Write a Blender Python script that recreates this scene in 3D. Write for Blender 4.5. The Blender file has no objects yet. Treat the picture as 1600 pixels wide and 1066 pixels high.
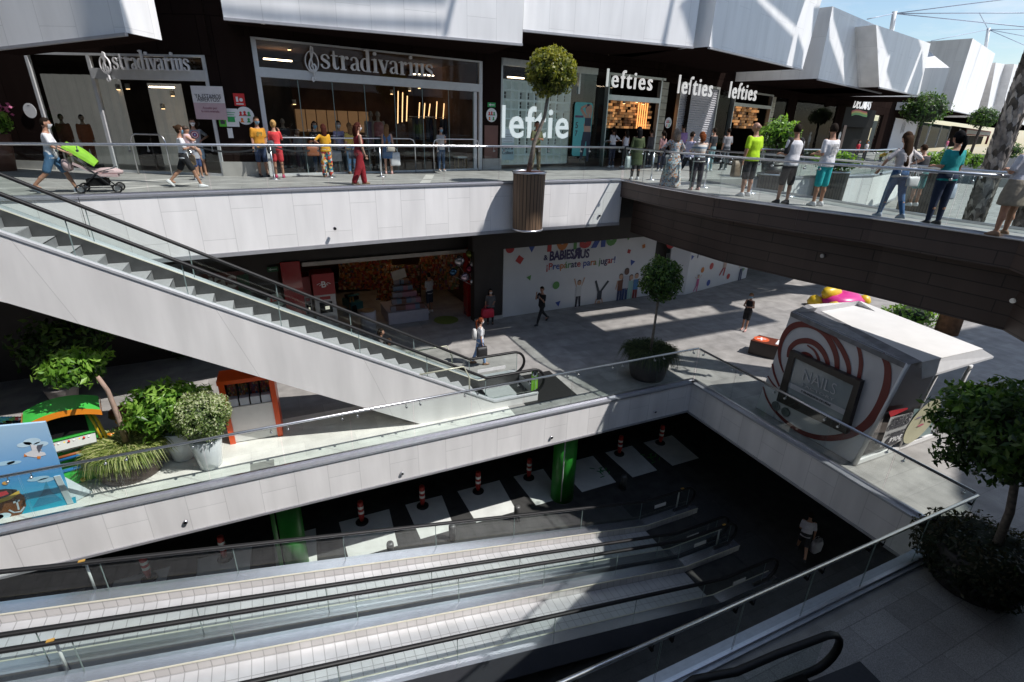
import bpy, bmesh, math, random
from mathutils import Vector, Matrix, noise
random.seed(7)
R=math.radians
S=bpy.context.scene
COL=S.collection
U=5.7            # height of the upper floor above the plaza
B0=-3.8          # height of the lowest floor
# ---------------------------------------------------------------- camera
FOC,PIT,YAW,ROL=812.2116,0.39422889,0.43574092,-0.02847911
CAM=Vector((0,0,7.4))
cy,sy,cp,sp=math.cos(YAW),math.sin(YAW),math.cos(PIT),math.sin(PIT)
fw=Vector((sy*cp,cy*cp,-sp)); rt=Vector((cy,-sy,0)); dn=fw.cross(rt)
cr,sr=math.cos(ROL),math.sin(ROL)
rt,dn=cr*rt+sr*dn,-sr*rt+cr*dn
cam=bpy.data.cameras.new('camera'); co=bpy.data.objects.new('camera',cam); COL.objects.link(co)
m3=Matrix((rt,-dn,-fw)).transposed()
co.matrix_world=Matrix.Translation(CAM)@m3.to_4x4()
cam.sensor_width=36; cam.lens=FOC*36/1600; cam.clip_end=2000; cam.clip_start=.05
S.camera=co
def ray(x,y): return rt*((x-800)/FOC)+dn*((y-533)/FOC)+fw
def G(x,y,z=0.):
    'point of the horizontal plane z seen at a photo pixel'
    d=ray(x,y); return CAM+d*((z-CAM.z)/d.z)
def V(x,y,p,n):
    'point of the vertical plane through p with plan normal n'
    d=ray(x,y); n=Vector((n[0],n[1],0)); return CAM+d*((Vector((p[0],p[1],0))-Vector((CAM.x,CAM.y,0))).dot(n)/d.dot(n))
def HZ(x,y,P):
    'height at the plan distance of P'
    d=ray(x,y); t=(P[0]*d.x+P[1]*d.y)/(d.x*d.x+d.y*d.y); return CAM.z+d.z*t
# ---------------------------------------------------------------- materials
MATS={}
def srgb(h):
    h=h.lstrip('#'); c=[int(h[i:i+2],16)/255 for i in (0,2,4)]
    return tuple(x/12.92 if x<.04045 else ((x+.055)/1.055)**2.4 for x in c)
def M(name,col,rough=.6,metal=0.,var=.12,scale=6.,bump=0.,spec=.5,emit=0.,coat=0.):
    if name in MATS: return MATS[name]
    if isinstance(col,str): col=srgb(col)
    m=bpy.data.materials.new(name); m.use_nodes=True; N=m.node_tree.nodes; L=m.node_tree.links
    b=N['Principled BSDF']; b.inputs['Roughness'].default_value=rough; b.inputs['Metallic'].default_value=metal
    b.inputs['Specular IOR Level'].default_value=spec; b.inputs['Base Color'].default_value=(*col,1)
    if coat: b.inputs['Coat Weight'].default_value=coat
    if var or bump:
        tc=N.new('ShaderNodeTexCoord'); nz=N.new('ShaderNodeTexNoise'); nz.inputs['Scale'].default_value=scale; nz.inputs['Detail'].default_value=5
        L.new(tc.outputs['Object'],nz.inputs['Vector'])
        mx=N.new('ShaderNodeMix'); mx.data_type='RGBA'
        mx.inputs['A'].default_value=(*[c*(1-var) for c in col],1); mx.inputs['B'].default_value=(*[min(1,c*(1+var)) for c in col],1)
        rp=N.new('ShaderNodeMapRange'); rp.inputs['From Min'].default_value=.3; rp.inputs['From Max'].default_value=.7
        L.new(nz.outputs['Fac'],rp.inputs['Value']); L.new(rp.outputs['Result'],mx.inputs['Factor']); L.new(mx.outputs['Result'],b.inputs['Base Color'])
        if bump:
            bp=N.new('ShaderNodeBump'); bp.inputs['Strength'].default_value=bump; bp.inputs['Distance'].default_value=.02
            L.new(nz.outputs['Fac'],bp.inputs['Height']); L.new(bp.outputs['Normal'],b.inputs['Normal'])
    if emit:
        b.inputs['Emission Color'].default_value=(*col,1); b.inputs['Emission Strength'].default_value=emit
    MATS[name]=m; return m
def panels(name,col,w,h,mortar=.006,dark=.55,off=.5,swap=False,rough=.5,metal=0.,var=.05,bump=.3,grain=0.,spec=.5,streak=0.):
    'cladding / paving: joints laid out on the UV metres of the surface'
    if name in MATS: return MATS[name]
    if isinstance(col,str): col=srgb(col)
    m=bpy.data.materials.new(name); m.use_nodes=True; N=m.node_tree.nodes; L=m.node_tree.links
    b=N['Principled BSDF']; b.inputs['Roughness'].default_value=rough; b.inputs['Metallic'].default_value=metal; b.inputs['Specular IOR Level'].default_value=spec
    uv=N.new('ShaderNodeUVMap'); br=N.new('ShaderNodeTexBrick')
    src=uv.outputs['UV']
    if swap:
        sx=N.new('ShaderNodeSeparateXYZ'); cx=N.new('ShaderNodeCombineXYZ'); L.new(src,sx.inputs[0]); L.new(sx.outputs['X'],cx.inputs['Y']); L.new(sx.outputs['Y'],cx.inputs['X']); src=cx.outputs[0]
    L.new(src,br.inputs['Vector'])
    br.inputs['Scale'].default_value=1.; br.inputs['Brick Width'].default_value=w; br.inputs['Row Height'].default_value=h
    br.inputs['Mortar Size'].default_value=mortar; br.inputs['Mortar Smooth'].default_value=.1; br.offset=off; br.inputs['Bias'].default_value=0
    br.inputs['Color1'].default_value=(*[c*(1-var) for c in col],1); br.inputs['Color2'].default_value=(*[min(1,c*(1+var)) for c in col],1)
    br.inputs['Mortar'].default_value=(*[c*dark for c in col],1)
    out=br.outputs['Color']
    tc=N.new('ShaderNodeTexCoord'); nz=N.new('ShaderNodeTexNoise'); nz.inputs['Scale'].default_value=1.; nz.inputs['Detail'].default_value=7; mpp=N.new('ShaderNodeMapping'); mpp.inputs['Scale'].default_value=(2.2,2.2,.35)
    L.new(tc.outputs['Object'],mpp.inputs[0]); L.new(mpp.outputs[0],nz.inputs['Vector'])
    hs=N.new('ShaderNodeMix'); hs.data_type='RGBA'; hs.blend_type='MULTIPLY'; hs.inputs['Factor'].default_value=1
    mr=N.new('ShaderNodeMapRange'); mr.inputs['From Min'].default_value=.3; mr.inputs['From Max'].default_value=.7; mr.inputs['To Min'].default_value=1-streak-.06; mr.inputs['To Max'].default_value=1.04
    L.new(nz.outputs['Fac'],mr.inputs['Value']); L.new(out,hs.inputs['A']); L.new(mr.outputs['Result'],hs.inputs['B']); out=hs.outputs['Result']
    if grain:
        n2=N.new('ShaderNodeTexNoise'); n2.inputs['Scale'].default_value=70; n2.inputs['Detail'].default_value=3; L.new(tc.outputs['Object'],n2.inputs['Vector'])
        m2=N.new('ShaderNodeMapRange'); m2.inputs['From Min'].default_value=.3; m2.inputs['From Max'].default_value=.7; m2.inputs['To Min'].default_value=1-grain; m2.inputs['To Max'].default_value=1+grain
        L.new(n2.outputs['Fac'],m2.inputs['Value']); h2=N.new('ShaderNodeMix'); h2.data_type='RGBA'; h2.blend_type='MULTIPLY'; h2.inputs['Factor'].default_value=1
        L.new(out,h2.inputs['A']); L.new(m2.outputs['Result'],h2.inputs['B']); out=h2.outputs['Result']
    L.new(out,b.inputs['Base Color'])
    bp=N.new('ShaderNodeBump'); bp.inputs['Strength'].default_value=bump; bp.inputs['Distance'].default_value=.01; bp.invert=True
    L.new(br.outputs['Fac'],bp.inputs['Height']); L.new(bp.outputs['Normal'],b.inputs['Normal'])
    MATS[name]=m; return m
def glass(name,tint=(.86,.95,.92),refl=1.,ior=1.5,rough=0.):
    if name in MATS: return MATS[name]
    m=bpy.data.materials.new(name); m.use_nodes=True; N=m.node_tree.nodes; L=m.node_tree.links; N.clear()
    o=N.new('ShaderNodeOutputMaterial'); t=N.new('ShaderNodeBsdfTransparent'); g=N.new('ShaderNodeBsdfGlossy'); mx=N.new('ShaderNodeMixShader')
    f=N.new('ShaderNodeFresnel'); f.inputs['IOR'].default_value=ior; k=N.new('ShaderNodeMath'); k.operation='MULTIPLY'; k.inputs[1].default_value=refl; k.use_clamp=True
    t.inputs['Color'].default_value=(*tint,1); g.inputs['Roughness'].default_value=rough
    ge=N.new('ShaderNodeNewGeometry'); mi_=N.new('ShaderNodeMix'); mi_.data_type='FLOAT'; mi_.inputs['A'].default_value=ior; mi_.inputs['B'].default_value=1/ior; L.new(ge.outputs['Backfacing'],mi_.inputs['Factor']); L.new(mi_.outputs['Result'],f.inputs['IOR'])
    L.new(f.outputs[0],k.inputs[0]); L.new(k.outputs[0],mx.inputs[0]); L.new(t.outputs[0],mx.inputs[1]); L.new(g.outputs[0],mx.inputs[2]); L.new(mx.outputs[0],o.inputs[0])
    MATS[name]=m; return m
def leafmat(name,col,tr=.35,rough=.4):
    if name in MATS: return MATS[name]
    if isinstance(col,str): col=srgb(col)
    m=bpy.data.materials.new(name); m.use_nodes=True; N=m.node_tree.nodes; L=m.node_tree.links; b=N['Principled BSDF']; o=N['Material Output']
    b.inputs['Base Color'].default_value=(*col,1); b.inputs['Roughness'].default_value=rough; b.inputs['Specular IOR Level'].default_value=.45
    t=N.new('ShaderNodeBsdfTranslucent'); t.inputs['Color'].default_value=(min(1,col[0]*1.6),min(1,col[1]*1.6),col[2]*.8,1); mx=N.new('ShaderNodeMixShader'); mx.inputs[0].default_value=tr
    L.new(b.outputs[0],mx.inputs[1]); L.new(t.outputs[0],mx.inputs[2]); L.new(mx.outputs[0],o.inputs[0])
    MATS[name]=m; return m
# ---------------------------------------------------------------- mesh builder
class MB:
    def __init__(s): s.v=[]; s.f=[]; s.mi=[]; s.uv=[]; s.sm=[]
    def face(s,pts,m=0,uv=None,smooth=False):
        i=len(s.v); s.v+= [Vector(p) for p in pts]; s.f.append(list(range(i,i+len(pts)))); s.mi.append(m); s.sm.append(smooth)
        if uv is None:
            P=[Vector(p) for p in pts]; e=(P[1]-P[0]); u=e.normalized() if e.length>1e-9 else Vector((1,0,0))
            n=(P[1]-P[0]).cross(P[-1]-P[0]); n=n.normalized() if n.length>1e-12 else Vector((0,0,1)); w=n.cross(u)
            if abs(n.z)>.9: uv=[(p.x,p.y) for p in P]
            elif abs(n.z)<.2: 
                h=Vector((-n.y,n.x,0)).normalized(); uv=[(p.dot(h),p.z) for p in P]
            else: uv=[((p-P[0]).dot(u),(p-P[0]).dot(w)) for p in P]
        s.uv.append(uv)
    def obox(s,o,ex,ey,ez,m=0,skip=()):
        o,ex,ey,ez=map(Vector,(o,ex,ey,ez)); c=[o+ex*a+ey*b+ez*d for d in (0,1) for b in (0,1) for a in (0,1)]
        if ex.cross(ey).dot(ez)<0: c=[o+ex*(1-a)+ey*b+ez*d for d in (0,1) for b in (0,1) for a in (0,1)]
        for k,q in enumerate(((0,2,3,1),(4,5,7,6),(0,1,5,4),(1,3,7,5),(3,2,6,7),(2,0,4,6))):
            if k not in skip: s.face([c[i] for i in q],m)
    def box(s,c,d,rz=0.,m=0,tilt=None):
        c=Vector(c); r=Matrix.Rotation(rz,3,'Z')
        if tilt is not None: r=r@tilt
        ex,ey,ez=r@Vector((d[0],0,0)),r@Vector((0,d[1],0)),r@Vector((0,0,d[2]))
        s.obox(c-(ex+ey+ez)/2,ex,ey,ez,m)
    def ring(s,rings,m=0,caps=True,smooth=True,closed=False):
        n=len(rings[0]); i=len(s.v); s.v+=[Vector(p) for r in rings for p in r]; k=len(rings)
        for a in range(k if closed else k-1):
            b=(a+1)%k
            for j in range(n):
                q=[i+a*n+j,i+a*n+(j+1)%n,i+b*n+(j+1)%n,i+b*n+j]; s.f.append(q); s.mi.append(m); s.sm.append(smooth); s.uv.append([(j/n,a/k),((j+1)/n,a/k),((j+1)/n,(a+1)/k),(j/n,(a+1)/k)])
        if caps and not closed:
            for r0,rev in ((0,True),(k-1,False)):
                q=[i+r0*n+j for j in range(n)]; q=q[::-1] if rev else q
                s.f.append(q); s.mi.append(m); s.sm.append(False); s.uv.append([(s.v[x].x,s.v[x].y) for x in q])
    def tube(s,pts,r,n=8,m=0,caps=True,up=None,flat=None,closed=False):
        pts=[Vector(p) for p in pts]; rs=r if isinstance(r,(list,tuple)) else [r]*len(pts); rings=[]; prev=None
        for k,p in enumerate(pts):
            if closed: t=(pts[(k+1)%len(pts)]-pts[k-1]).normalized()
            else: t=(pts[min(k+1,len(pts)-1)]-pts[max(k-1,0)]).normalized()
            if prev is None:
                a=Vector((0,0,1)) if abs(t.z)<.9 else Vector((1,0,0))
                if up is not None: a=Vector(up)
            else: a=prev
            x=a.cross(t)
            if x.length<1e-6: x=Vector((1,0,0)).cross(t)
            x.normalize(); y=t.cross(x).normalized(); prev=y
            fx,fy=(1,1) if flat is None else flat
            rings.append([p+x*(rs[k]*fx*math.cos(2*math.pi*j/n))+y*(rs[k]*fy*math.sin(2*math.pi*j/n)) for j in range(n)])
        s.ring(rings,m,caps,True,closed)
    def cyl(s,p0,p1,r0,r1=None,n=16,m=0,smooth=True): s.tube([p0,p1],[r0,r0 if r1 is None else r1],n,m)
    def lathe(s,c,prof,n=24,m=0,sx=1,sy=1,caps=True):
        c=Vector(c); s.ring([[c+Vector((r*sx*math.cos(2*math.pi*j/n),r*sy*math.sin(2*math.pi*j/n),z)) for j in range(n)] for r,z in prof],m,caps)
    def prism(s,pl,z0,z1,m=0,top=True,bot=True,ms=None):
        n=len(pl); a=sum(pl[i][0]*pl[(i+1)%n][1]-pl[(i+1)%n][0]*pl[i][1] for i in range(n))
        if a<0: pl=pl[::-1]
        if top: s.face([(p[0],p[1],z1) for p in pl],m)
        if bot: s.face([(p[0],p[1],z0) for p in pl[::-1]],m)
        for i in range(n):
            p,q=pl[i],pl[(i+1)%n]; s.face([(p[0],p[1],z0),(q[0],q[1],z0),(q[0],q[1],z1),(p[0],p[1],z1)],m if ms is None else ms)
    def mesh(s,vs,fs,mtx=None,m=0,smooth=True):
        i=len(s.v); s.v+=[(mtx@Vector(p) if mtx is not None else Vector(p)) for p in vs]
        for f in fs:
            s.f.append([i+k for k in f]); s.mi.append(m); s.sm.append(smooth); s.uv.append([(0,0)]*len(f))
    def build(s,name,mats,parent=None,loc=None):
        me=bpy.data.meshes.new(name); o=Vector(loc) if loc is not None else Vector((0,0,0))
        me.from_pydata([tuple(p-o) for p in s.v],[],s.f)
        me.polygons.foreach_set('material_index',s.mi); me.polygons.foreach_set('use_smooth',s.sm)
        ul=me.uv_layers.new(name='UVMap'); ul.data.foreach_set('uv',[c for f in s.uv for t in f for c in t])
        for m in (mats if isinstance(mats,(list,tuple)) else [mats]): me.materials.append(m)
        me.update(); return link(name,me,parent,o)
def link(name,me,parent=None,loc=(0,0,0)):
    ob=bpy.data.objects.new(name,me); COL.objects.link(ob)
    if parent is not None:
        ob.parent=parent; ob.location=Vector(loc)-wloc(parent) if tuple(parent.rotation_euler)==(0,0,0) else Vector(loc)
    else: ob.location=loc
    return ob
def wloc(o):
    p=Vector(o.location)
    while o.parent is not None: o=o.parent; p=p+Vector(o.location)
    return p
def tag(o,label=None,cat=None,group=None,kind=None):
    if label: o['label']=label
    if cat: o['category']=cat
    if group: o['group']=group
    if kind: o['kind']=kind
    return o
def thing(name,label,cat,loc=(0,0,0),group=None,rz=0.):
    o=bpy.data.objects.new(name,None); COL.objects.link(o); o.location=loc; o.rotation_euler=(0,0,rz); o.empty_display_size=.2
    return tag(o,label,cat,group)
def copy_tree(o,parent=None):
    c=o.copy(); COL.objects.link(c); c.parent=parent
    for ch in list(o.children): copy_tree(ch,c)
    return c
def struct(name,mb,m): return tag(mb.build(name,m),kind='structure')
# ---------------------------------------------------------------- lettering
def textmesh(txt,size=1.,bold=0.,extr=.02,align='CENTER',space=1.,shear=0.):
    cu=bpy.data.curves.new('lettering','FONT'); cu.body=txt; cu.size=size; cu.extrude=extr; cu.offset=bold; cu.align_x=align; cu.align_y='CENTER'; cu.space_character=space; cu.shear=shear; cu.resolution_u=3
    ob=bpy.data.objects.new('lettering',cu); COL.objects.link(ob); bpy.context.view_layer.update()
    me=bpy.data.meshes.new_from_object(ob.evaluated_get(bpy.context.evaluated_depsgraph_get())); bpy.data.objects.remove(ob); bpy.data.curves.remove(cu)
    return me
def text(name,txt,mat,pos,right,up,parent,width=None,size=1.,bold=0.,extr=.02,space=1.,height=None,shear=0.,cols=None):
    me=textmesh(txt,size,bold,extr,space=space,shear=shear); xs=[v.co.x for v in me.vertices]; ys=[v.co.y for v in me.vertices]
    w=max(xs)-min(xs); h=max(ys)-min(ys); k=width/w if width else 1.; kh=height/h if height else k
    cx,cyy=(max(xs)+min(xs))/2,(max(ys)+min(ys))/2
    right=Vector(right).normalized(); up=Vector(up).normalized(); nn=right.cross(up)
    mb=MB(); mb.mesh([Vector(pos)+right*((v.co.x-cx)*k)+up*((v.co.y-cyy)*kh)+nn*v.co.z for v in me.vertices],[list(p.vertices) for p in me.polygons],smooth=False)
    if cols:
        for i,p in enumerate(me.polygons): mb.mi[i]=int((p.center.x-min(xs))/w*len(cols)*2.3)%len(cols)
        mat=cols
    bpy.data.meshes.remove(me)
    return mb.build(name,mat,parent)
def ribbon(mb,pts,ws,T,d=.05,m=0):
    'stroke of varying width in a letter plane; T maps (x,y,depth) to the world'
    P=[Vector((p[0],p[1])) for p in pts]; n=len(P); L_,R_=[],[]
    for i in range(n):
        t=(P[min(i+1,n-1)]-P[max(i-1,0)]).normalized(); nn=Vector((-t.y,t.x)); w=ws[i] if isinstance(ws,(list,tuple)) else ws
        L_.append(P[i]+nn*w/2); R_.append(P[i]-nn*w/2)
    for i in range(n-1):
        a,b,c,e=L_[i],L_[i+1],R_[i+1],R_[i]
        mb.face([T(e.x,e.y,d),T(c.x,c.y,d),T(b.x,b.y,d),T(a.x,a.y,d)],m)
        mb.face([T(a.x,a.y,0),T(b.x,b.y,0),T(b.x,b.y,d),T(a.x,a.y,d)][::-1],m); mb.face([T(e.x,e.y,0),T(c.x,c.y,0),T(c.x,c.y,d),T(e.x,e.y,d)],m)
    for q,(a,e) in ((0,(L_[0],R_[0])),(1,(L_[-1],R_[-1]))): mb.face([T(a.x,a.y,0),T(e.x,e.y,0),T(e.x,e.y,d),T(a.x,a.y,d)],m)
def arc(cx,cy_,rx,ry,a0,a1,n=14): return [(cx+rx*math.cos(R(a0+(a1-a0)*i/n)),cy_+ry*math.sin(R(a0+(a1-a0)*i/n))) for i in range(n+1)]
def bowlw(n,thick,thin,a0,a1): return [thin+(thick-thin)*abs(math.cos(R(a0+(a1-a0)*i/n)))**1.3 for i in range(n+1)]
def serif_word(mb,word,T,d=.06):
    'high-contrast serif letters, x-height 1'
    x=0.; TH,tn=.21,.07
    def rib(p,w): ribbon(mb,p,w,lambda a,b,c,x=x: T(a+x,b,c),d)
    def stem(c,y0,y1,sb=True,st=True):
        rib([(c,y0),(c,y1)],TH)
        if sb: rib([(c-.2,y0+.03),(c+.2,y0+.03)],.07)
        if st: rib([(c-.24,y1-.08),(c,y1-.01)],.09)
    for ch in word:
        if ch=='s':
            p=[(.56,.72),(.55,.82),(.46,.95),(.33,.98),(.2,.94),(.11,.82),(.12,.68),(.25,.57),(.4,.49),(.52,.38),(.54,.2),(.45,.06),(.3,.02),(.16,.05),(.07,.17),(.06,.3)]
            rib(p,[.12,.1,.07,.07,.09,.14,.17,.2,.2,.18,.14,.09,.07,.07,.1,.12]); x+=.72
        elif ch=='t':
            rib([(.22,1.3),(.2,.3),(.24,.12),(.33,.04),(.46,.07),(.5,.2)],[.1,.2,.19,.13,.07,.05]); rib([(.02,.96),(.48,.96)],.08); x+=.58
        elif ch=='r':
            stem(.24,0,1.); rib([(.3,.62),(.38,.84),(.5,.95),(.58,.92)],[.07,.09,.12,.16]); rib(arc(.58,.86,.05,.05,0,360,8),.09); x+=.74
        elif ch=='a':
            rib([(.1,.75),(.14,.9),(.3,.98),(.46,.93),(.52,.75),(.52,.25),(.56,.08),(.68,.05)],[.16,.1,.07,.1,.19,.2,.13,.06]); rib([(.5,.56),(.3,.5),(.14,.38),(.1,.22),(.2,.06),(.34,.06),(.5,.22)],[.07,.09,.16,.19,.12,.07,.07]); x+=.76
        elif ch=='d':
            stem(.56,0,1.62,True,True); rib(arc(.34,.5,.26,.46,60,300),bowlw(14,.2,.06,60,300)); x+=.86
        elif ch=='i':
            stem(.24,0,1.); rib(arc(.24,1.38,.07,.07,0,360,10),.13); x+=.5
        elif ch=='v':
            rib([(.14,.97),(.42,0)],.21); rib([(.42,.02),(.68,.97)],.08); rib([(0,.96),(.32,.96)],.07); rib([(.55,.96),(.82,.96)],.07); x+=.82
        elif ch=='u':
            stem(.2,.25,1.,False); stem(.66,0,1.,True); rib([(.2,.27),(.24,.1),(.36,.03),(.5,.08),(.62,.25)],[.21,.15,.09,.07,.06]); x+=.92
    return x
def clef(mb,T,d=.06):
    rib=lambda p,w: ribbon(mb,p,w,T,d)
    rib(arc(0,.75,.62,.85,0,360,28),.07)
    rib([(.12,-.75),(-.02,-.85),(-.14,-.72),(-.08,-.58),(.06,-.55),(.14,-.7),(.1,-.2),(.05,.4),(-.02,1.1),(-.05,1.6),(.05,2.0),(.17,1.9),(.16,1.55),(.02,1.1),(-.2,.75),(-.3,.4),(-.2,.1),(.05,0),(.28,.12),(.34,.36),(.22,.56),(.02,.55),(-.06,.4),(.02,.25)],[.1,.16,.2,.2,.14,.1,.09,.09,.09,.1,.12,.14,.14,.14,.14,.14,.14,.14,.15,.15,.13,.11,.1,.08])
# ================================================================ materials used by the setting
white_clad=panels('white cladding',(.86,.845,.835),1.15,.72,.008,.80,.37,swap=True,rough=.45,var=.035,bump=.25,streak=.08)
vol_clad=panels('white facade cladding',(.86,.855,.85),2.6,.95,.010,.84,.43,swap=True,rough=.5,var=.03,bump=.2,streak=.05)
pave=panels('grey paving',(.345,.33,.315),1.2,.6,.006,.8,.5,rough=.7,var=.12,bump=.25,grain=.16,streak=.26)
pave_dark=panels('dark paving',(.30,.29,.285),.9,.45,.008,.7,.5,rough=.65,var=.14,bump=.3,grain=.35,streak=.1)
deck_floor=panels('upper paving',(.36,.35,.335),1.2,.6,.006,.78,.5,rough=.6,var=.1,bump=.2,grain=.15,streak=.22)
brown_clad=panels('brown plank cladding',(.088,.060,.050),2.4,.26,.012,.35,.5,rough=.55,var=.12,bump=.5,streak=.12)
dark_clad=panels('dark brown facade panel',(.019,.0125,.011),1.3,5.,.012,.45,.5,rough=.7,var=.12,bump=.3,streak=.1,spec=0.)
asphalt=M('asphalt',(.035,.035,.034),.9,0,.35,3.,.35)
darkwall=M('dark concrete',(.03,.03,.03),.9,0,.3,2.)
steel=M('brushed steel',(.62,.63,.65),.28,1.,.1,30.)
steel_dull=M('worn steel',(.66,.66,.70),.3,1.,.05,9.)
rubber=M('black rubber',(.010,.010,.011),.5,0,.2,20.,0,.3)
coping=M('grey metal coping',(.45,.46,.5),.4,.6,.08,12.)
lip=M('grey drip profile',(.36,.36,.38),.5,.3,.08)
green_glass=glass('balustrade glass',(.885,.95,.93),1.2,1.5)
edge_mat=M('glass edge',(.22,.29,.28),.2,0,.0)
shop_glass=glass('shop glass',(.86,.91,.89),1.5,1.5)
black=M('black plastic',(.012,.012,.012),.6,0,.1,6.,0,.04)
white_paint=M('white paint',(.78,.78,.77),.5,0,.05)
# ================================================================ ground and floors
mb=MB(); mb.face([(-300,-300,B0),(500,-300,B0),(500,500,B0),(-300,500,B0)]); struct('parking_ground',mb,asphalt)
VX,VY0,VY1=11.5,3.62,11.0     # the void in the plaza floor
X0=-14.
mb=MB()
for q in ([(X0,VY1),(VX,VY1),(VX,26),(X0,26)],[(VX,-6),(30,-6),(30,26),(VX,26)],[(X0,-6),(VX,-6),(VX,VY0),(X0,VY0)],[(30,-6),(110,-6),(110,60),(30,60)],[(X0-20,-6),(X0,-6),(X0,26),(X0-20,26)]):
    mb.prism(q,-.93,0)
struct('plaza_floor',mb,pave)
# near side strip in finer dark granite
mb=MB(); mb.face([(X0,-5.9,.004),(17,-5.9,.004),(17,3.3,.004),(X0,3.3,.004)]); struct('granite_pavement',mb,pave_dark)
pale_pave=panels('pale paving',(.80,.775,.72),1.2,.6,.006,.85,.5,rough=.6,var=.06,bump=.2,grain=.1,streak=.12)
mb=MB(); mb.face([(X0,VY1+.05,.004),(5.4,VY1+.05,.004),(5.4,13.35,.004),(X0,13.35,.004)]); struct('pale_paving_strip',mb,pale_pave)
# upper floor: far walkway, bridge and near deck as one slab outline
far_edge=[(-9.5,14.25),(-5.03,14.35),(-3.71,14.36),(.04,14.81),(2.98,15.15),(6.62,15.49),(11.36,15.69)]
bridge_l=[(11.22,13.4),(11.21,11.04),(11.66,8.79),(12.1,7.25),(12.42,4.74)]
bridge_r=[(15.4,-1),(14.1,3.5),(13.75,6.5),(13.95,8.9),(14.25,11.05),(14.35,15.5)]
second_edge=[(17,15.45),(20,15.4),(25,15.7),(31,18),(42,24),(75,40)]
near_edge=[(11.7,3.85),(9,2.8),(6.5,1.75),(4,.75),(2.4,.05),(1.5,-.3),(-12,-.5)]  # unseen near deck outline, drawn out to shade the near pavement
out=far_edge+bridge_l+near_edge+[(-12,-6),(16.2,-6)]+bridge_r+second_edge+[(80,70),(-12,45),(-12,14.3)]
mb=MB(); mb.prism(out,5.38,U); struct('upper_walkway_floor',mb,deck_floor)
# light stone bands set in the upper floor
mb=MB()
for a,b,w in (((-9,16.3),(11,17.2),.12),((4.2,15.45),(5.3,18.6),.3),((-4,15.2),(-1.6,17.2),.28),((-3.6,17.3),(-1.9,18.6),.3),((12.6,16.0),(20,17.0),.16)):
    a,b=Vector(a),Vector(b); n=(b-a).normalized(); n=Vector((-n.y,n.x))*w/2
    mb.face([(*(a-n),U+.004),(*(b-n),U+.004),(*(b+n),U+.004),(*(a+n),U+.004)])
struct('light_paving_band',mb,M('light stone',(.55,.53,.5),.6,0,.08,3.))
# lower soffit of the far upper floor (ceiling above the plaza shops)
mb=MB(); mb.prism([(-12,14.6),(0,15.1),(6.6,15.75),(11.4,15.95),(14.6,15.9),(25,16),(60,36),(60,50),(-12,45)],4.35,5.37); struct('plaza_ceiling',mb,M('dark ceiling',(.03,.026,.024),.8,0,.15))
# ---------------------------------------------------------------- parapet cladding
def fascia(name,label,line,z0,z1,mat,t=.1,lipz=.1,parent=None,back=1):
    th=thing(name,label,'cladding')
    mb=MB(); n=len(line)
    for i in range(n-1):
        a,b=Vector(line[i]),Vector(line[i+1]); d=(b-a).normalized(); nn=Vector((d.y,-d.x))*t*back
        u0=sum((Vector(line[k+1])-Vector(line[k])).length for k in range(i)); u1=u0+(b-a).length
        f=lambda p,z:(p.x,p.y,z)
        A,Bq=a+nn,b+nn
        mb.face([f(A,z0),f(Bq,z0),f(Bq,z1),f(A,z1)] if back>0 else [f(Bq,z0),f(A,z0),f(A,z1),f(Bq,z1)],0,[(u0,z0),(u1,z0),(u1,z1),(u0,z1)] if back>0 else [(u1,z0),(u0,z0),(u0,z1),(u1,z1)])
        mb.face([f(a,z0),f(b,z0),f(Bq,z0),f(A,z0)],0)
    mb.build('cladding_panel',mat,th)
    mb=MB(); mc=MB()
    for i in range(n-1):
        a,b=Vector(line[i]),Vector(line[i+1]); d=(b-a).normalized(); nn=Vector((d.y,-d.x))*back
        mb.obox((*(a-nn*.02),z0-lipz),(*(b-a),0),(*(nn*(t+.05)),0),(0,0,lipz-.003))
        mc.obox((*(a-nn*.16),z1+.003),(*(b-a),0),(*(nn*(t+.19)),0),(0,0,.05))
    if lipz: mb.build('drip_profile',lip,th)
    mc.build('coping',coping,th)
    return th
fascia('parapet_cladding','white panel cladding along the far edge of the sunken pit',[(X0,VY1),(VX,VY1)],-.95,0,white_clad,lipz=.06)
fascia('parapet_cladding','shaded white panel cladding on the pit edge below the nail kiosk',[(VX,VY1),(VX,VY0)],-.97,0,white_clad,lipz=.06)
fascia('parapet_cladding','bright steel edge strip of the pit beside the escalator newel on the dark pavement',[(VX,VY0),(X0,VY0)],-1.,0,white_clad,lipz=.06)
fascia('parapet_cladding','white panelled edge of the upper walkway with the slatted tree box on it',far_edge,4.27,5.68,white_clad)
fascia('parapet_cladding','white panelled edge of the far walkway seen through the glass of the footbridge',second_edge,4.27,5.68,white_clad)
# small round drains in the cladding
def drain(P,n,label):
    mb=MB(); P=Vector(P); n=Vector(n); mb.tube([P-n*.02,P+n*.05],.045,12); mb.tube([P+n*.05,P+n*.055],[.03,.03],10,1); tag(mb.build('drain_spout',[steel_dull,black]),label,'drain spout','small drain spouts in the cladding')
for px,py in ((523,357),(759,343),(936,337)): drain(V(px,py,(0,14.7) if px<600 else (0,15.45) if px<800 else (0,15.55),(0,1)),(0,-1,0),'small round drain spout in the white edge of the upper walkway')
for px,py in ((290,815),(628,739),(861,683),(1023,643)): drain(V(px,py,(0,VY1-.1),(0,1)),(0,-1,0),'small round drain spout in the white cladding of the far pit edge')
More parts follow.
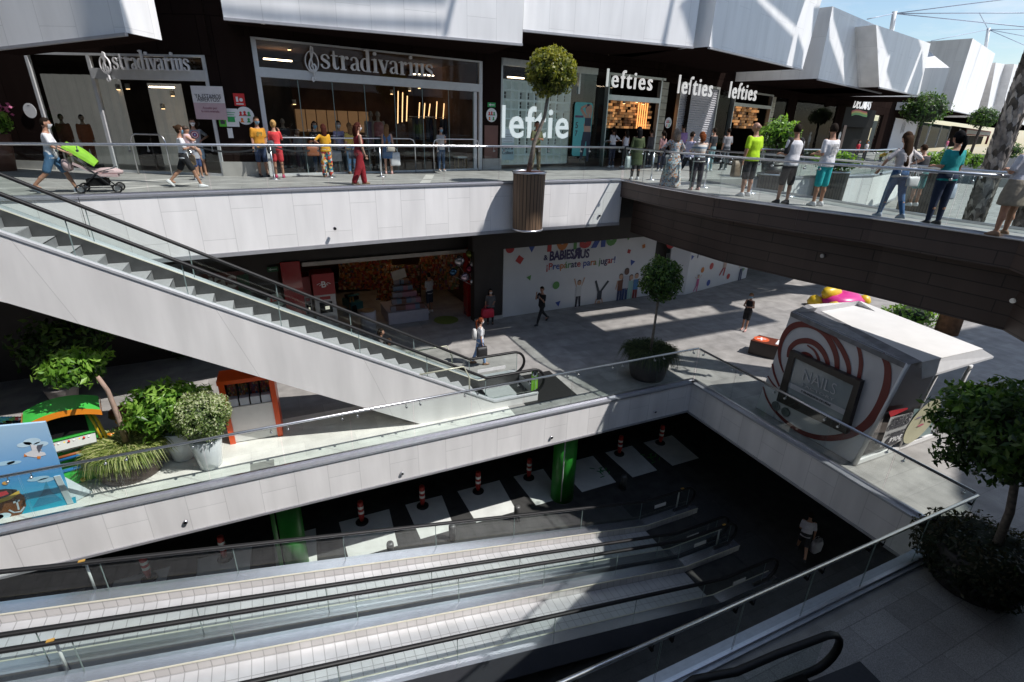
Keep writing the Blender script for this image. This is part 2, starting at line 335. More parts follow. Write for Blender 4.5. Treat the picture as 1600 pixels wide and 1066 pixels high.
# ---------------------------------------------------------------- the footbridge
br=thing('footbridge','brown plank clad footbridge with people queueing along its glass rail','footbridge',(13,10,0))
BL=[(11.36,15.69)]+bridge_l+near_edge[:1]
def band(mb,line,z0,z1,off):
    for i in range(len(line)-1):
        a,b=Vector(line[i]),Vector(line[i+1]); d=(b-a).normalized(); nn=Vector((d.y,-d.x))*off
        u0=sum((Vector(line[k+1])-Vector(line[k])).length for k in range(i)); u1=u0+(b-a).length
        a,b=a+nn,b+nn; mb.face([(a.x,a.y,z0),(b.x,b.y,z0),(b.x,b.y,z1),(a.x,a.y,z1)],0,[(u0,z0),(u1,z0),(u1,z1),(u0,z1)])
mb=MB(); band(mb,BL,5.16,5.69,.06); 
for i in range(len(BL)-1): a,b=BL[i],BL[i+1]; mb.face([(a[0]+.9,a[1],5.17),(b[0]+.9,b[1],5.17),(b[0]-.05,b[1],5.16),(a[0]-.05,a[1],5.16)])
mb.build('edge_board',brown_clad,br)
BB=[(x+.62,y) for x,y in BL]; mb=MB(); band(mb,BB,3.86,5.17,.0)
for i in range(len(BB)-1): a,b=BB[i],BB[i+1]; mb.face([(13.65,a[1],4.15),(13.65,b[1],4.15),(b[0],b[1],3.86),(a[0],a[1],3.86)])
mb.build('beam_cladding',brown_clad,br)
mb=MB()
for i in range(len(BL)-1):
    a,b=BL[i],BL[i+1]; mb.obox((a[0]-.1,a[1],5.693),(b[0]-a[0],b[1]-a[1],0),(.16,0,0),(0,0,.02))
mb.build('edge_trim',steel_dull,br)
for px,py in ((1189,360),(1285,400),(1583,470)):
    mb=MB(); P=V(px,py,(12.5,7),(1,.12)); mb.tube([P+Vector((-.02,0,0)),P+Vector((.03,0,0))],.05,14); mb.tube([P+Vector((-.03,0,0)),P+Vector((-.02,0,0))],.03,12); mb.build('beam_lamp',steel,br)
mb=MB(); band(mb,near_edge[:6],5.16,5.69,.06); mb.build('edge_board',brown_clad,br)
# ---------------------------------------------------------------- glass balustrades
def balustrade(name,label,line,z,h=1.08,pan=1.5,inset=0.,side=1,low_rail=False,clampm=steel):
    th=thing(name,label,'glass railing'); rail=[]
    cm=None
    for i in range(len(line)-1):
        a,b=Vector(line[i]),Vector(line[i+1]); L=(b-a).length; n=max(1,round(L/pan)); d=(b-a)/n; u=d.normalized(); nn=Vector((u.y,-u.x))*side
        for k in range(n):
            p=a+d*k+u*.012; q=a+d*(k+1)-u*.012
            mb=MB(); e=nn*.004
            f=lambda s,zz:(s.x,s.y,zz)
            mb.face([f(p+e,z+.02),f(q+e,z+.02),f(q+e,z+h-.05),f(p+e,z+h-.05)],0)
            for s0 in (p,q): mb.face([f(s0-e,z+.02),f(s0+e,z+.02),f(s0+e,z+h-.05),f(s0-e,z+h-.05)],1)
            mb.face([f(p-e,z+h-.05),f(q-e,z+h-.05),f(q+e,z+h-.05),f(p+e,z+h-.05)],1)
            gp=mb.build('glass_panel',[green_glass,edge_mat],th)
            for s0 in ((p+u*.16),(q-u*.16)):
                mc=MB(); mc.tube([f(s0-nn*.03,z+h-.13),f(s0+nn*.03,z+h-.13)],.026,8); mc.tube([f(s0-nn*.03,z+h-.13),f(s0-nn*.035,z+h-.02)],.009,6); mc.build('rail_clamp',clampm,gp)
    mb=MB(); pts=[(x,y,z+h) for x,y in line]; mb.tube(pts,.032,10,up=(0,0,1)); mb.build('handrail',steel,th)
    mb=MB()
    for i in range(len(line)-1):
        a,b=Vector(line[i]),Vector(line[i+1]); d=(b-a).normalized(); nn=Vector((d.y,-d.x)); mb.obox((*(a-nn*.03),z),(*(b-a),0),(*(nn*.06),0),(0,0,.05))
    mb.build('base_channel',steel_dull,th)
    return th
balustrade('glass_balustrade','long glass railing along the far side of the travelator pit, below the escalator',[(X0,VY1+.06),(VX+.06,VY1+.06)],.05)
balustrade('glass_balustrade','glass railing between the nail kiosk and the pit',[(VX+.06,VY1),(VX+.06,VY0-.0)],.05)
balustrade('glass_balustrade','dark glass railing on the near pit edge beside the bushy tree pot',[(VX,VY0-.06),(X0,VY0-.06)],.05,clampm=black)
balustrade('glass_balustrade','glass railing along the white edge of the upper walkway in front of the fashion shops',[(x,y+.05) for x,y in far_edge],5.72,1.06)
balustrade('glass_balustrade','glass railing on the near edge of the footbridge that people lean on',[(x+.08,y) for x,y in BL[:-1]],5.7,1.06)
balustrade('glass_balustrade','glass railing on the far edge of the footbridge behind the queueing people',[(x-.06,y) for x,y in bridge_r[1:]],5.7,1.06)
balustrade('glass_balustrade','glass railing curving from the footbridge round to the viewer',[(x,y-.08) for x,y in near_edge[:6]],5.7,1.06)
balustrade('glass_balustrade','distant glass railing on the far walkway beyond the footbridge',[(x,y+.05) for x,y in second_edge[:5]],5.72,1.06,2.2)
# ================================================================ travelators
def tz(x): return 0. if x<-8.9 else (B0 if x>9. else -.2123*(x+8.9))
def travelator(label,ya,yb):
    'moving walk between the far rail ya and the near rail yb'
    th=thing('travelator',label,'travelator',(0,(ya+yb)/2,B0))
    xs=[-13.,-8.9]+[-8.9+.6*k for k in range(1,30)]+[9.0,11.]
    belt=panels('pallet belt',(.70,.705,.72),.2,.33,.008,.66,0.,rough=.36,metal=.55,var=.03,bump=.5,streak=.08)
    mb=MB(); y0,y1=yb+.2,ya-.2
    for i in range(len(xs)-1):
        a,b=xs[i],xs[i+1]; mb.face([(a,y0,tz(a)),(b,y0,tz(b)),(b,y1,tz(b)),(a,y1,tz(a))],0,[(a,0),(b,0),(b,1.),(a,1.)])
    mb.build('pallet_belt',belt,th)
    sk=panels('skirting',(.60,.575,.56),.2,3.,.008,.65,0.,rough=.4,metal=.2,var=.06,bump=.2)
    for y,s in ((ya,1),(yb,-1)):
        mb=MB(); yl=MB(); inn=y-s*.2; outr=y+s*.08
        for i in range(len(xs)-1):
            a,b=xs[i],xs[i+1]
            mb.face([(a,inn,tz(a)+.2),(b,inn,tz(b)+.2),(b,outr,tz(b)+.22),(a,outr,tz(a)+.22)],0)
            q=[(a,inn,tz(a)),(b,inn,tz(b)),(b,inn,tz(b)+.2),(a,inn,tz(a)+.2)]; mb.face(q,1,[(a,0),(b,0),(b,.2),(a,.2)])
            mb.face([(a,outr,tz(a)-.5),(b,outr,tz(b)-.5),(b,outr,tz(b)+.22),(a,outr,tz(a)+.22)],0)
            yl.obox((a,inn-.012,tz(a)+.185),(b-a,0,tz(b)-tz(a)),(0,.024,0),(0,0,.022))
        mb.build('deck',[M('travelator deck steel',(.66,.69,.78),.27,.9,.05,6.),sk],th); yl.build('trim_strip',M('pale trim',(.66,.63,.52),.4,.3,.05),th)
        # handrail with its turned end
        P=[(x,y,tz(x)+.95) for x in xs]; P=P[:-1]+[(10.6,y,B0+.95)]
        P+= [(10.6+.36*math.sin(R(t)),y,B0+.59+.36*math.cos(R(t))) for t in range(20,181,20)]+[(10.2,y,B0+.23)]
        mb=MB(); mb.tube(P,.038,8,up=(0,1,0),flat=(1.,1.25)); mb.build('handrail',rubber,th)
        for k in range(0,11):
            a=-12.6+k*2.1+(.5 if s>0 else 0); b=min(a+2.08,10.7)
            mg=MB(); n=5; 
            for j in range(n):
                c,d=a+(b-a)*j/n,a+(b-a)*(j+1)/n; mg.face([(c,y,tz(c)+.22),(d,y,tz(d)+.22),(d,y,tz(d)+.92),(c,y,tz(c)+.92)],0)
            mg.face([(b-.006,y-.006,tz(b)+.22),(b-.006,y+.006,tz(b)+.22),(b-.006,y+.006,tz(b)+.92),(b-.006,y-.006,tz(b)+.92)],1)
            mg.face([(b-.006,y,tz(b)+.22),(b+.012,y,tz(b)+.22),(b+.012,y,tz(b)+.92),(b-.006,y,tz(b)+.92)],1)
            mg.build('glass_panel',[green_glass,edge_mat],th)
        for x in ((-3.95,10.4) if s>0 else ()):
            mp=MB(); mp.tube([(x,y+s*.1,tz(x)+.2),(x,y+s*.1,tz(x)+.84)],.022,8); mp.tube([(x,y+s*.1,tz(x)+.84),(x,y+s*.02,tz(x)+.9)],.03,8); mp.box((x,y,tz(x)+1.0),(.1,.05,.015),0,1); mp.build('guard_post',[white_paint,M('brass tape',(.6,.35,.08),.4,.3,.1)],th)
    mb=MB(); mb.box((11.35,(ya+yb)/2,B0+.01),(1.2,1.5,.02)); mb.build('floor_plate',M('dark landing plate',(.06,.06,.06),.5,.3,.2,20.),th)
    for y in (ya,yb):
        s=MB(); s.box((9.6,y-.012,B0+.62),(.42,.008,.12)); s.build('sticker',white_paint,th)
    return th
travelator('moving walkway nearer the zebra crossing, sloping down into the dark lower level',9.6,8.2)
travelator('moving walkway nearest the viewer with sunlit metal pallets',7.9,6.5)
mb=MB(); mb.obox((X0,8.0,0-3.9),(9,0,0),(0,.1,0),(0,0,3.7)); 
# ---------------------------------------------------------------- lowest level
mb=MB()
w=[(0.61,2.12),(2.63,3.83),(4.36,5.87),(6.39,7.55),(8.1,9.62),(10.15,11.37),(11.9,13.3),(-1.2,-.05),(-3.1,-1.75),(-5.0,-3.75),(-7,-5.6)]
for a,b in w: mb.face([(a+.06,11.68,B0+.004),(b-.1,11.68,B0+.004),(b,13.3,B0+.004),(a,13.3,B0+.004)])
struct('zebra_crossing_marking',mb,M('worn white road paint',(.66,.68,.65),.6,0,.1,2.5))
mb=MB()
for x in (9.4,11.6): 
    for k in range(10):
        mb.box((x+.25*math.cos(k*1.3)*(k/9+.2),12.4+.3*math.sin(k*2.1)*(k/9+.2),B0+.008),(.18,.035,.006),k*.8)
struct('green_floor_marking',mb,M('green road paint',(.03,.22,.04),.6,0,.2))
mb=MB(); mb.obox((X0,15.2,B0),(60,0,0),(0,.3,0),(0,0,2.8)); mb.obox((26,-6,B0),(.3,0,0),(0,22,0),(0,0,2.8)); mb.obox((X0,3.3,B0),(25,0,0),(0,.2,0),(0,0,2.8)); struct('parking_wall',mb,darkwall)
greenm=M('green column paint',(.035,.30,.035),.4,0,.1,2.)
for (x,y,r),lab in zip(((-.7,12.05,.37),(7.43,11.75,.37)),('bright green round column beside the sunlit zebra stripes, left of the other','green round column, half in shade, at the darker end of the zebra stripes')):
    t=thing('parking_column',lab,'column',(x,y,B0)); mb=MB(); mb.cyl((x,y,B0),(x,y,-.99),r,n=28); mb.build('shaft',greenm,t)
    mb=MB(); mb.tube([(x-r*.6,y-r*.84,B0+.1),(x-r*.6,y-r*.84,-1.1)],.02,6); mb.build('cable_duct',white_paint if x>0 else black,t)
# red and white flexible bollards
redp=M('traffic red',(.42,.03,.025),.45,0,.1); refl=M('reflective white band',(.8,.8,.8),.4,0,.05)
t=thing('traffic_bollard','red and white flexible bollard on the parking floor by the zebra stripes','bollard',(0,0,0),'red and white bollards along the zebra stripes')
mb=MB(); mb.lathe((0,0,0),[(.19,0),(.19,.03),(.14,.06),(.1,.07)],20); mb.build('base',rubber,t)
mb=MB(); mb.lathe((0,0,0),[(.05,.06),(.075,.2),(.085,.3),(.085,.75),(.08,.78),(.03,.8)],18); bb_=mb.build('body',redp,t)
for z in (.36,.54): mb=MB(); mb.lathe((0,0,0),[(.088,z),(.088,z+.09)],18,caps=False); mb.build('reflective_band',refl,bb_)
blab=['leftmost red and white bollard, seen through the travelator glass','second red and white bollard from the left, half hidden by the pit edge','red and white bollard nearest the sunlit first green column','red and white bollard between the first and third of the lit row','third red and white bollard of the lit row','red and white bollard just before the second green column','dim red and white bollard just beyond the second green column','dim red and white bollard deepest in the shade']
for i,x in enumerate((-4.18,-2.42,1.25,3.12,4.99,6.85,10.59,12.5)):
    o=t if i==0 else copy_tree(t); o.location=(x,13.03,B0); o['label']=blab[i]
t=thing('parking_post','low dark post','post',(0,0,0),'low dark posts between the travelators and the zebra crossing')
mb=MB(); mb.lathe((0,0,0),[(.1,0),(.1,.5),(.085,.55),(.03,.56)],18); mb.build('shaft',M('grey metal post',(.12,.12,.12),.45,.4,.1),t)
for i,(x,l) in enumerate(((1.75,'low dark post showing only its top above the travelator deck'),(3.53,'low dark post casting a long shadow on the sunlit crossing'),(5.6,'low dark post at the end of the sunlit patch'),(9.52,'low dark post in the shade beyond the second green column'))):
    o=t if i==0 else copy_tree(t); o.location=(x,11.3,B0); o['label']=l
# ================================================================ escalator
def ez(x): return max(0.,min(U,2.90-.572*x))   # line of the step noses
es=thing('escalator','escalator with white side panel rising from the plaza to the upper walkway','escalator',(4,12.5,0))
YN,YF=11.75,13.35
esc_clad=panels('escalator side panel',(.83,.815,.80),2.3,6.,.008,.8,0.,rough=.4,var=.02,bump=.15,streak=.10)
def tr(x): return max(.28,min(5.95,3.08-.562*x))
def trb(x): return max(0.,min(4.4,1.64-.572*x))
mb=MB(); xs=[-8.6,-5.1,-4.9]+[-4.5+.5*k for k in range(15)]+[2.87,3.6,4.2,4.7,5.0,6.35]
for y,f in ((YN,0),(YF,1)):
    for i in range(len(xs)-1):
        a,b=xs[i],xs[i+1]; q=[(a,y,trb(a)),(b,y,trb(b)),(b,y,tr(b)),(a,y,tr(a))]; u=[((p[0]+.35*p[2]),p[2]) for p in q]
        mb.face(q if not f else q[::-1],0,u if not f else u[::-1])
for i in range(len(xs)-1):
    a,b=xs[i],xs[i+1]; mb.face([(a,YN,trb(a)),(a,YF,trb(a)),(b,YF,trb(b)),(b,YN,trb(b))],0)
mb.face([(6.35,YN,0),(6.35,YF,0),(6.35,YF,.28),(6.35,YN,.28)])
mb.build('side_panel',esc_clad,es)
for y,s,nm in ((YN,1,0),(YF,-1,0)):
    mb=MB(); mi=MB()
    for i in range(len(xs)-1):
        a,b=xs[i],xs[i+1]; mb.face([(a,y-s*.02,tr(a)),(b,y-s*.02,tr(b)),(b,y+s*.12,tr(b)+.01),(a,y+s*.12,tr(a)+.01)] if s>0 else [(a,y+.3*s,tr(a)+.01),(b,y+s*.3,tr(b)+.01),(b,y-s*.02,tr(b)),(a,y-s*.02,tr(a))],0)
        w_=.14 if s>0 else .32; mi.face([(a,y+s*w_,ez(a)-.2),(b,y+s*w_,ez(b)-.2),(b,y+s*w_,tr(b)+.0),(a,y+s*w_,tr(a)+.0)],0)
        mi.face([(a,y+s*(w_-.03),tr(a)+.012),(b,y+s*(w_-.03),tr(b)+.012),(b,y+s*w_,tr(b)+.002),(a,y+s*w_,tr(a)+.002)],1)
        mb.face([(a,y-s*.02,tr(a)-.05),(b,y-s*.02,tr(b)-.05),(b,y-s*.02,tr(b)),(a,y-s*.02,tr(a))],0)
    mb.build('deck',M('bright deck steel',(.70,.71,.74),.3,.35,.06,8.),es); mi.build('skirting',[M('dark skirting',(.10,.10,.10),.4,.5,.1),M('yellow trim',(.60,.57,.44),.4,.2,.05)],es)
    yy=y+s*(.08 if s>0 else .2)
    def hz(x): return max(.98,min(6.65,3.72-.575*x))
    P=[(x,yy,hz(x)) for x in [-8.4,-6,-5.3,-5.0]+[-4.6+.6*k for k in range(15)]+[4.2,4.5,4.76,5.1,6.2]]+[(6.2+.36*math.sin(R(t)),yy,.62+.36*math.cos(R(t))) for t in range(15,181,15)]+[(5.7,yy,.26)]
    mb=MB(); mb.tube(P,.04,8,up=(0,1,0),flat=(1.,1.3)); mb.build('handrail',rubber,es)
    for k in range(9):
        a=-8.2+k*1.62; b=a+1.6; 
        if a>6: break
        mg=MB(); n=6; b=min(b,6.3)
        for j in range(n):
            c,d=a+(b-a)*j/n,a+(b-a)*(j+1)/n; mg.face([(c,yy,tr(c)),(d,yy,tr(d)),(d,yy,hz(d)-.03),(c,yy,hz(c)-.03)],0)
        mg.face([(b-.006,yy-.004,tr(b)),(b+.014,yy-.004,tr(b)),(b+.014,yy-.004,hz(b)-.03),(b-.006,yy-.004,hz(b)-.03)],1)
        mg.build('glass_panel',[green_glass,edge_mat],es)
stepm=panels('step tread',(.42,.42,.42),3.,.045,.012,.6,0.,rough=.4,metal=.5,var=.03,bump=.3)
mb=MB(); sx=.36; x=-5.0
while x<5.0:
    z=ez(x+sx); z=max(z,.02); zt=ez(x)
    mb.obox((x,YN+.15,z-.02),(sx,0,0),(0,YF-YN-.48,0),(0,0,.02)); mb.face([(x,YN+.15,z),(x,YN+.15,zt+.0),(x,YF-.33,zt),(x,YF-.33,z)][::-1],1); x+=sx
mb.obox((4.75,YN+.15,.0),(1.2,0,0),(0,YF-YN-.48,0),(0,0,.02))
mb.build('step',[M('step metal',(.46,.46,.46),.45,.15,.1,20.),M('step riser',(.30,.30,.30),.5,.3,.1)],es)
mb=MB(); mb.box((6.75,(YN+YF)/2-.05,.006),(1.7,1.75,.012)); mb.build('floor_plate',M('black ribbed plate',(.018,.018,.018),.5,.2,.2,30.,.3),es)
for y0 in (YN+.02,YF-.1):       # clear anti-climb guards
    mb=MB(); mb.tube([(2.9,y0,tr(2.9)),(4.1,y0,tr(2.9)+.02),(4.25,y0,tr(4.1)+.35),(4.25,y0,tr(4.25))],.02,6); mb.build('climb_guard',M('guard edge',(.55,.55,.42),.3,.1,.05),es)
mb=MB(); mb.box((6.28,YN+.12,.5),(.2,.02,.75)); mb.box((6.28,YN+.12,.9),(.2,.022,.1)); mb.build('notice_plate',M('lime sign',(.24,.55,.03),.5,0,.03),es)
mb=MB(); mb.tube([(6.28,YN+.105,.83),(6.28,YN+.1,.83)],.085,16); mb.build('notice_disc',white_paint,es)
mb=MB(); mb.box((6.28,YN+.095,.83),(.025,.004,.14),0,0,Matrix.Rotation(R(40),3,'Y')); mb.box((6.26,YN+.095,.86),(.05,.004,.03)); mb.box((6.3,YN+.095,.8),(.06,.004,.03)); mb.build('notice_symbol',black,es)
mb=MB(); mb.box((5.4,YF-.36,.62),(.9,.01,.1)); mb.build('sticker',white_paint,es)
# second escalator whose newel reaches into view at the near pavement
e2=thing('escalator','black escalator newel and handrail on the dark near pavement','escalator',(5.2,2.2,0))
nz_=[G(1085,1062,.95),G(1150,1050,.95),G(1215,1022,.97),G(1290,994,.98)]
P=[Vector((nz_[0].x-2.5,nz_[0].y-.45,2.0)),Vector((nz_[0].x-.8,nz_[0].y-.15,1.1))]+nz_
end=nz_[-1]; d=(nz_[-1]-nz_[-2]).normalized()
P+=[end+d*(.36*math.sin(R(t)))+Vector((0,0,-.36+.36*math.cos(R(t)))) for t in range(20,181,20)]+[end-d*1.2+Vector((0,0,-.72))]
mb=MB(); mb.tube(P,.045,8,flat=(1.3,1.)); mb.build('handrail',rubber,e2)
mb=MB(); q=P[2:6]; 
for i in range(len(q)-1): mb.face([(q[i].x,q[i].y,.3),(q[i+1].x,q[i+1].y,.3),(q[i+1].x,q[i+1].y,.92),(q[i].x,q[i].y,.92)])
mb.build('glass_panel',green_glass,e2)
mb=MB(); nd=Vector((-d.y,d.x,0)); o=end-d*1.6; mb.obox((o.x,o.y,.008),d*2.6,-nd*1.4,(0,0,.012)); mb.build('floor_plate',M('dark floor plate',(.03,.03,.035),.5,.3,.15,20.),e2)
mb=MB(); o=end-d*2.2; mb.obox((o.x,o.y,.0),d*2.0,-nd*.3,(0,0,.28)); mb.build('deck',black,e2)
# ================================================================ upper shops
class Wall:
    def __init__(s,A,B):
        s.A=Vector(A); d=Vector(B)-s.A; s.L=d.length; s.d=d.normalized(); s.n=Vector((s.d.y,-s.d.x))
        if s.n.y>0: s.n=-s.n
        s.d3=Vector((s.d.x,s.d.y,0)); s.n3=Vector((s.n.x,s.n.y,0)); s.up=Vector((0,0,1))
    def P(s,u,z,o=0.): q=s.A+s.d*u+s.n*o; return Vector((q.x,q.y,z))
    def at(s,px,py,o=0.):
        q=V(px,py,s.A+s.n*o,s.n); return ((Vector((q.x,q.y))-s.A).dot(s.d),q.z)
    def quad(s,mb,u0,u1,z0,z1,o=0.,m=0): mb.face([s.P(u0,z0,o),s.P(u1,z0,o),s.P(u1,z1,o),s.P(u0,z1,o)],m,[(u0,z0),(u1,z0),(u1,z1),(u0,z1)])
    def box(s,mb,u0,u1,z0,z1,o0,o1,m=0): mb.obox(s.P(u0,z0,o1),s.d3*(u1-u0),s.n3*(o0-o1),(0,0,z1-z0),m)
    def disc(s,mb,u,z,r,o,m=0,n=24,d=.008): mb.tube([s.P(u,z,o),s.P(u,z,o+d)],r,n,m)
    def poly(s,mb,pts,o,m=0): mb.face([s.P(u,z,o) for u,z in pts],m)
    def text(s,name,txt,mat,u,z,par,w,o=.02,bold=0.,h=None,extr=.01,space=1.,shear=0.,cols=None): return text(name,txt,mat,s.P(u,z,o),s.d3,s.up,par,width=w,bold=bold,extr=extr,height=h,space=space,shear=shear,cols=cols)
W1=Wall((-7.75,22.78),(-1.1,19.0)); W2=Wall((.1,18.85),(8.06,20.5)); W3=Wall((8.06,20.5),(18.,22.5)); W4=Wall((18.,22.5),(40,30)); W5=Wall((40,30),(90,50))
frame_m=M('white aluminium frame',(.62,.63,.64),.4,.2,.05); sign_m=M('white sign letters',(.80,.80,.82),.4,0,.03); signlit=M('lit white sign letters',(.9,.9,.9),.4,0,0,emit=.55)
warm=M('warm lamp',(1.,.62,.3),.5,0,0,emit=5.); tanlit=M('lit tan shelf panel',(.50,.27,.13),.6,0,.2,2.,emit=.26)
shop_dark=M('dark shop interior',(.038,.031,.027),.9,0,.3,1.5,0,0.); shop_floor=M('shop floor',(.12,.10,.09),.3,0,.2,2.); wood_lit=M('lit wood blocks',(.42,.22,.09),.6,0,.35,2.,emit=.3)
def room(name,w,u0,u1,z1,dep,par,back=None,z0=U):
    mb=MB()
    w.quad(mb,u0,u1,z0,z1,-dep,0)
    for u in (u0,u1): mb.face([w.P(u,z0,-.05),w.P(u,z0,-dep),w.P(u,z1,-dep),w.P(u,z1,-.05)],0)
    mb.face([w.P(u0,z1,-.05),w.P(u1,z1,-.05),w.P(u1,z1,-dep),w.P(u0,z1,-dep)],0); mb.face([w.P(u0,z0+.006,-.05),w.P(u1,z0+.006,-.05),w.P(u1,z0+.006,-dep),w.P(u0,z0+.006,-dep)],1)
    return mb.build('interior',[back or shop_dark,shop_floor],par)
def spots(w,par,lst,o):
    for px,py in lst:
        u,z=w.at(px,py,o); mb=MB(); mb.tube([w.P(u,z,o),w.P(u,z+.16,o)],.07,8,1); mb.tube([w.P(u,z-.012,o),w.P(u,z,o)],.055,8,0); mb.build('ceiling_spot',[warm,M('spot body',(.5,.5,.5),.4,0,.05)],par)
# dark cladding above and between the shops
hd=thing('facade_cladding','dark brown panelled wall band above and between the upper shop windows','facade',(4,21,U))
mb=MB()
for w,zt in ((W1,9.0),(W2,9.55),(W3,9.7),(W4,9.5),(W5,9.3)):
    w.box(mb,-.3,w.L+.2,zt,18. if w in (W1,W2,W3) else 13.,-.5,.04)
W1.box(mb,-9,.0,9.0,18,-.5,.04)
u1a,_=W1.at(64,170); W1.box(mb,.55,u1a,U,9.0,-.3,.05)
# pillar between the two left shops
P1=Wall((-1.1,18.98),(.1,18.78)); P1.box(mb,-.05,P1.L+.05,U+.42,18,-.6,.0)
ub=lambda w,px,py:w.at(px,py)[0]
W2.box(mb,ub(W2,753,175),W2.L+.02,U+.42,9.6,-.4,.05); W3.box(mb,-.02,ub(W3,781,175),U+.42,9.75,-.4,.06)
a3,b3=ub(W3,1032,180),ub(W3,1052,200)
W3.box(mb,ub(W3,1029,180),W3.L+.1,U,9.7,-.4,.05)
mb.build('wall_panel',dark_clad,hd)
mb=MB(); P1.box(mb,-.06,P1.L+.06,U,U+.42,-.6,.03); W2.box(mb,ub(W2,753,175),W2.L+.02,U,U+.42,-.4,.08); W3.box(mb,-.02,ub(W3,781,175),U,U+.42,-.4,.09); W1.box(mb,-1.,u1a,U,U+.25,-.3,.08); mb.build('stone_plinth',M('pale plinth',(.45,.43,.40),.6,0,.1,3.),hd)
mb=MB(); W1.box(mb,-9,.55,U,9.0,-.3,.06); mb.build('pale_wall',M('pale grey wall',(.42,.41,.40),.6,0,.08,2.),hd)
mb=MB(); W2.box(mb,ub(W2,758,175),W2.L-.0,U+.43,7.35,.05,.058); W3.box(mb,-.0,ub(W3,777,175),U+.43,7.35,.06,.066); mb.build('bronze_panel',M('bronze panel',(.16,.07,.055),.45,0,.1,2.),hd)
# soffit lamps
for px,py in ((411,37),(485,43),(553,48),(612,53),(450,40),(731,63)):
    P=G(px,py,9.79); mb=MB(); mb.tube([P,P+Vector((0,0,.02))],.09,12); tag(mb.build('soffit_lamp',M('soffit lamp',(.9,.88,.82),.4,0,0,emit=1.)),'small round downlight in the dark soffit above the wide shop window','downlight','round downlights in the soffit above the wide shop window')
# ---- shop with the serif sign, angled left window
s1=thing('shopfront','angled glass shopfront with serif lettering, left of the dark pillar','shopfront',W1.P(3.5,U))
uL,uR=u1a,ub(W1,352,272)
um=W1.at(160,175)[0]; zt=9.0; zb=W1.at(240,117)[1]
mb=MB()
for u in (uL+.04,um,uR-.03): W1.box(mb,u-.05,u+.05,U,zt,-.06,.05)
W1.box(mb,um,uR,zb-.14,zb+.14,-.1,.08); W1.box(mb,uL,uR,zt-.06,zt,-.06,.05); W1.box(mb,uL,uR,U,U+.07,-.06,.05)
for px,py in ((195,85),(256,77)): u=W1.at(px,py)[0]; W1.box(mb,u-.025,u+.025,zb+.1,zt,-.03,.03)
wf=mb.build('window_frame',frame_m,s1)
for a,b,c,d in ((uL,um,U+.05,zt),(um,uR,zb,zt),(um,(um+uR)/2-.4,U+.05,zb),((um+uR)/2-.37,uR,U+.05,zb)):
    mb=MB(); W1.quad(mb,a,b,c,d,0.); mb.build('window_pane',glass('angled shop glass',(.86,.91,.89),2.2),wf)
room('room',W1,uL-5,uR,zt,5.,s1)
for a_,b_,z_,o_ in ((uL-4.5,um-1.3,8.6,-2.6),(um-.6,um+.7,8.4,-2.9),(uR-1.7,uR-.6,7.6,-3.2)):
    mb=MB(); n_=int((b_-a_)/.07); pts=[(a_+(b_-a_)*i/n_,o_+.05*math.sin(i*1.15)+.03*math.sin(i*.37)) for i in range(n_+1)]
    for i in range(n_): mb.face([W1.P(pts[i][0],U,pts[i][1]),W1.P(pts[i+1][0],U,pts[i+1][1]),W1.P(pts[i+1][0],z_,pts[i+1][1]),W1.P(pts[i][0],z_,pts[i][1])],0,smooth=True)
    mb.build('glowing_curtain',M('pale shop curtain',(.46,.44,.42),.7,0,.25,1.,emit=.22),s1)  # curtain glow stands in for bright reflections in the window
for u_ in (4.6,6.2):
    mb=MB(); W1.box(mb,u_,u_+.8,8.2,8.24,-1.6,-1.48); mb.build('ceiling_strip_fill_light',M('warm strip fill light',(1.,.74,.5),.5,0,0,emit=9.),s1)  # strips added to brighten this interior
spots(W1,s1,[(185,140),(200,139),(270,150),(255,170)],-2.5)
def strad(w,par,c0,c1,l0,l1,base,top):
    'lettering between two photo pixels, standing on the wall'
    u0,z0=w.at(*l0,.12); u1,z1=w.at(*l1,.12); zz=(w.at(*base,.12)[1]); xh=(w.at(*top,.12)[1]-zz)
    mb=MB(); wd=serif_word(MB(),'stradivarius',lambda a,b,c:(a,b,c)); k=(u1-u0)/wd
    serif_word(mb,'stradivarius',lambda a,b,c: w.P(u0+a*k,zz+b*xh,.10+c)); mb.build('sign_lettering',sign_m,par)
    uc,zc=w.at(*c0,.12); h=w.at(*c1,.12)[1]-zc; q=h/2.9; mb=MB(); clef(mb,lambda a,b,c: w.P(uc+a*q*.95,zc+.85*q+b*q,.12+c)); mb.build('sign_emblem',sign_m,par)
strad(W1,s1,(172,127),(172,81),(177,100),(297,100),(238,110),(238,91))

# poster in the window
pst=thing('window_poster','white and pink opening poster hanging in the angled shop window','poster',W1.P(6.6,7.4))
p0=W1.at(297,134,.06); p1=W1.at(334,187,.06); uu0,uu1,z1,z0=p0[0],p1[0],p0[1],p1[1]; uu1=uu0+.98
mb=MB(); W1.box(mb,uu0,uu1,(z0+z1)/2,z1,.05,.06); mb.build('upper_sheet',M('poster white',(.72,.70,.72),.5,0,.03),pst)
mb=MB(); W1.box(mb,uu0,uu1,z0,(z0+z1)/2-.002,.05,.06); mb.build('lower_sheet',M('poster pink',(.55,.40,.44),.5,0,.03),pst)
ink=M('dark ink',(.06,.06,.07),.6,0,0); uc=(uu0+uu1)/2
W1.text('headline','YA ESTAMOS',ink,uc,z1-.3*(z1-z0),pst,.8,.066,h=.11,extr=.002); W1.text('headline','ABIERTOS!',ink,uc,z1-.40*(z1-z0),pst,.7,.066,h=.11,extr=.002)
W1.text('small_print','Accede por',M('rose ink',(.3,.12,.16),.6,0,0),uc,z1-.66*(z1-z0),pst,.45,.066,extr=.002); W1.text('small_print','la otra entrada',MATS['rose ink'],uc,z1-.75*(z1-z0),pst,.55,.066,extr=.002)
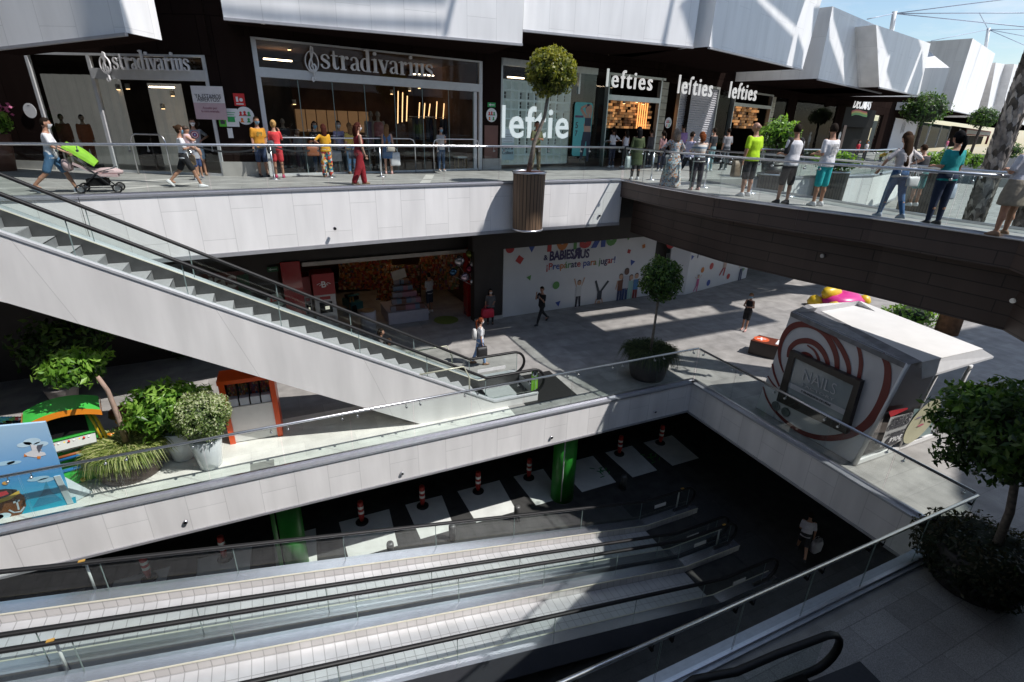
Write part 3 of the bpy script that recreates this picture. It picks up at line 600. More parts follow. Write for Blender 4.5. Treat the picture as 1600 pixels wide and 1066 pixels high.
# notices on the pillar
def notice(name,label,_,w,px,py,wd,ht,o,mat,extra=None,rnd=False):
    t=thing(name,label,'notice',w.P(*w.at(px,py,o),o)); u,z=w.at(px,py,o); mb=MB()
    if rnd: w.disc(mb,u,z,wd/2,o)
    else: w.box(mb,u-wd/2,u+wd/2,z-ht/2,z+ht/2,o,o+.008)
    mb.build('plate',mat,t)
    if extra: extra(t,u,z,o+.012)
    return t
wp=M('notice white',(.78,.78,.78),.5,0,.03); sg=M('sign green',(.03,.36,.10),.5,0,.03); sr=M('sign red',(.62,.03,.03),.5,0,.03); orange=M('orange',(.75,.19,.02),.5,0,.05)
def round_ex(w):
    def f(t,u,z,o):
        mb=MB(); 
        for i,(a,b,c) in enumerate(((-.16,.1,0),(0,.12,0),(.16,.1,1),(-.14,-.12,2),(.12,-.12,1))): w.disc(mb,u+a*.7,z+b*.8,.035,o,c,10,.003); w.poly(mb,[(u+a*.7-.06,z+b*.8-.09),(u+a*.7+.06,z+b*.8-.09),(u+a*.7,z+b*.8-.0)],o+.002,c)
        w.box(mb,u-.15,u+.15,z-.01,z+.0,o,o+.002,3); mb.build('pictogram',[sr,sg,orange,ink],t)
    return f
def lines_ex(w,col,n=5,wd=.22,dz=.055,bl=None):
    def f(t,u,z,o):
        mb=MB()
        for i in range(n): w.box(mb,u-wd/2,u+wd/2*(1-.2*(i%2)),z+.14-i*dz-.008,z+.14-i*dz+.008,o,o+.002)
        mb.build('printed_text',col,t)
        if bl is not None: mb=MB(); w.box(mb,u-.1,u+.1,z-.12,z+.02,o+.003,o+.005); mb.build('print_block',bl,t)
    return f
notice('fire_sign','small red fire hose sign on the dark pillar','',P1,374,156,.3,.34,.01,sr,lambda t,u,z,o:[(lambda mb:(P1.box(mb,u-.09,u-.03,z-.06,z+.08,o,o+.003),P1.disc(mb,u+.05,z+.0,.05,o,0,12,.003),P1.box(mb,u-.1,u+.1,z-.13,z-.1,o,o+.003),mb.build('pictogram',wp,t)))(MB())])
notice('notice_sheet','white and green notice sheet on the dark pillar','',P1,361,184,.4,.5,.01,wp,lines_ex(P1,M('green ink',(.05,.4,.12),.6,0,0),3,.26,.06,sg))
notice('notice_sheet','tall bright green notice with a small figure on the pillar edge','',P1,347,185,.2,.46,.02,M('lime notice',(.12,.50,.05),.5,0,.05),lambda t,u,z,o:[(lambda mb:(P1.disc(mb,u,z-.02,.05,o,0,12,.003),P1.box(mb,u-.06,u+.06,z-.16,z-.07,o,o+.003),mb.build('pictogram',ink,t)))(MB())])
notice('notice_sheet','tiny white sheet low on the dark pillar','',P1,360,208,.14,.28,.01,wp,lines_ex(P1,ink,1,.06,.05))
notice('round_notice','round white safety notice on the dark pillar left of the wide shop window','',P1,383,181,.5,.5,.01,wp,round_ex(P1),True)
notice('round_notice','round white notice on the dark wall left of the angled window','',W1,47,173,.42,.5,.09,wp,lines_ex(W1,ink,1,.08,.08),True)
# ---- wide shop
s2=thing('shopfront','wide glass shopfront with large serif lettering between two dark pillars','shopfront',W2.P(4,U))
uL,uR=.05,ub(W2,752,175); zt=9.55; zb=W2.at(560,124)[1]
mb=MB()
for u in (uL+.06,uR-.06): W2.box(mb,u-.07,u+.07,U,zt,-.06,.06)
W2.box(mb,uL,uR,zb-.13,zb+.13,-.12,.08); W2.box(mb,uL,uR,zt-.05,zt,-.06,.06); W2.box(mb,uR-.35,uR-.22,U,zb-.14,-.05,.03); W2.box(mb,uL,uR,U,U+.06,-.06,.05)
wf=mb.build('window_frame',frame_m,s2)
n=7; 
for k in range(n):
    a=uL+.14+(uR-uL-.5)*k/n; b=uL+.14+(uR-uL-.5)*(k+1)/n; mb=MB(); W2.quad(mb,a,b-.02,U+.05,zb,0); W2.box(mb,b-.02,b,U+.05,zb,-.01,.01,1); mb.build('window_pane',[shop_glass,edge_mat],wf)
mb=MB(); W2.quad(mb,uL,uR,zb,zt,0); mb.build('window_pane',shop_glass,wf)
room('room',W2,-.2,uR+.1,zt,6.,s2,M('warm brown shop wall',(.13,.075,.05),.8,0,.3,1.2,0,.1))
for k_,(u_,o_) in enumerate(((.9,-2.4),(6.9,-3.4))):
    mb=MB(); W2.box(mb,u_,u_+.9,9.2,9.24,o_-.06,o_+.06); mb.build('ceiling_strip_fill_light',M('warm strip fill light',(1.,.74,.5),.5,0,0,emit=9.),s2)
strad(W2,s2,(490,127),(489,72),(501,100),(677,100),(590,114),(590,93))
for px,py in ((452,78),(541,84),(681,91)): spots(W2,s2,[(px,py)],-2.)
spots(W2,s2,[(460,163),(409,155),(530,128),(640,142),(655,138),(700,147),(645,136),(612,147)],-4.)
# lit tan shelving at the back
for k in range(8):
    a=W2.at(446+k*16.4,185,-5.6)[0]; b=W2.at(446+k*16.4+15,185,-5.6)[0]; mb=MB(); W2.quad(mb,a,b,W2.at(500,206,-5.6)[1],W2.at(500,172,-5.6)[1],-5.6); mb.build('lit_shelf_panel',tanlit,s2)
mb=MB(); 
for py in (207,218,229): z=W2.at(520,py,-5.2)[1]; W2.box(mb,W2.at(400,200,-5.2)[0],W2.at(600,200,-5.2)[0],z-.03,z,-5.6,-5.2)
mb.build('shelf_board',M('brown shelf',(.14,.07,.035),.6,0,.2),s2)
for px,py,l in ((622,168,50),(629,168,46),(636,170,40),(655,177,34),(663,176,30),(671,172,20),(682,176,36),(693,178,34),(703,176,30),(715,172,46),(719,184,30)):
    u,z=W2.at(px,py,-3.); h=l*.012; mb=MB(); mb.tube([W2.P(u-.05,z-h,-3.),W2.P(u+.04,z+h,-3.)],.02,6); mb.build('light_tube',M('tube lamp',(1.,.6,.28),.5,0,0,emit=2.2),s2)
mb=MB(); z0_=W2.at(690,235,-3)[1]
mb.tube([W2.P(W2.at(640,195,-3)[0],7.6,-3),W2.P(W2.at(735,195,-3)[0],7.6,-3)],.02,6)
random.seed(3)
cl=[M('cloth '+n,c,.9,0,.2) for n,c in (('grey',(.1,.1,.11)),('navy',(.03,.04,.08)),('cream',(.3,.27,.22)),('rust',(.2,.07,.03)))]
for k in range(16):
    u=W2.at(642+k*5.5,215,-3)[0]; W2.box(mb,u,u+.12,6.6+random.random()*.25,7.55,-3.2,-2.8,1+k%4)
mb.build('clothes_rail',[steel]+cl,s2)
for px,c in ((440,0),(470,2),(540,1)):
    u=W2.at(px,250,-2.6)[0]; mb=MB(); W2.box(mb,u-.55,u+.55,U,U+.85,-3.3,-2.4,0); 
    for k in range(6): W2.box(mb,u-.5+.17*k,u-.37+.17*k,U+.86,U+.92+.1*random.random(),-3.1,-2.6,1+(k+c)%4)
    mb.build('display_table',[M('pale table',(.2,.2,.2),.6,0,.1)]+cl,s2)
t=thing('stool','small white topped stool inside the wide shop window','stool',W2.P(W2.at(720,262,-.5)[0],U,-.5))
u=W2.at(720,262,-.5)[0]; mb=MB(); W2.box(mb,u-.22,u+.22,U+.42,U+.48,-.7,-.35); mb.build('seat',wp,t)
for a in (-.2,.16):
    for o in (-.68,-.4): mb=MB(); W2.box(mb,u+a,u+a+.04,U+.01,U+.42,o,o+.03); mb.build('leg',M('stool leg',(.35,.22,.1),.5,0,.1),t)
# queue rails in front of the windows
def hoop(label,w,pxa,pxb,o,h=1.15,px_y=262):
    ua=w.at(pxa,px_y-40,o)[0]; ubb=w.at(pxb,px_y-40,o)[0]; mb=MB(); r=.18
    P=[w.P(ua,U,o),w.P(ua,U+h-r,o),w.P(ua+r*.3,U+h-r*.3,o),w.P(ua+r,U+h,o),w.P(ubb-r,U+h,o),w.P(ubb-r*.3,U+h-r*.3,o),w.P(ubb,U+h-r,o),w.P(ubb,U,o)]
    mb.tube(P,.022,8); return tag(mb.build('barrier_hoop',steel),label,'barrier hoop')
hoop('long steel hoop barrier in front of the wide shop window, left half',W2,424,648,.45)
hoop('short steel hoop barrier at the right end of the wide shop window',W2,677,748,.45)
hoop('steel hoop barrier inside the angled shopfront',W1,205,258,.4)
hoop('steel hoop barrier beside the lit wooden shop entrance',W3,944,975,.4)
# ---- right shop with rounded sans lettering
s3=thing('shopfront','glass shopfront with white lattice display and bold sign over its wooden lit entrance','shopfront',W3.P(3,U))
uw0,uw1=ub(W3,781,175),ub(W3,928,180); ue0,ue1=ub(W3,946,180),ub(W3,1024,190); zt=9.75
mb=MB(); W3.box(mb,uw0,uw0+.08,U,zt,-.05,.06); W3.box(mb,uw0,uw1,zt-.25,zt,-.05,.06); uq=ub(W3,906,110); W3.box(mb,uq-.05,uq+.05,U+3,zt,-.05,.05)
W3.box(mb,ue0-.06,ue0,U,zt-.1,-.1,.12); W3.box(mb,ue0,ue1,W3.at(985,155)[1]-.1,W3.at(985,155)[1]+.12,-.1,.1); W3.box(mb,ue0,ue1+.3,zt-.2,zt-.1,-.1,.1); W3.box(mb,ue1,ue1+.1,U,zt-.1,-.1,.1)
wf=mb.build('window_frame',M('steel frame',(.4,.42,.42),.35,.6,.1),s3)
mb=MB(); W3.quad(mb,uw0,uw1,U+.05,zt-.25,0.); mb.build('window_pane',glass('clear shop glass',(.88,.94,.93),1.1),wf)
mb=MB(); mb.face([W3.P(uw1,U,0),W3.P(uw1,zt,0),W3.P(uw1+.1,zt,.9),W3.P(uw1+.1,U,.9)]); mb.build('glass_fin',green_glass,s3)
room('room',W3,uw0-.1,ue1+2.6,zt,5.,s3)
# white lattice behind the glass
latt=M('white lattice',(.55,.62,.62),.6,0,.04,3.,emit=.09); o=-.5; mb=MB(); u0=uw0+.1; u1=uq; z0,z1=U+.15,U+3.35  # faint glow put into the lattice colour to lift it behind the glass
nz=9; nu=10
W3.box(mb,u0,u1,z0,z1,o-.35,o-.3,0)
for i in range(nu+1): u=u0+(u1-u0)*i/nu; W3.box(mb,u-.035,u+.035,z0,z1,o-.3,o)
for j in range(nz+1): z=z0+(z1-z0)*j/nz; W3.box(mb,u0,u1,z-.03,z+.03,o-.3,o+.002)
mb.build('lattice_display',latt,s3)
mb=MB(); random.seed(5)
for i in range(nu):
    for j in range(nz):
        if (j in (2,3,4,5,6,7) and i in (3,4,5,7,8)) or (j in (4,7) and i in (0,1)) or (i==9 and j in (3,5,7)) or (i in (4,5,7) and j==1):
            du=(u1-u0)/nu; dz=(z1-z0)/nz
            for a in (.18,.55):
                for b in (.18,.55): W3.box(mb,u0+du*(i+a),u0+du*(i+a+.27),z0+dz*(j+b),z0+dz*(j+b+.3),o-.30,o-.28)
mb.build('lattice_opening',M('dark opening',(.05,.05,.05),.7,0,.2),s3)
# lettering on the window and over the doors
q0=W3.at(783,205,.05); q1=W3.at(888,205,.05); zc=(W3.at(836,175,.05)[1]+W3.at(836,208,.05)[1])/2
W3.text('window_lettering','leftie',M('frosted letters',(.86,.95,.94),.5,0,.02,emit=.5),(q0[0]+q1[0])/2,zc,s3,q1[0]-q0[0],.04,bold=.012,extr=.02,space=1.08)  # glow put into the letter colour sets them off from the lattice
q0=W3.at(948,125,.1); q1=W3.at(1020,125,.1); W3.text('sign_lettering','lefties',signlit,(q0[0]+q1[0])/2,W3.at(984,125,.1)[1],s3,q1[0]-q0[0],.1,bold=.002,extr=.03,space=1.22)
# transparent notices on the glass
pt=thing('window_poster','pale frosted collection-service notice on the lattice window','poster',W3.P(uw0+.6,U+1)); a=W3.at(783,248,.05); b=W3.at(804,202,.05)
mb=MB(); W3.box(mb,a[0],b[0],(a[1]+b[1])/2+.05,b[1],.04,.05); mb.build('upper_sheet',M('frosted notice',(.62,.72,.74),.5,0,.03),pt)
mb=MB(); W3.box(mb,a[0],b[0],a[1]-.05,(a[1]+b[1])/2+.03,.04,.05); mb.build('lower_sheet',M('frosted teal notice',(.38,.55,.58),.5,0,.03),pt)
W3.text('headline','Click &',ink,(a[0]+b[0])/2,(a[1]+b[1])/2-.15,pt,.55,.056,extr=.002,bold=.01); W3.text('headline','Collect',ink,(a[0]+b[0])/2,(a[1]+b[1])/2-.33,pt,.55,.056,extr=.002,bold=.01)
mb=MB()
for i in range(4): W3.box(mb,a[0]+.1,b[0]-.1,b[1]-.2-.09*i,b[1]-.19-.09*i,.05,.053)
mb.build('printed_text',ink,pt)
# teal advert with a sportswear model
ad=thing('advert_panel','teal advert panel of a sportswear model with raised arms in the shop window','advert',W3.P(uq,U))
a=W3.at(893,244,.07); b=W3.at(927,161,.07); mb=MB(); du=b[0]-a[0]; dz=b[1]-a[1]; r=.12
pl=[]
for cx,cz,t0 in ((b[0]-r,b[1]-r,0),(a[0]+r,b[1]-r,90),(a[0]+r,a[1]+r,180),(b[0]-r,a[1]+r,270)): pl+=[(cx+r*math.cos(R(t0+t)),cz+r*math.sin(R(t0+t))) for t in (0,30,60,90)]
W3.poly(mb,pl,.07); mb.build('board',M('teal board',(.10,.48,.47),.5,0,.04),ad)
skin_p=M('printed skin',(.50,.30,.22),.6,0,.05); navy_p=M('printed navy',(.03,.04,.07),.6,0,.1)
f=lambda x,y:(a[0]+du*x,a[1]+dz*y)
mb=MB()
for pts in ([(.55,.60),(.95,.60),(.98,.45),(.60,.45)],[(.62,.74),(.9,.74),(.94,.60),(.58,.60)],[(.7,.80),(.82,.80),(.82,.73),(.70,.73)],[(.30,.86),(.36,.91),(.70,.76),(.62,.70)],[(.30,.86),(.36,.92),(.66,.97),(.66,.93)],[(.98,.86),(.92,.91),(.84,.76),(.92,.70)],[(.98,.86),(.94,.95),(.8,.97),(.8,.93)]): W3.poly(mb,[f(*p) for p in pts],.074)
W3.disc(mb,*f(.76,.86),.17,.072,0,16,.004)
mb.build('model_skin',skin_p,ad)
mb=MB()
for pts in ([(.60,.72),(.95,.72),(.95,.57),(.60,.57)],[(.55,.46),(.98,.46),(1.0,.28),(.5,.28)],[(.48,.30),(.74,.30),(.62,.0),(.45,-.1)],[(.76,.30),(1.0,.30),(.96,-.1),(.84,-.1)]): W3.poly(mb,[f(*p) for p in pts],.077)
mb.build('model_clothing',navy_p,ad); mb=MB(); W3.disc(mb,*f(.76,.90),.18,.070,0,16,.002); mb.build('model_hair',navy_p,ad)
W3.text('price','5',ink,*f(.17,.58),ad,.14,.08,extr=.002,bold=.01); W3.text('price','7',ink,*f(.17,.43),ad,.15,.08,extr=.002,bold=.01)
mb=MB(); W3.box(mb,f(.05,.7)[0],f(.5,.7)[0],f(0,.72)[1],f(0,.76)[1],.074,.078); mb.build('caption_bar',M('plum bar',(.12,.05,.12),.5,0,0),ad)
# lit wooden block wall inside the entrance
def blocks(w,par,px0,px1,py0,py1,o,seed,n=(12,9)):
    random.seed(seed); a=w.at(px0,py1,o); b=w.at(px1,py0,o); mb=MB()
    for i in range(n[0]):
        for j in range(n[1]):
            if random.random()<.82:
                du=(b[0]-a[0])/n[0]; dz=(b[1]-a[1])/n[1]; w.box(mb,a[0]+du*(i+.06),a[0]+du*(i+.94),a[1]+dz*(j+.05),a[1]+dz*(j+.9),o,o+.04+.2*random.random(),random.choice((0,0,1,2)))
    mb.build('wood_block_wall',[wood_lit,M('dim wood block',(.2,.1,.045),.6,0,.3,2.,emit=.12),M('bright wood block',(.62,.30,.11),.6,0,.25,2.,emit=.7)],par)  # wood glows: the entrance lighting is put into the block materials
for u_ in (uw0+1.2,uw0+2.6):
    mb=MB(); W3.box(mb,u_,u_+.8,9.2,9.24,-1.25,-1.13); mb.build('ceiling_strip_fill_light',M('warm strip fill light',(1.,.74,.5),.5,0,0,emit=9.),s3)  # strips added to light the room behind the lattice
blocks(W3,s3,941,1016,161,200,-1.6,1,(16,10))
spots(W3,s3,[(995,160),(975,162),(958,156),(1005,163)],-1.3)
for k in range(5): u=W3.at(996+k*3.4,178,-1.3)[0]; mb=MB(); W3.box(mb,u,u+.03,7.4,8.6,-1.3,-1.25); mb.build('light_strip',M('amber strip',(1.,.42,.12),.5,0,0,emit=1.6),s3)
gb=M('glass block jamb',(.28,.26,.20),.25,0,.3,4.); mb=MB()
for j in range(12): W3.box(mb,ue1+.12,ue1+.62,U+.1+j*.31,U+.1+j*.31+.29,-.2,.05)
mb.build('tiled_jamb',gb,s3)
notice('round_notice','round white safety notice on the bronze panel under the green arrow sign','',W3,768,180,.5,.5,.08,wp,round_ex(W3),True)
t=notice('exit_sign','green exit arrow sign above the round notice beside the lattice window','',W3,768,164,.36,.16,.08,sg,lambda t,u,z,o:[(lambda mb:(W3.box(mb,u-.06,u+.13,z-.015,z+.015,o,o+.003),W3.poly(mb,[(u-.14,z),(u-.05,z-.05),(u-.05,z+.05)],o+.002),mb.build('arrow',wp,t)))(MB())])
# ---- second part of that shop: shutter and further entrance
s4=thing('shopfront','shopfront bay closed by a grey roller shutter under a bold lowercase sign','shopfront',W4.P(1,U))
us0,us1=ub(W4,1054,200),ub(W4,1112,200); zt=9.6
mb=MB(); nrow=34
for j in range(nrow): z=U+(zt-.1-U)*j/nrow; dz=(zt-.1-U)/nrow; mb.face([W4.P(us0,z,.0),W4.P(us1,z,.0),W4.P(us1,z+dz*.6,.05),W4.P(us0,z+dz*.6,.05)]); mb.face([W4.P(us0,z+dz*.6,.05),W4.P(us1,z+dz*.6,.05),W4.P(us1,z+dz,.0),W4.P(us0,z+dz,.0)])
mb.build('roller_shutter',M('grey shutter',(.50,.50,.53),.45,.3,.05),s4)
mb=MB(); W4.box(mb,us0-.05,us0,U,zt,-.1,.1); W4.box(mb,us1,us1+.1,U,zt,-.1,.1); W4.box(mb,us0,us1,zt-.12,zt,-.1,.12); mb.build('shutter_frame',MATS['steel frame'],s4)
q0=W4.at(1060,135,.15); q1=W4.at(1114,135,.15); W4.text('sign_lettering','lefties',signlit,(q0[0]+q1[0])/2,W4.at(1087,135,.15)[1],s4,q1[0]-q0[0],.15,bold=.002,extr=.03,space=1.22)
s5=thing('shopfront','narrow shopfront bay with wooden block interior right of the roller shutter','shopfront',W4.P(4,U))
uj0,uj1=ub(W4,1138,200),ub(W4,1196,200); mb=MB(); W4.box(mb,uj0-.1,uj0,U,zt,-.1,.15); W4.box(mb,uj1,uj1+.1,U,zt,-.1,.1); W4.box(mb,uj0,uj1,W4.at(1165,165)[1]-.08,W4.at(1165,165)[1]+.1,-.1,.1); W4.box(mb,uj0,uj1,zt-.1,zt,-.1,.1); mb.build('door_frame',MATS['steel frame'],s5)
q0=W4.at(1140,143,.15); q1=W4.at(1183,143,.15); W4.text('sign_lettering','lefties',signlit,(q0[0]+q1[0])/2,W4.at(1161,143,.15)[1],s5,q1[0]-q0[0],.15,bold=.002,extr=.03,space=1.22)
room('room',W4,us1,uj1+2.5,zt,5.,s5); blocks(W4,s5,1137,1182,168,200,-.5,2,(10,8))
mb=MB(); dim_glass=glass('dim shop glass',(.8,.84,.84),.2,1.5); W4.quad(mb,us1+.1,uj0-.1,U,zt,0); mb.build('window_pane',dim_glass,s5); uk=ub(W4,1222,200)
mb=MB(); W4.quad(mb,uj1+.7,uk,U,zt,.0); mb.build('window_pane',dim_glass,s5)
mb=MB()
for j in range(12): W4.box(mb,uj1+.1,uj1+.7,U+.1+j*.31,U+.1+j*.31+.29,-.2,.05)
mb.build('tiled_jamb',gb,s5)
notice('round_notice','round white safety notice on the dark pillar left of the roller shutter','',W3,1044,192,.5,.55,.07,wp,round_ex(W3),True)
notice('round_notice','oval white notice on the dark pillar above the round bush','',W4,1218,187,.5,.6,.2,wp,round_ex(W4),True)
# ---- sports shop window with track lights
s6=thing('shopfront','dark shop window with track lights and two pale mannequins, left of the dark doorway','shopfront',W4.P(9,U))
uz0,uz1=ub(W4,1236,200),ub(W4,1300,200)
mb=MB(); W4.box(mb,uk,uz0,U,9.5,-.3,.05); mb.build('pillar',dark_clad,s6); mb=MB(); W4.box(mb,uz1,ub(W4,1316,190),U,9.5,-.3,.05); mb.build('pillar',dark_clad,s6)
mb=MB(); W4.quad(mb,uz0,uz1,U,9.4,0); mb.build('window_pane',dim_glass,s6); room('room',W4,uz0-.1,uz1+.1,9.5,6.,s6)
mb=MB(); W4.box(mb,uz0,uz0+(uz1-uz0)*.66,U+1.9,9.2,-5.5,-5.3); mb.build('pale_back_wall',M('pale shop wall',(.16,.155,.15),.6,0,.1,1.),s6)
for k in range(6): u=uz0+.8+(uz1-uz0-1.2)*k/6; mb=MB(); mb.tube([W4.P(u,9.2,-1),W4.P(u+.1,8.95,-.8)],.07,8); mb.build('track_light',black,s6)
spots(W4,s6,[(1252,186),(1272,186),(1238,184)],-4.)
# ---- doorway with the italic sign
s7=thing('shopfront','black recessed doorway with a small italic sign and a coloured stripe above','shopfront',W4.P(14,U))
ua,ub_=ub(W4,1316,190),ub(W4,1372,200)
mb=MB(); W4.quad(mb,ua,ub_,U,9.5,-.6); W4.box(mb,ua,ub_-2.2,8.0,9.5,-.6,.04); mb.build('dark_surround',black,s7)
mb=MB(); W4.quad(mb,ub_-2.4,ub_-.3,U,9.0,.02); mb.build('window_pane',dim_glass,s7)
q0=W4.at(1334,163,.1); q1=W4.at(1362,163,.1); W4.text('sign_lettering','DECIMAS',signlit,(q0[0]+q1[0])/2,W4.at(1348,162,.1)[1],s7,q1[0]-q0[0],.1,bold=.01,extr=.02,shear=.3)
mb=MB()
for k,c in enumerate((0,1,2)):
    pts=[(W4.at(1332+x,173+k*2.4-2*math.sin(x/5),.1)) for x in (0,6,12,18,24)]
    for i in range(4): W4.poly(mb,[(pts[i][0],pts[i][1]-.18),(pts[i+1][0],pts[i+1][1]-.18),pts[i+1],pts[i]],.06+.002*k,c)
mb.build('colour_stripe',[M('stripe red',(.5,.06,.05),.5,0,0),M('stripe yellow',(.5,.4,.05),.5,0,0),M('stripe green',(.1,.35,.08),.5,0,0)],s7)
mb=MB(); u=ub(W4,1311,230); W4.box(mb,u-.35,u+.35,U,8.1,.06,.1); mb.build('bronze_panel',MATS['bronze panel'],s7)
notice('round_notice','oval white notice on the slim bronze panel left of the black doorway','',W4,1312,212,.6,.7,.12,wp,lines_ex(W4,sr,1,.1,.1),True)
# ---- farther shops
s8=thing('shopfront','pale shop hoarding with dark spiky lettering beyond the black doorway','shopfront',W5.P(2,U))
a,b=W5.at(1392,205),W5.at(1428,205); mb=MB(); W5.box(mb,a[0],b[0],U,9.2,-.2,.15); mb.build('hoarding',M('pale hoarding',(.62,.61,.66),.5,0,.04),s8)
mb=MB(); c=W5.at(1410,205,.2)
for x,y,l,t in ((-.9,.4,1.2,8),(-.5,.2,1.,-10),(-.1,.5,1.3,6),(.35,.3,1.1,-8),(.7,.55,1.2,10),(1.05,.3,.9,-5)): 
    z=c[1]+y; W5.poly(mb,[(c[0]+x-.07,z-l/2),(c[0]+x+.07,z-l/2),(c[0]+x+.07+l*math.tan(R(t)),z+l/2),(c[0]+x-.07+l*math.tan(R(t)),z+l/2)],.16)
mb.build('sign_lettering',ink,s8)
mb=MB(); W5.box(mb,W5.at(1374,200)[0],a[0],U,9.4,-.3,.1); mb.build('pillar',dark_clad,s8)
s9=thing('shopfront','distant glass shopfront behind the leaning woman with long hair','shopfront',W5.P(8,U)); a,b=W5.at(1428,210)[0],W5.at(1482,210)[0]
room('room',W5,a,b,9.2,5,s9,M('teal shop wall',(.16,.22,.22),.6,0,.2,1.)); mb=MB()
for k in range(4): W5.box(mb,a+(b-a)*k/3-.1,a+(b-a)*k/3+.1,U,9.2,-.1,.1)
wf=mb.build('window_frame',frame_m,s9)
for k in range(3): mb=MB(); W5.quad(mb,a+(b-a)*k/3+.1,a+(b-a)*(k+1)/3-.1,U,9.2,0); mb.build('window_pane',dim_glass,wf)
s10=thing('shopfront','distant red and dark shopfront behind the black haired woman','shopfront',W5.P(22,U)); a,b,c=W5.at(1484,215)[0],W5.at(1505,215)[0],W5.at(1545,215)[0]
mb=MB(); W5.box(mb,a,b,U,9.3,-.4,.05); mb.build('dark_bay',shop_dark,s10); mb=MB(); W5.box(mb,b,c,U+2.2,9.3,-.4,.1); W5.box(mb,b,b+1.2,U,9.3,-.4,.1); W5.box(mb,c-1.,c,U,9.3,-.4,.1); mb.build('red_frame',M('shop red',(.40,.025,.03),.5,0,.1),s10)
mb=MB(); W5.box(mb,b+1.2,c-1,U,U+2.2,-1.5,-1.2); mb.build('dark_doorway',black,s10); mb=MB(); W5.box(mb,b+2,c-2,8.2,9.0,.1,.14); mb.build('sign_board',wp,s10)
mb=MB(); W5.box(mb,(a+b)/2-1,(a+b)/2+1,7.6,9.,.06,.1); mb.build('poster_panel',M('poster grey',(.5,.5,.55),.5,0,.2,1.),s10)
# ================================================================ white faceted volumes
def volume(label,b0,b1,t0,t1,z0,dep,wall=None,off=0.,ztop=17.):
    A=G(*b0,z0); Bq=G(*b1,z0)
    if wall: A,Bq=[V(*b,wall.A+wall.n*off,wall.n) for b in (b0,b1)]
    d=(Bq-A); d.z=0; d.normalize(); n=Vector((d.y,-d.x,0)); n=n if n.y<0 else -n
    T0=V(*t0,A,n) if t0 else Vector((A.x,A.y,ztop)); T1=V(*t1,A,n) if t1 else Vector((Bq.x,Bq.y,ztop))
    k=-n*dep; t=thing('facade_volume',label,'facade volume',A)
    mb=MB(); uv=lambda p:((p-A).dot(d),p.z)
    if n.cross(d).z*1>0: pass
    F=[A,Bq,T1,T0]; mb.face(F,0,[uv(p) for p in F])
    for p,q,flip in ((A,T0,1),(Bq,T1,0)):
        Q=[p,q,q+k,p+k]; mb.face(Q if flip else Q[::-1],0,[(0,x.z) if i in (0,1) else (dep,x.z) for i,x in enumerate(Q)] if flip else [(0,x.z) if i in (2,3) else (dep,x.z) for i,x in enumerate(Q[::-1])])
    mb.face([T0,T1,T1+k,T0+k],0); mb.face([A+k,Bq+k,T1+k,T0+k][::-1],0)
    mb.build('wall_cladding',vol_clad,t)
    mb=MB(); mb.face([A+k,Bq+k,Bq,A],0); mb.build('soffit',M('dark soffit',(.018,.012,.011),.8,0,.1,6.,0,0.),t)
    mb=MB(); mb.obox(A-Vector((0,0,.07))-n*.05,Bq-A,n*.10,(0,0,.065)); mb.build('drip_profile',lip,t)
    return A,Bq,T0,T1,n
VOL=[]
VOL.append(volume('white angular facade block above the left angled shop, cut by the picture edge',(-40,78),(197,51),None,None,9.1,1.2,W1,2.7))
VOL.append(volume('wide white facade block above the wide serif-lettered shop',(349,27),(816,68),None,None,9.8,4))
VOL.append(volume('bright white facade block above the lattice window shop',(817,46),(1083,73),None,None,10.3,4))
VOL.append(volume('shaded white facade block with crossing light stripes above the roller shutter',(1108,73),(1254,108),None,(1284,0),10.3,6))
VOL.append(volume('white facade block with a slanted light stripe above the track-lit shop',(1278,123),(1377,145),(1301,10),(1398,52),10.,7))
VOL.append(volume('white facade block with a grey hexagonal shadow, above the black doorway',(1374,136),(1436,149),(1369,39),(1454,68),10.,7))
VOL.append(volume('small pale facade block behind the ball-shaped tree',(1418,160),(1470,152),(1446,76),(1484,106),10.,7))
VOL.append(volume('tall white facade block right of the ball-shaped tree',(1485,172),(1525,181),(1520,60),(1555,84),10.,9))
VOL.append(volume('distant white facade block left of the palm trunks',(1540,184),(1562,189),(1556,98),(1592,104),10.,9))
VOL.append(volume('farthest white facade block behind the palm trunks',(1562,186),(1640,205),(1585,100),(1640,110),10.,9))
# ---------------------------------------------------------------- roof masts with cables
def mast(label,px,base,top,dist):
    n=(0.6,.8); P=V(*base,(n[0]*dist,n[1]*dist),n); T=V(*top,(n[0]*dist,n[1]*dist),n); t=thing('cable_mast',label,'mast',P)
    mb=MB(); mb.tube([P-Vector((0,0,2)),T],.24,10); mb.build('pole',white_paint,t)
    for q in px:
        E=V(*q,(n[0]*dist*.95,n[1]*dist*.95),n); mb=MB(); mb.tube([T-Vector((0,0,.2)),E],.05,5); mb.build('cable',M('steel cable',(.4,.45,.55),.5,.3,0),t)
mast('white mast with taut cables behind the nearer roof blocks',[(1640,20),(1640,-10),(1355,30),(1640,46)],(1398,38),(1398,18),75)
mast('white mast with taut cables behind the farther roof blocks',[(1640,46),(1455,64),(1640,64),(1640,88),(1530,20)],(1544,72),(1545,44),110)
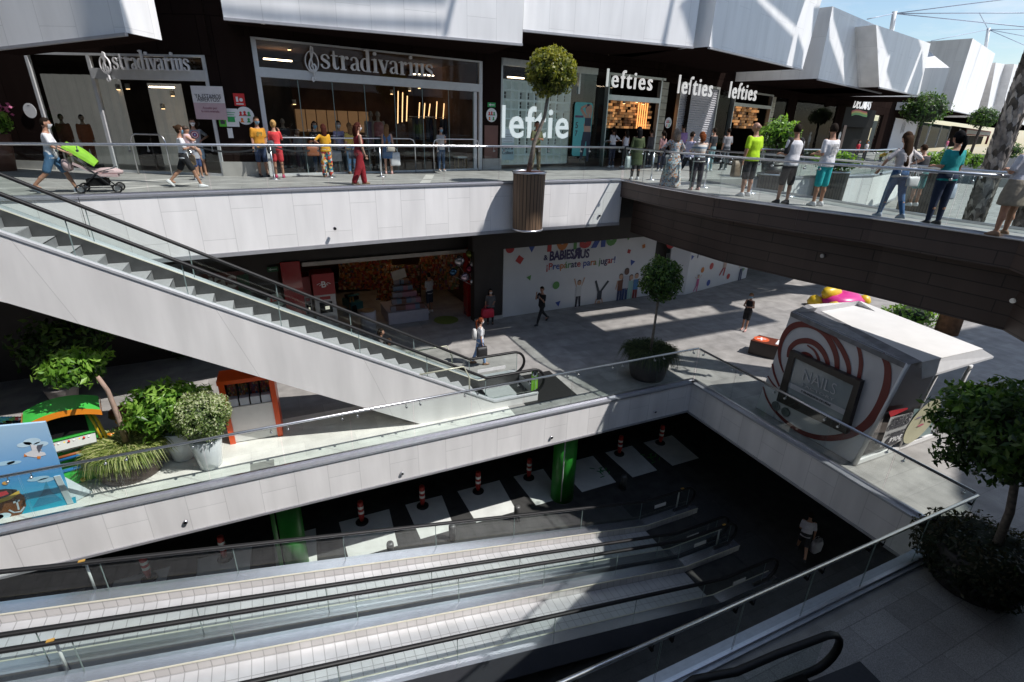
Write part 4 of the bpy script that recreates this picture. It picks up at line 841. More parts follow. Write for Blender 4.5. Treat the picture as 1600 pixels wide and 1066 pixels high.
# ================================================================ plaza shops under the upper walkway
def PL(px,py,p,n):
    'point of any plane seen at a photo pixel'
    d=ray(px,py); n=Vector(n); return CAM+d*((Vector(p)-CAM).dot(n)/d.dot(n))
ha,hb=G(476,413,2.75),G(737,391,2.75)
WK=Wall((ha.x-6*(hb.x-ha.x)/(hb-ha).length,ha.y-6*(hb.y-ha.y)/(hb-ha).length),(hb.x,hb.y))
WT=Wall((8.16,18.53),(16.04,18.96)); WT2=Wall((16.72,18.66),(17.69,18.42)); WT3=Wall((17.69,18.42),(23.13,19.72))
lw=thing('shop_cladding','dark wall cladding between and above the sweet shop and the toy hoarding','facade',(7,19,0))
mb=MB(); kL=WK.L
WK.box(mb,-4,kL+.6,2.86,4.34,-.3,.05); WT.box(mb,-1.4,WT.L+.8,2.92,4.34,-.3,.16); WT3.box(mb,-1.2,WT3.L+8,2.98,4.34,-.3,.12)
WT.box(mb,WT.L-.02,WT.L+.72,0,2.92,-.5,-.02); WK.box(mb,-4,6-.9,0,2.86,-.4,.0); WT.box(mb,-1.25,-.02,0,2.92,-.4,-.02)
mb.build('wall_panel',M('dark plaza cladding',(.028,.022,.02),.6,0,.15,2.),lw)
mb=MB(); WK.box(mb,5.9,kL,2.70,2.84,-.05,.14); mb.build('light_header_strip',M('pale header',(.42,.39,.36),.5,0,.1),lw)
mb=MB(); WT.box(mb,-1.25,-.02,0,.14,-.02,.05); mb.build('stone_plinth',MATS['pale plinth'],lw)
# ---- sweet shop
sw=thing('sweet_shop','open sweet shop with colourful sweet displays and red pillars, below the upper walkway','shop',WK.P(8,0))
shopw=M('brown shop wall',(.10,.055,.035),.7,0,.25,1.5)
mb=MB(); D=7.
WK.quad(mb,5,kL+.4,0,2.9,-D); 
for u in (5.,kL+.3): mb.face([WK.P(u,0,0),WK.P(u,0,-D),WK.P(u,2.9,-D),WK.P(u,2.9,0)])
mb.face([WK.P(5,2.9,0),WK.P(kL+.4,2.9,0),WK.P(kL+.4,2.9,-D),WK.P(5,2.9,-D)]); mb.build('interior',shopw,sw)
for px0,px1,lab in ((446,476,''),(731,753,'')):
    a=WK.at(px0,470,.12)[0]; b=WK.at(px1,470,.12)[0]; mb=MB(); WK.box(mb,a,b,0,2.9,-.35,.12); mb.build('red_pillar',M('gloss red panel',(.30,.012,.015),.18,0,.05,2.,coat=.6),sw)
sweet=[M('sweet %d'%i,c,.5,0,.15,8.) for i,c in enumerate([(.36,.07,.04),(.42,.20,.06),(.12,.16,.05),(.46,.36,.24),(.24,.07,.12),(.06,.10,.18),(.36,.15,.05),(.10,.05,.03)])]
def sweets(name,label,corners,n,seed,sz,depth=.25):
    'a bank of many small packs on sloping shelves, spread over a quad'
    t=thing(name,label,'sweet display',corners[0]); random.seed(seed); A,Bq,Cq,Dq=map(Vector,corners)
    mb=MB(); nrm=(Bq-A).cross(Dq-A).normalized(); 
    for i in range(n[0]):
        for j in range(n[1]):
            s=(i+random.uniform(.2,.8))/n[0]; v=(j+.5)/n[1]; p=(A*(1-s)+Bq*s)*(1-v)+(Dq*(1-s)+Cq*s)*v; w=sz*random.uniform(.6,1.25)
            mb.box(p+nrm*random.uniform(-.06,.06),(w,w*.6,w*random.uniform(.6,1.5)),random.uniform(-.6,.6),random.choices(range(8),[5,4,2,4,2,1,4,3])[0],Matrix.Rotation(random.uniform(-.3,.3),3,'X'))
    mb.build('sweet_packs',sweet,t)
    mb=MB()
    for j in range(n[1]//2+1):
        v=j/(n[1]//2+.01); p=A*(1-v)+Dq*v; q=Bq*(1-v)+Cq*v; mb.tube([p-nrm*.08,q-nrm*.08],.018,5)
    mb.face([x-nrm*.15 for x in (A,Bq,Cq,Dq)]); mb.build('shelf_frame',shopw,t)
    return t
def WKq(x0,y0,x1,y1,o0,o1): 
    a=WK.at(x0,y1,o0); b=WK.at(x1,y1,o1); c=WK.at(x1,y0,o1); d=WK.at(x0,y0,o0); return [WK.P(*a,o0),WK.P(*b,o1),WK.P(*c,o1),WK.P(*d,o0)]
sweets('sweet_display','long bank of orange and red sweets along the back wall of the sweet shop',WKq(530,402,612,452,-5,-5),(44,17),1,.09)
sweets('sweet_display','tall corner bank of mixed sweets behind the white counter in the sweet shop',WKq(590,415,655,492,-3.6,-2.),(34,20),2,.085)
sweets('sweet_display','bank of golden wrapped sweets by the right red pillar',WKq(655,398,716,452,-3.4,-1.),(34,15),3,.09)
c0,c1=G(608,508,0),G(670,500,0); ct=thing('counter','low white sweet counter with a pyramid of small boxes','counter',c0); d=(c1-c0).normalized(); nb=Vector((-d.y,d.x,0)); L=(c1-c0).length
mb=MB(); mb.obox(c0,d*L,nb*1.5,(0,0,.48)); mb.build('base',M('counter white',(.40,.38,.42),.4,0,.06),ct)
bx=thing('box_pyramid','stepped pyramid of small blue and pink gift boxes on the white counter','boxes',c0+Vector((0,0,.48))); mb=MB(); random.seed(9)
for lv in range(5):
    for k in range(7-lv):
        p=c0+d*(.15+L*.12*(k+lv*.5))+nb*(.15+.22*lv); w=.2; mb.obox(p+Vector((0,0,.485+.2*lv)),d*w,nb*.2,(0,0,.19),random.randrange(4))
mb.build('gift_box',[M('box blue',(.12,.17,.24),.5,0,.1),M('box pink',(.3,.14,.18),.5,0,.1),M('box brown',(.14,.07,.05),.5,0,.1),M('box grey',(.22,.2,.22),.5,0,.1)],bx)
tp=thing('price_card','tilted cream price card above the box pyramid','card',c0+d*.9+nb*1.2+Vector((0,0,1.5))); mb=MB(); p=c0+d*.5+nb*1.0+Vector((0,0,1.48)); mb.obox(p,d*.55+Vector((0,0,.12)),nb*.02,Vector((-.08,0,.36))); mb.build('sheet',M('cream card',(.5,.46,.40),.6,0,.08),tp); mb=MB(); mb.tube([p+d*.28,p+d*.28-Vector((0,0,.5))],.012,5); mb.build('stick',black,tp)
# vending machines
def vending(label,x0,x1,yb,yt,o,logo=True):
    a=WK.at(x0,yb,o); b=WK.at(x1,yb,o); zt=WK.at((x0+x1)/2,yt,o)[1]; u0,u1=a[0],b[0]; t=thing('vending_machine',label,'vending machine',WK.P(u0,0,o)); w=u1-u0
    mb=MB(); WK.box(mb,u0,u1,0,zt*.66,o-.7,o); mb.build('white_body',M('machine white',(.50,.48,.48),.35,0,.05),t)
    mb=MB(); WK.box(mb,u0-.01,u1+.01,zt*.66,zt,o-.7,o+.02); mb.build('red_header',M('machine red',(.32,.02,.025),.35,0,.05),t)
    mb=MB(); WK.box(mb,u0+w*.2,u1-w*.2,zt*.36,zt*.54,o,o+.02); do_=mb.build('dispenser_opening',black,t)
    mb=MB(); WK.box(mb,u0+w*.45,u1-w*.35,zt*.42,zt*.47,o+.02,o+.05); mb.build('product_light',M('machine glow',(.9,.85,.7),.5,0,0,emit=.6),do_)
    mb=MB(); WK.box(mb,u0+w*.25,u1-w*.25,zt*.58,zt*.63,o,o+.015); mb.build('label_plate',MATS['machine red'],t)
    mb=MB(); WK.box(mb,u0+w*.12,u1-w*.12,.12,zt*.3,o,o+.015); mb.build('lower_panel',M('machine beige',(.42,.36,.33),.4,0,.05),t)
    if logo: WK.text('logo','B',wp,(u0+u1)/2,zt*.83,t,w*.22,o+.03,bold=.02,extr=.004); mb=MB(); ribbon(mb,[(-.16,.0),(-.1,.05),(-.05,.0),(-.1,-.04)],.02,lambda x,y,z:WK.P((u0+u1)/2+x*w*2,zt*.83+y,o+.025+z),.004); ribbon(mb,[(.16,.0),(.1,.05),(.05,.0),(.1,-.04)],.02,lambda x,y,z:WK.P((u0+u1)/2+x*w*2,zt*.83+y,o+.025+z),.004); mb.build('logo_flourish',wp,t)
vending('red topped white vending machine with a letter B on its header',494,527,487,427,-.2)
vending('narrow red and white vending machine beside the left red pillar',478,490,490,432,-.5,False)
# ride-on toy and bin
rd=thing('ride_on_toy','small black and teal ride-on motorcycle toy at the sweet shop entrance','ride-on toy',G(552,486,0)); p=G(552,486,0)
mb=MB(); mb.box(p+Vector((0,0,.35)),(.5,.9,.3),.3); mb.tube([p+Vector((-.2,-.3,.75)),p+Vector((.25,-.3,.8))],.04,8); mb.build('body',M('toy teal',(.03,.16,.17),.35,0,.1),rd)
for y in (-.42,.42): mb=MB(); mb.tube([p+Vector((-.08,y,.2)),p+Vector((.08,y,.2))],.2,16); mb.build('wheel',black,rd)
mb=MB(); mb.tube([p+Vector((.05,-.35,.2)),p+Vector((-.02,-.25,.75))],.04,8); mb.tube([p+Vector((-.15,-.35,.2)),p+Vector((-.1,-.25,.75))],.04,8); mb.build('fork',M('toy gold',(.45,.3,.12),.3,.6,.1),rd)
mb=MB(); mb.box(p+Vector((0,.1,.6)),(.35,.6,.12),.3); mb.build('seat',black,rd)
p=G(577,516,0); t=thing('display_bin','small white pedestal bin in front of the sweet shop','bin',p); mb=MB(); mb.lathe(p,[(.28,0),(.3,.75),(.27,.8)],20); mb.build('body',M('bin white',(.34,.33,.37),.5,0,.08),t); mb=MB(); mb.lathe(p+Vector((0,0,.8)),[(.27,0),(.2,.03)],20); mb.build('lid',M('bin lid',(.2,.12,.06),.5,0,.1),t)
p=G(697,500,.004); mb=MB(); mb.face([p+Vector((.5*math.cos(R(a)),.5*math.sin(R(a)),0)) for a in range(0,360,15)]); mb.build('disc',M('green floor sticker',(.14,.20,.04),.6,0,.1),thing('floor_sticker','green round sticker on the dark floor at the sweet shop entrance','floor sticker',p))
# signs left of the sweet shop
a=WK.at(418,440,.1); tag((lambda mb:(WK.box(mb,a[0]-.9,a[0]-.55,0,2.6,.05,.1),mb.build('green_panel',M('deep green panel',(.012,.06,.03),.4,0,.1)))[1])(MB()),'tall dark green panel behind the escalator glass','wall panel')
notice('exit_sign','dim green exit arrow sign left of the first red pillar','',WK,426,421,.34,.16,.08,M('dim green',(.01,.08,.03),.5,0,0),lambda t,u,z,o:[(lambda mb:(WK.box(mb,u-.06,u+.13,z-.015,z+.015,o,o+.003),WK.poly(mb,[(u-.14,z),(u-.05,z-.05),(u-.05,z+.05)],o+.002),mb.build('arrow',M('dim white',(.3,.4,.34),.5,0,0),t)))(MB())])
notice('round_notice','round pale safety notice behind the escalator glass','',WK,430,471,.55,.55,.1,M('dim notice',(.35,.4,.36),.5,0,.03),round_ex(WK),True)
sgn=thing('shop_sign','dark sign with pale red rounded lettering under the escalator rails','shop sign',WK.P(WK.at(330,440,.1)[0],1.8,.1)); a=WK.at(330,444,.1)
mb=MB(); WK.box(mb,a[0]-1.,a[0]+1.,a[1]-.35,a[1]+.35,.05,.1); mb.build('board',M('deep red board',(.09,.02,.015),.5,0,.1),sgn); WK.text('lettering','tejas',M('pale letters',(.4,.36,.35),.5,0,0),a[0],a[1],sgn,1.5,.11,bold=.02,extr=.005)
# warm lamps in the sweet shop (lit in the photograph)
for px,py in ((560,399),(588,398),(640,395),(690,392)):
    u,z=WK.at(px,py,-2.5); mb=MB(); mb.box(WK.P(u,2.84,-2.5),(.5,.12,.04)); mb.build('ceiling_lamp',M('sweet shop lamp',(1.,.66,.38),.5,0,0,emit=9.),sw)
# balloons
bal=[('round silver foil balloon at the top left of the bunch by the red pillar',(718,408),.22,(.35,.33,.35)),('dark olive foil balloon at the top of the bunch',(735,396),.2,(.10,.11,.02)),('grey foil balloon in the middle of the bunch',(742,412),.24,(.22,.21,.23)),('yellow square foil balloon on the right of the bunch',(753,423),.2,(.42,.38,.05)),('blue foil balloon on the left of the bunch',(708,425),.16,(.03,.08,.15)),('silver and pink foil balloon at the bottom left of the bunch',(727,433),.2,(.4,.3,.36)),('bright blue foil balloon at the bottom right of the bunch',(748,441),.16,(.04,.22,.40)),('dark red foil balloon in the middle of the bunch',(734,420),.17,(.14,.02,.04)),('small silver balloon at the bottom of the bunch',(739,440),.13,(.5,.5,.52))]
for lab,(px,py),r,c in bal:
    u,z=WK.at(px,py,.5); P=WK.P(u,z,.5); t=thing('foil_balloon',lab,'balloon',P,'bunch of foil balloons at the right red pillar')
    mb=MB(); mb.lathe(P,[(.01,-r),(r*.45,-r*.85),(r*.85,-r*.45),(r,0),(r*.85,r*.45),(r*.45,r*.85),(.01,r)],16,0,1,.5); mb.build('foil',M('foil %.2f%.2f%.2f'%c,c,.18,.75,.1),t)
    mb=MB(); mb.tube([P-Vector((0,0,r)),WK.P(WK.at(742,448,.4)[0],WK.at(742,448,.4)[1],.3)],.004,4); mb.build('string',wp,t)
P=WK.P(*WK.at(768,430,.45),.45); t=thing('foil_balloon','round white balloon with black spots right of the red pillar','balloon',P,'bunch of foil balloons at the right red pillar'); r=.27
mb=MB(); mb.lathe(P,[(.01,-r),(r*.6,-r*.8),(r,0),(r*.6,r*.8),(.01,r)],18,0,1,.5); mb.build('foil',M('white foil',(.5,.5,.48),.35,.1,.05),t)
mb=MB(); 
for x,z in ((-.07,.03),(.07,.0),(0,-.13),(-.15,-.12),(.16,-.11),(0,.17)): mb.tube([P+WK.d3*x+Vector((0,0,z))+WK.n3*(.125-abs(x)*.2-abs(z)*.12),P+WK.d3*x+Vector((0,0,z))+WK.n3*(.14-abs(x)*.2-abs(z)*.12)],.045,10)
mb.build('black_spot',black,t)
# ---- toy hoarding
hwhite=M('hoarding white',(.60,.60,.61),.35,0,.03,1.5)
th=thing('toy_hoarding','white toy shop hoarding with coloured lettering, shapes and printed children','hoarding',WT.P(4,0))
mb=MB(); WT.box(mb,0,WT.L,0.02,3.2,-.1,0.); mb.build('board',hwhite,th)
tc=[M('print red',(.42,.03,.03),.5,0,0),M('print orange',(.5,.16,.03),.5,0,0),M('print green',(.10,.28,.07),.5,0,0),M('print blue',(.03,.07,.30),.5,0,0),M('print navy',(.03,.02,.09),.5,0,0)]
big=[('T',862,0),('O',882,1),('Y',902,2),('S',918,0),('R',938,3),('U',958,2),('S',974,0)]
for ch,px,c in big:
    if px>968: continue
    u=WT.at(px-3,380,.01)[0]
    if ch=='R':
        me=textmesh('R',1.,.06,.004); mb=MB(); xs=[v.co.x for v in me.vertices]; k=.9/(max(xs)-min(xs)); cx=(max(xs)+min(xs))/2
        mb.mesh([WT.P(u-(v.co.x-cx)*k*.85,3.05+v.co.y*k,.012+v.co.z) for v in me.vertices],[list(p.vertices)[::-1] for p in me.polygons],smooth=False); mb.build('sign_lettering',tc[c],th); bpy.data.meshes.remove(me)
    else: WT.text('sign_lettering',ch,tc[c],u,3.08,th,.62,.012,bold=.06,extr=.004,h=.95)
a=WT.at(859,400,.01); b=WT.at(897,397,.01); WT.text('sign_lettering','BABIES',tc[4],(a[0]+b[0])/2,(a[1]+b[1])/2,th,b[0]-a[0],.01,bold=.04,extr=.004,h=.42)
a=WT.at(853,401,.01); WT.text('sign_lettering','&',tc[4],a[0],a[1]-.05,th,.2,.01,bold=.02,extr=.004)
a=WT.at(901,397,.01); me=textmesh('R',1.,.06,.004); mb=MB(); xs=[v.co.x for v in me.vertices]; ys=[v.co.y for v in me.vertices]; k=.38/(max(xs)-min(xs)); cx=(max(xs)+min(xs))/2
mb.mesh([WT.P(a[0]-(v.co.x-cx)*k,a[1]+v.co.y*k*1.1,.012+v.co.z) for v in me.vertices],[list(p.vertices)[::-1] for p in me.polygons],smooth=False); mb.build('sign_lettering',tc[4],th); bpy.data.meshes.remove(me)
a=WT.at(907,397,.01); b=WT.at(921,396,.01); WT.text('sign_lettering','US',tc[4],(a[0]+b[0])/2,(a[1]+b[1])/2,th,b[0]-a[0],.01,bold=.03,extr=.004,h=.40)
a=WT.at(854,416,.01); b=WT.at(961,410,.01); WT.text('slogan','¡Prepárate para jugar!',None,(a[0]+b[0])/2,(a[1]+b[1])/2,th,b[0]-a[0],.01,bold=.012,extr=.004,cols=[tc[0],tc[3],tc[1],tc[2],tc[4]])
def shape(w,par,kind,px,py,r,c,rot=0):
    u,z=w.at(px,py,.012); n={'c':24,'t':3,'s':4}[kind]; mb=MB(); w.poly(mb,[(u+r*math.cos(R(rot+360*i/n)),z+r*math.sin(R(rot+360*i/n))) for i in range(n)],.012); mb.build('printed_'+{'c':'circle','t':'triangle','s':'square'}[kind],tc[c],par)
for k,px,py,r,c,ro in (('c',797,388,.2,0,0),('t',831,388,.18,3,30),('s',812,406,.2,0,10),('t',827,434,.14,2,50),('c',869,446,.17,2,0),('t',872,474,.16,3,40),('s',983,393,.12,0,30),('s',1006,385,.12,1,60),('t',988,410,.17,3,10),('t',982,372,.12,2,20)): shape(WT,th,k,px,py,r,c,ro)
def kid(w,par,px,py,h,shirt,legs,pose=0,skin_=(.5,.3,.2)):
    'flat printed child'
    u,z=w.at(px,py,.01); sk=M('print skin %.2f'%skin_[0],skin_,.6,0,0); hr=M('print hair',(.05,.03,.02),.6,0,0); s=M('print shirt %.2f%.2f%.2f'%shirt,shirt,.6,0,0); l=M('print legs %.2f%.2f%.2f'%legs,legs,.6,0,0)
    q=lambda pts:[(u+x*h,z+y*h) for x,y in pts]
    F=-1 if pose==2 else 1
    q=lambda pts:[(u+x*h,z+((y if F>0 else 1-y))*h) for x,y in pts][::F]
    A={0:([(.1,.78),(.14,.8),(.2,.5),(.16,.48)],[(-.1,.78),(-.14,.8),(-.2,.5),(-.16,.48)]),1:([(.08,.76),(.12,.8),(.24,1.08),(.19,1.1)],[(-.08,.76),(-.12,.8),(-.24,1.08),(-.19,1.1)]),2:([(.1,.78),(.14,.74),(.22,1.0),(.18,1.02)],[(-.1,.78),(-.14,.74),(-.22,1.0),(-.18,1.02)]),3:([(.1,.78),(.14,.8),(.3,.95),(.26,.98)],[(-.1,.78),(-.14,.8),(-.3,.92),(-.26,.95)])}[pose]
    L={0:([(.0,.45),(.1,.45),(.1,0),(.02,0)],[(.0,.45),(-.1,.45),(-.1,0),(-.02,0)]),1:([(.0,.45),(.1,.45),(.12,0),(.05,0)],[(.0,.45),(-.1,.45),(-.12,0),(-.05,0)]),2:([(.0,.45),(.12,.45),(.42,.1),(.34,.04)],[(.0,.45),(-.12,.45),(-.28,.02),(-.2,-.02)]),3:([(.0,.45),(.1,.45),(.05,.1),(-.05,.12)],[(.0,.45),(-.1,.45),(-.3,.2),(-.26,.12)])}[pose]
    o=.014
    for nm,mt,sets in (('printed_child_arm',sk,A),('printed_child_leg',l,L)):
        for x in sets: mb=MB(); w.poly(mb,q(x),o); mb.build(nm,mt,par)
    mb=MB(); w.poly(mb,q([(-.11,.8),(.11,.8),(.11,.43),(-.11,.43)]),o+.003); mb.build('printed_child_shirt',s,par)
    mb=MB(); c=q([(0,.91)])[0]; w.disc(mb,c[0],c[1],.085*h,o,0,14,.006); mb.build('printed_child_head',sk,par)
    mb=MB(); c=q([(0,.95)])[0]; w.disc(mb,c[0],c[1],.08*h,o-.002,0,14,.006); mb.build('printed_child_hair',hr,par)
kid(WT,th,902,481,1.25,(.5,.5,.5),(.03,.03,.04),1); kid(WT,th,935,476,1.15,(.03,.035,.05),(.04,.05,.06),2)
kid(WT,th,966,473,1.35,(.14,.05,.03),(.03,.04,.10)); kid(WT,th,974,473,1.62,(.45,.45,.48),(.03,.05,.14),0,(.14,.07,.05)); kid(WT,th,982,472,1.3,(.3,.46,.42),(.3,.46,.42),0); kid(WT,th,990,471,1.35,(.08,.20,.38),(.2,.03,.03),0)
t2=thing('toy_hoarding','second white toy hoarding, right of the dark pillar, running under the footbridge','hoarding',WT2.P(0,0))
mb=MB(); WT2.box(mb,0,WT2.L,.02,3.2,-.1,0); WT3.box(mb,0,WT3.L,.02,3.2,-.1,0.); mb.build('board',hwhite,t2)
for k,px,py,r,c,ro in (('c',1048,382,.2,0,0),('c',1098,422,.14,1,0),('c',1112,416,.17,0,0),('c',1138,432,.15,0,0),('c',1107,442,.16,3,0),('t',1082,402,.15,3,10),('t',1162,421,.12,2,10)): shape(WT2 if px<1070 else WT3,t2,k,px,py,r,c,ro)
kid(WT3,t2,1129,435,1.3,(.5,.35,.28),(.35,.03,.04),3); kid(WT3,t2,1155,438,1.5,(.5,.5,.5),(.03,.04,.1),0); kid(WT3,t2,1087,459,.95,(.5,.10,.22),(.5,.14,.25),3)
a=WT3.at(1095,397,.01); WT3.text('slogan','¡Vuelve',tc[4],a[0]+.5,a[1]+.05,t2,1.5,.01,bold=.012,extr=.004)
# shops at the left under the escalator
lf=thing('shopfront','dark shopfront under the escalator with a pale wooden pillar and small white notices','shopfront',(-6,19,0)); W6=Wall((-14,20.5),(-1.5,20.5))
mb=MB(); W6.box(mb,0,W6.L,0,4.3,-.3,0); mb.build('dark_front',shop_dark,lf)
a,b=W6.at(28,520,.1)[0],W6.at(52,520,.1)[0]; mb=MB(); W6.box(mb,a,b,0,4.3,0,.3); mb.build('wooden_pillar',M('dim wood',(.10,.05,.03),.6,0,.2,2.),lf)
for px,py in ((10,520),(12,540),(2,530)): u,z=W6.at(px,py,.05); mb=MB(); W6.box(mb,u-.22,u+.22,z-.12,z+.12,.03,.05); mb.build('small_notice',M('dim white',(.3,.4,.34),.5,0,0),lf)
for px0,px1,py in ((196,262,540),(200,270,552)): a,b=W6.at(px0,py,.1),W6.at(px1,py,.1); mb=MB(); W6.box(mb,a[0],b[0],a[1]-.12,a[1]+.12,.0,.3); mb.build('shelf_board',M('rust shelf',(.16,.05,.025),.6,0,.2,2.),lf)
# ================================================================ nail kiosk
kp=Vector((12.06,6.04,0)); kn=(-1,0,0)
kwhite=M('kiosk white',(.62,.62,.64),.4,0,.05,2.); kred=M('kiosk dark red',(.17,.018,.014),.4,0,.1,3.)
K=lambda px,py,o=0.: PL(px,py,kp-Vector((o,0,0)),kn)
kt=thing('nail_kiosk','white nail bar kiosk with dark red swirls, leaning walls and flat roof','kiosk',kp+Vector((1.6,1.7,0)))
zz=lambda X,Y:(1160+X/3.636,450+Y/3.636)
w_bf=K(1335,727); w_bf.z=.02; w_tf=K(1419,569); w_tb=K(1237,487); w_bb=w_bf+(w_tb-w_tf); w_bb.z=.02
zr=w_tf.z; 
fr_b=Vector((15.33,6.05,.02)); fr_t=PL(1517,571,(0,w_tf.y,0),(0,1,0)); 
bk_b=Vector((15.3,w_bb.y+.1,.02)); bk_t=Vector((fr_t.x,w_tb.y,w_tb.z))
mb=MB(); mb.face([w_bb,w_bf,w_tf,w_tb]); th_=Vector((.12,0,0)); mb.face([x+th_ for x in (w_bb,w_tb,w_tf,w_bf)]); mb.face([w_bf,w_bf+th_,w_tf+th_,w_tf]); mb.face([w_bb,w_tb,w_tb+th_,w_bb+th_]); mb.build('swirl_wall',kwhite,kt)
mb=MB(); mb.face([bk_b,w_bb,w_tb,bk_t]); mb.face([fr_b+Vector((.0,.6,0)),bk_b,bk_t,fr_t+Vector((0,.6,0))]); mb.build('rear_wall',kwhite,kt)
mb=MB(); mb.face([w_bb+Vector((0,0,.1)),w_bf+Vector((0,0,.1)),fr_b+Vector((0,0,.1)),bk_b+Vector((0,0,.1))]); mb.build('floor',shop_floor,kt)
def stroke(pts,ws,o=.012):
    P=[K(*zz(*p)) for p in pts]; 
    # smooth through the points
    Q=[];W=[]
    for i in range(len(P)-1):
        p0=P[max(i-1,0)];p1=P[i];p2=P[i+1];p3=P[min(i+2,len(P)-1)]
        for k in range(6):
            t=k/6; Q.append(.5*((2*p1)+(p2-p0)*t+(2*p0-5*p1+4*p2-p3)*t*t+(3*p1-p0-3*p2+p3)*t**3)); W.append(ws[i]*(1-t)+ws[i+1]*t)
    Q.append(P[-1]); W.append(ws[-1])
    mb=MB(); ribbon(mb,[(-q.y,q.z) for q in Q],[w*.0042 for w in W],lambda x,y,d:Vector((kp.x-o-d,-x,y)),.004); return mb
for pts,ws in (([(120,560),(140,625),(180,690),(250,760),(340,820),(440,850),(540,850),(630,825),(710,770),(770,690),(808,600),(826,520),(825,440),(795,372)],[10,14,18,24,30,34,36,40,44,44,42,38,34,24]),
  ([(236,480),(216,420),(212,360),(225,300),(255,245),(300,213),(360,207),(420,225),(470,262),(510,320),(535,390),(540,460)],[8,16,24,30,36,38,36,34,34,34,32,28]),
  ([(420,225),(500,262),(550,320),(588,390),(606,450),(606,505)],[10,22,30,30,26,22]),([(650,306),(670,370),(675,440),(662,520)],[18,22,24,22]),
  ([(262,395),(272,345),(312,308),(370,300),(420,320),(458,360),(482,410),(490,450)],[20,28,32,34,34,32,28,24]),([(318,385),(350,370),(385,382),(408,412)],[14,18,18,14]),([(370,325),(410,355),(432,395),(440,430)],[8,14,18,16]),
  ([(146,500),(172,540),(206,580)],[8,12,12]),([(172,430),(184,490),(212,560)],[12,16,14])): stroke(pts,ws).build('red_swirl',kred,kt)
# roof
rz=zr+.06
r1,r2,r3,r4=[G(px,py,rz) for px,py in ((1262,476),(1346,471),(1536,545),(1441,566))]
mb=MB(); mb.prism([(p.x,p.y) for p in (r1,r2,r3,r4)],rz-.14,rz); mb.build('roof',M('kiosk roof',(.72,.71,.69),.5,0,.07,1.2),kt)
mb=MB(); mb.face([w_tf+Vector((-.03,-.02,0)),r4+Vector((0,0,.01)),r1+Vector((0,0,.01)),w_tb+Vector((-.03,0,0))]); mb.face([w_tb+Vector((-.03,0,0)),w_tb+Vector((-.03,0,-.12)),w_tf+Vector((-.03,-.02,-.12)),w_tf+Vector((-.03,-.02,0))]); mb.build('roof_edge',M('mottled grey roof edge',(.20,.20,.21),.6,0,.3,5.),kt)  # mottled grey strip, darker than the roof
f1,f2=G(1441,590,rz-.32),G(1553,557,rz-.25); mb=MB(); mb.face([r4-Vector((0,0,.02)),f1,f2,r3-Vector((0,0,.02))]); mb.face([r4-Vector((0,0,.08)),r3-Vector((0,0,.08)),f2-Vector((0,0,.05)),f1-Vector((0,0,.05))]); mb.face([f1,f1-Vector((0,0,.05)),f2-Vector((0,0,.05)),f2]); mb.build('awning_flap',M('awning white',(.66,.66,.67),.4,0,.05),kt)
# glazed front
fn=(fr_b-w_bf).cross(w_tf-w_bf).normalized(); F=lambda px,py,o=0.: PL(px,py,w_bf-fn*0 + (Vector((0,-o,0))),fn)
ft=w_tf+(fr_t-w_tf); mb=MB(); mb.face([w_bf+Vector((.1,.02,.1)),fr_b+Vector((0,.02,.1)),fr_t,w_tf+Vector((.1,.02,0))]); mb.build('front_glass',glass('kiosk glass',(.72,.76,.76),1.3),kt)
mb=MB(); mb.obox(w_bf+Vector((.0,-.03,0)),fr_b-w_bf,(0,.08,0),(0,0,.12)); mb.tube([w_bf,w_tf],.05,6); mb.tube([fr_b,fr_t],.05,6); mid=(w_bf+(fr_b-w_bf)*.52); midt=w_tf+(fr_t-w_tf)*.52; mb.tube([mid,midt],.03,6); mb.build('front_frame',white_paint,kt)
mb=MB(); mb.box(Vector((14.,7.6,.5)),(1.6,.5,.9)); mb.box(Vector((12.9,6.9,.55)),(.7,.6,1.0),0,1); mb.box(Vector((13.6,8.3,1.6)),(1.8,.2,.9),0,0); mb.build('inner_counter',[M('counter dark',(.05,.045,.045),.5,0,.2),M('counter red',(.35,.02,.02),.4,0,.1)],kt)
fr=(fr_b-w_bf).normalized(); fu=(w_tf-w_bf).normalized()
# poster with price
pz=thing('price_poster','white nail price poster with bold black lettering on the kiosk front glass','poster',F(1395,670,.05))
c=[F(1380,700,.05),F(1424,686,.05),F(1428,646,.05),F(1392,656,.05)]; q=[F(*zz(780,905),.05),F(*zz(915,865),.05),F(*zz(975,705),.05),F(*zz(842,735),.05)]
mb=MB(); mb.face(q); mb.build('sheet',M('poster grey white',(.52,.53,.52),.5,0,.04),pz)
mb=MB(); qq=[F(*zz(830,700),.06),F(*zz(940,680),.06),F(*zz(938,690),.06),F(*zz(842,735),.06)]; mb.face(qq[::1]); mb.build('red_header',M('poster red',(.55,.02,.03),.5,0,.03),pz)
cc=lambda X,Y:F(*zz(X,Y),.07)
text('headline','ESMALTADO',ink,cc(918,730),fr,fu,pz,width=(cc(970,712)-cc(858,745)).length,bold=.03,extr=.003)
text('headline','GEILS',ink,cc(895,768),fr,fu,pz,width=(cc(950,755)-cc(838,785)).length,bold=.04,extr=.003)
text('small_print','DE NAILS FACTORY',ink,cc(880,818),fr,fu,pz,width=(cc(935,800)-cc(825,835)).length,bold=.02,extr=.003)
mb=MB(); p=cc(866,855); mb.face([p+fr*(.32*math.cos(R(a)))+fu*(.2*math.sin(R(a))) for a in range(0,360,15)]); mb.build('price_oval',ink,pz)
text('price','9\'90€',wp,cc(866,855)+Vector((0,-.01,0)),fr,fu,pz,width=.48,bold=.02,extr=.004)
fp=thing('face_poster','round pale poster of a made-up face on the kiosk front glass','poster',cc(1020,765))
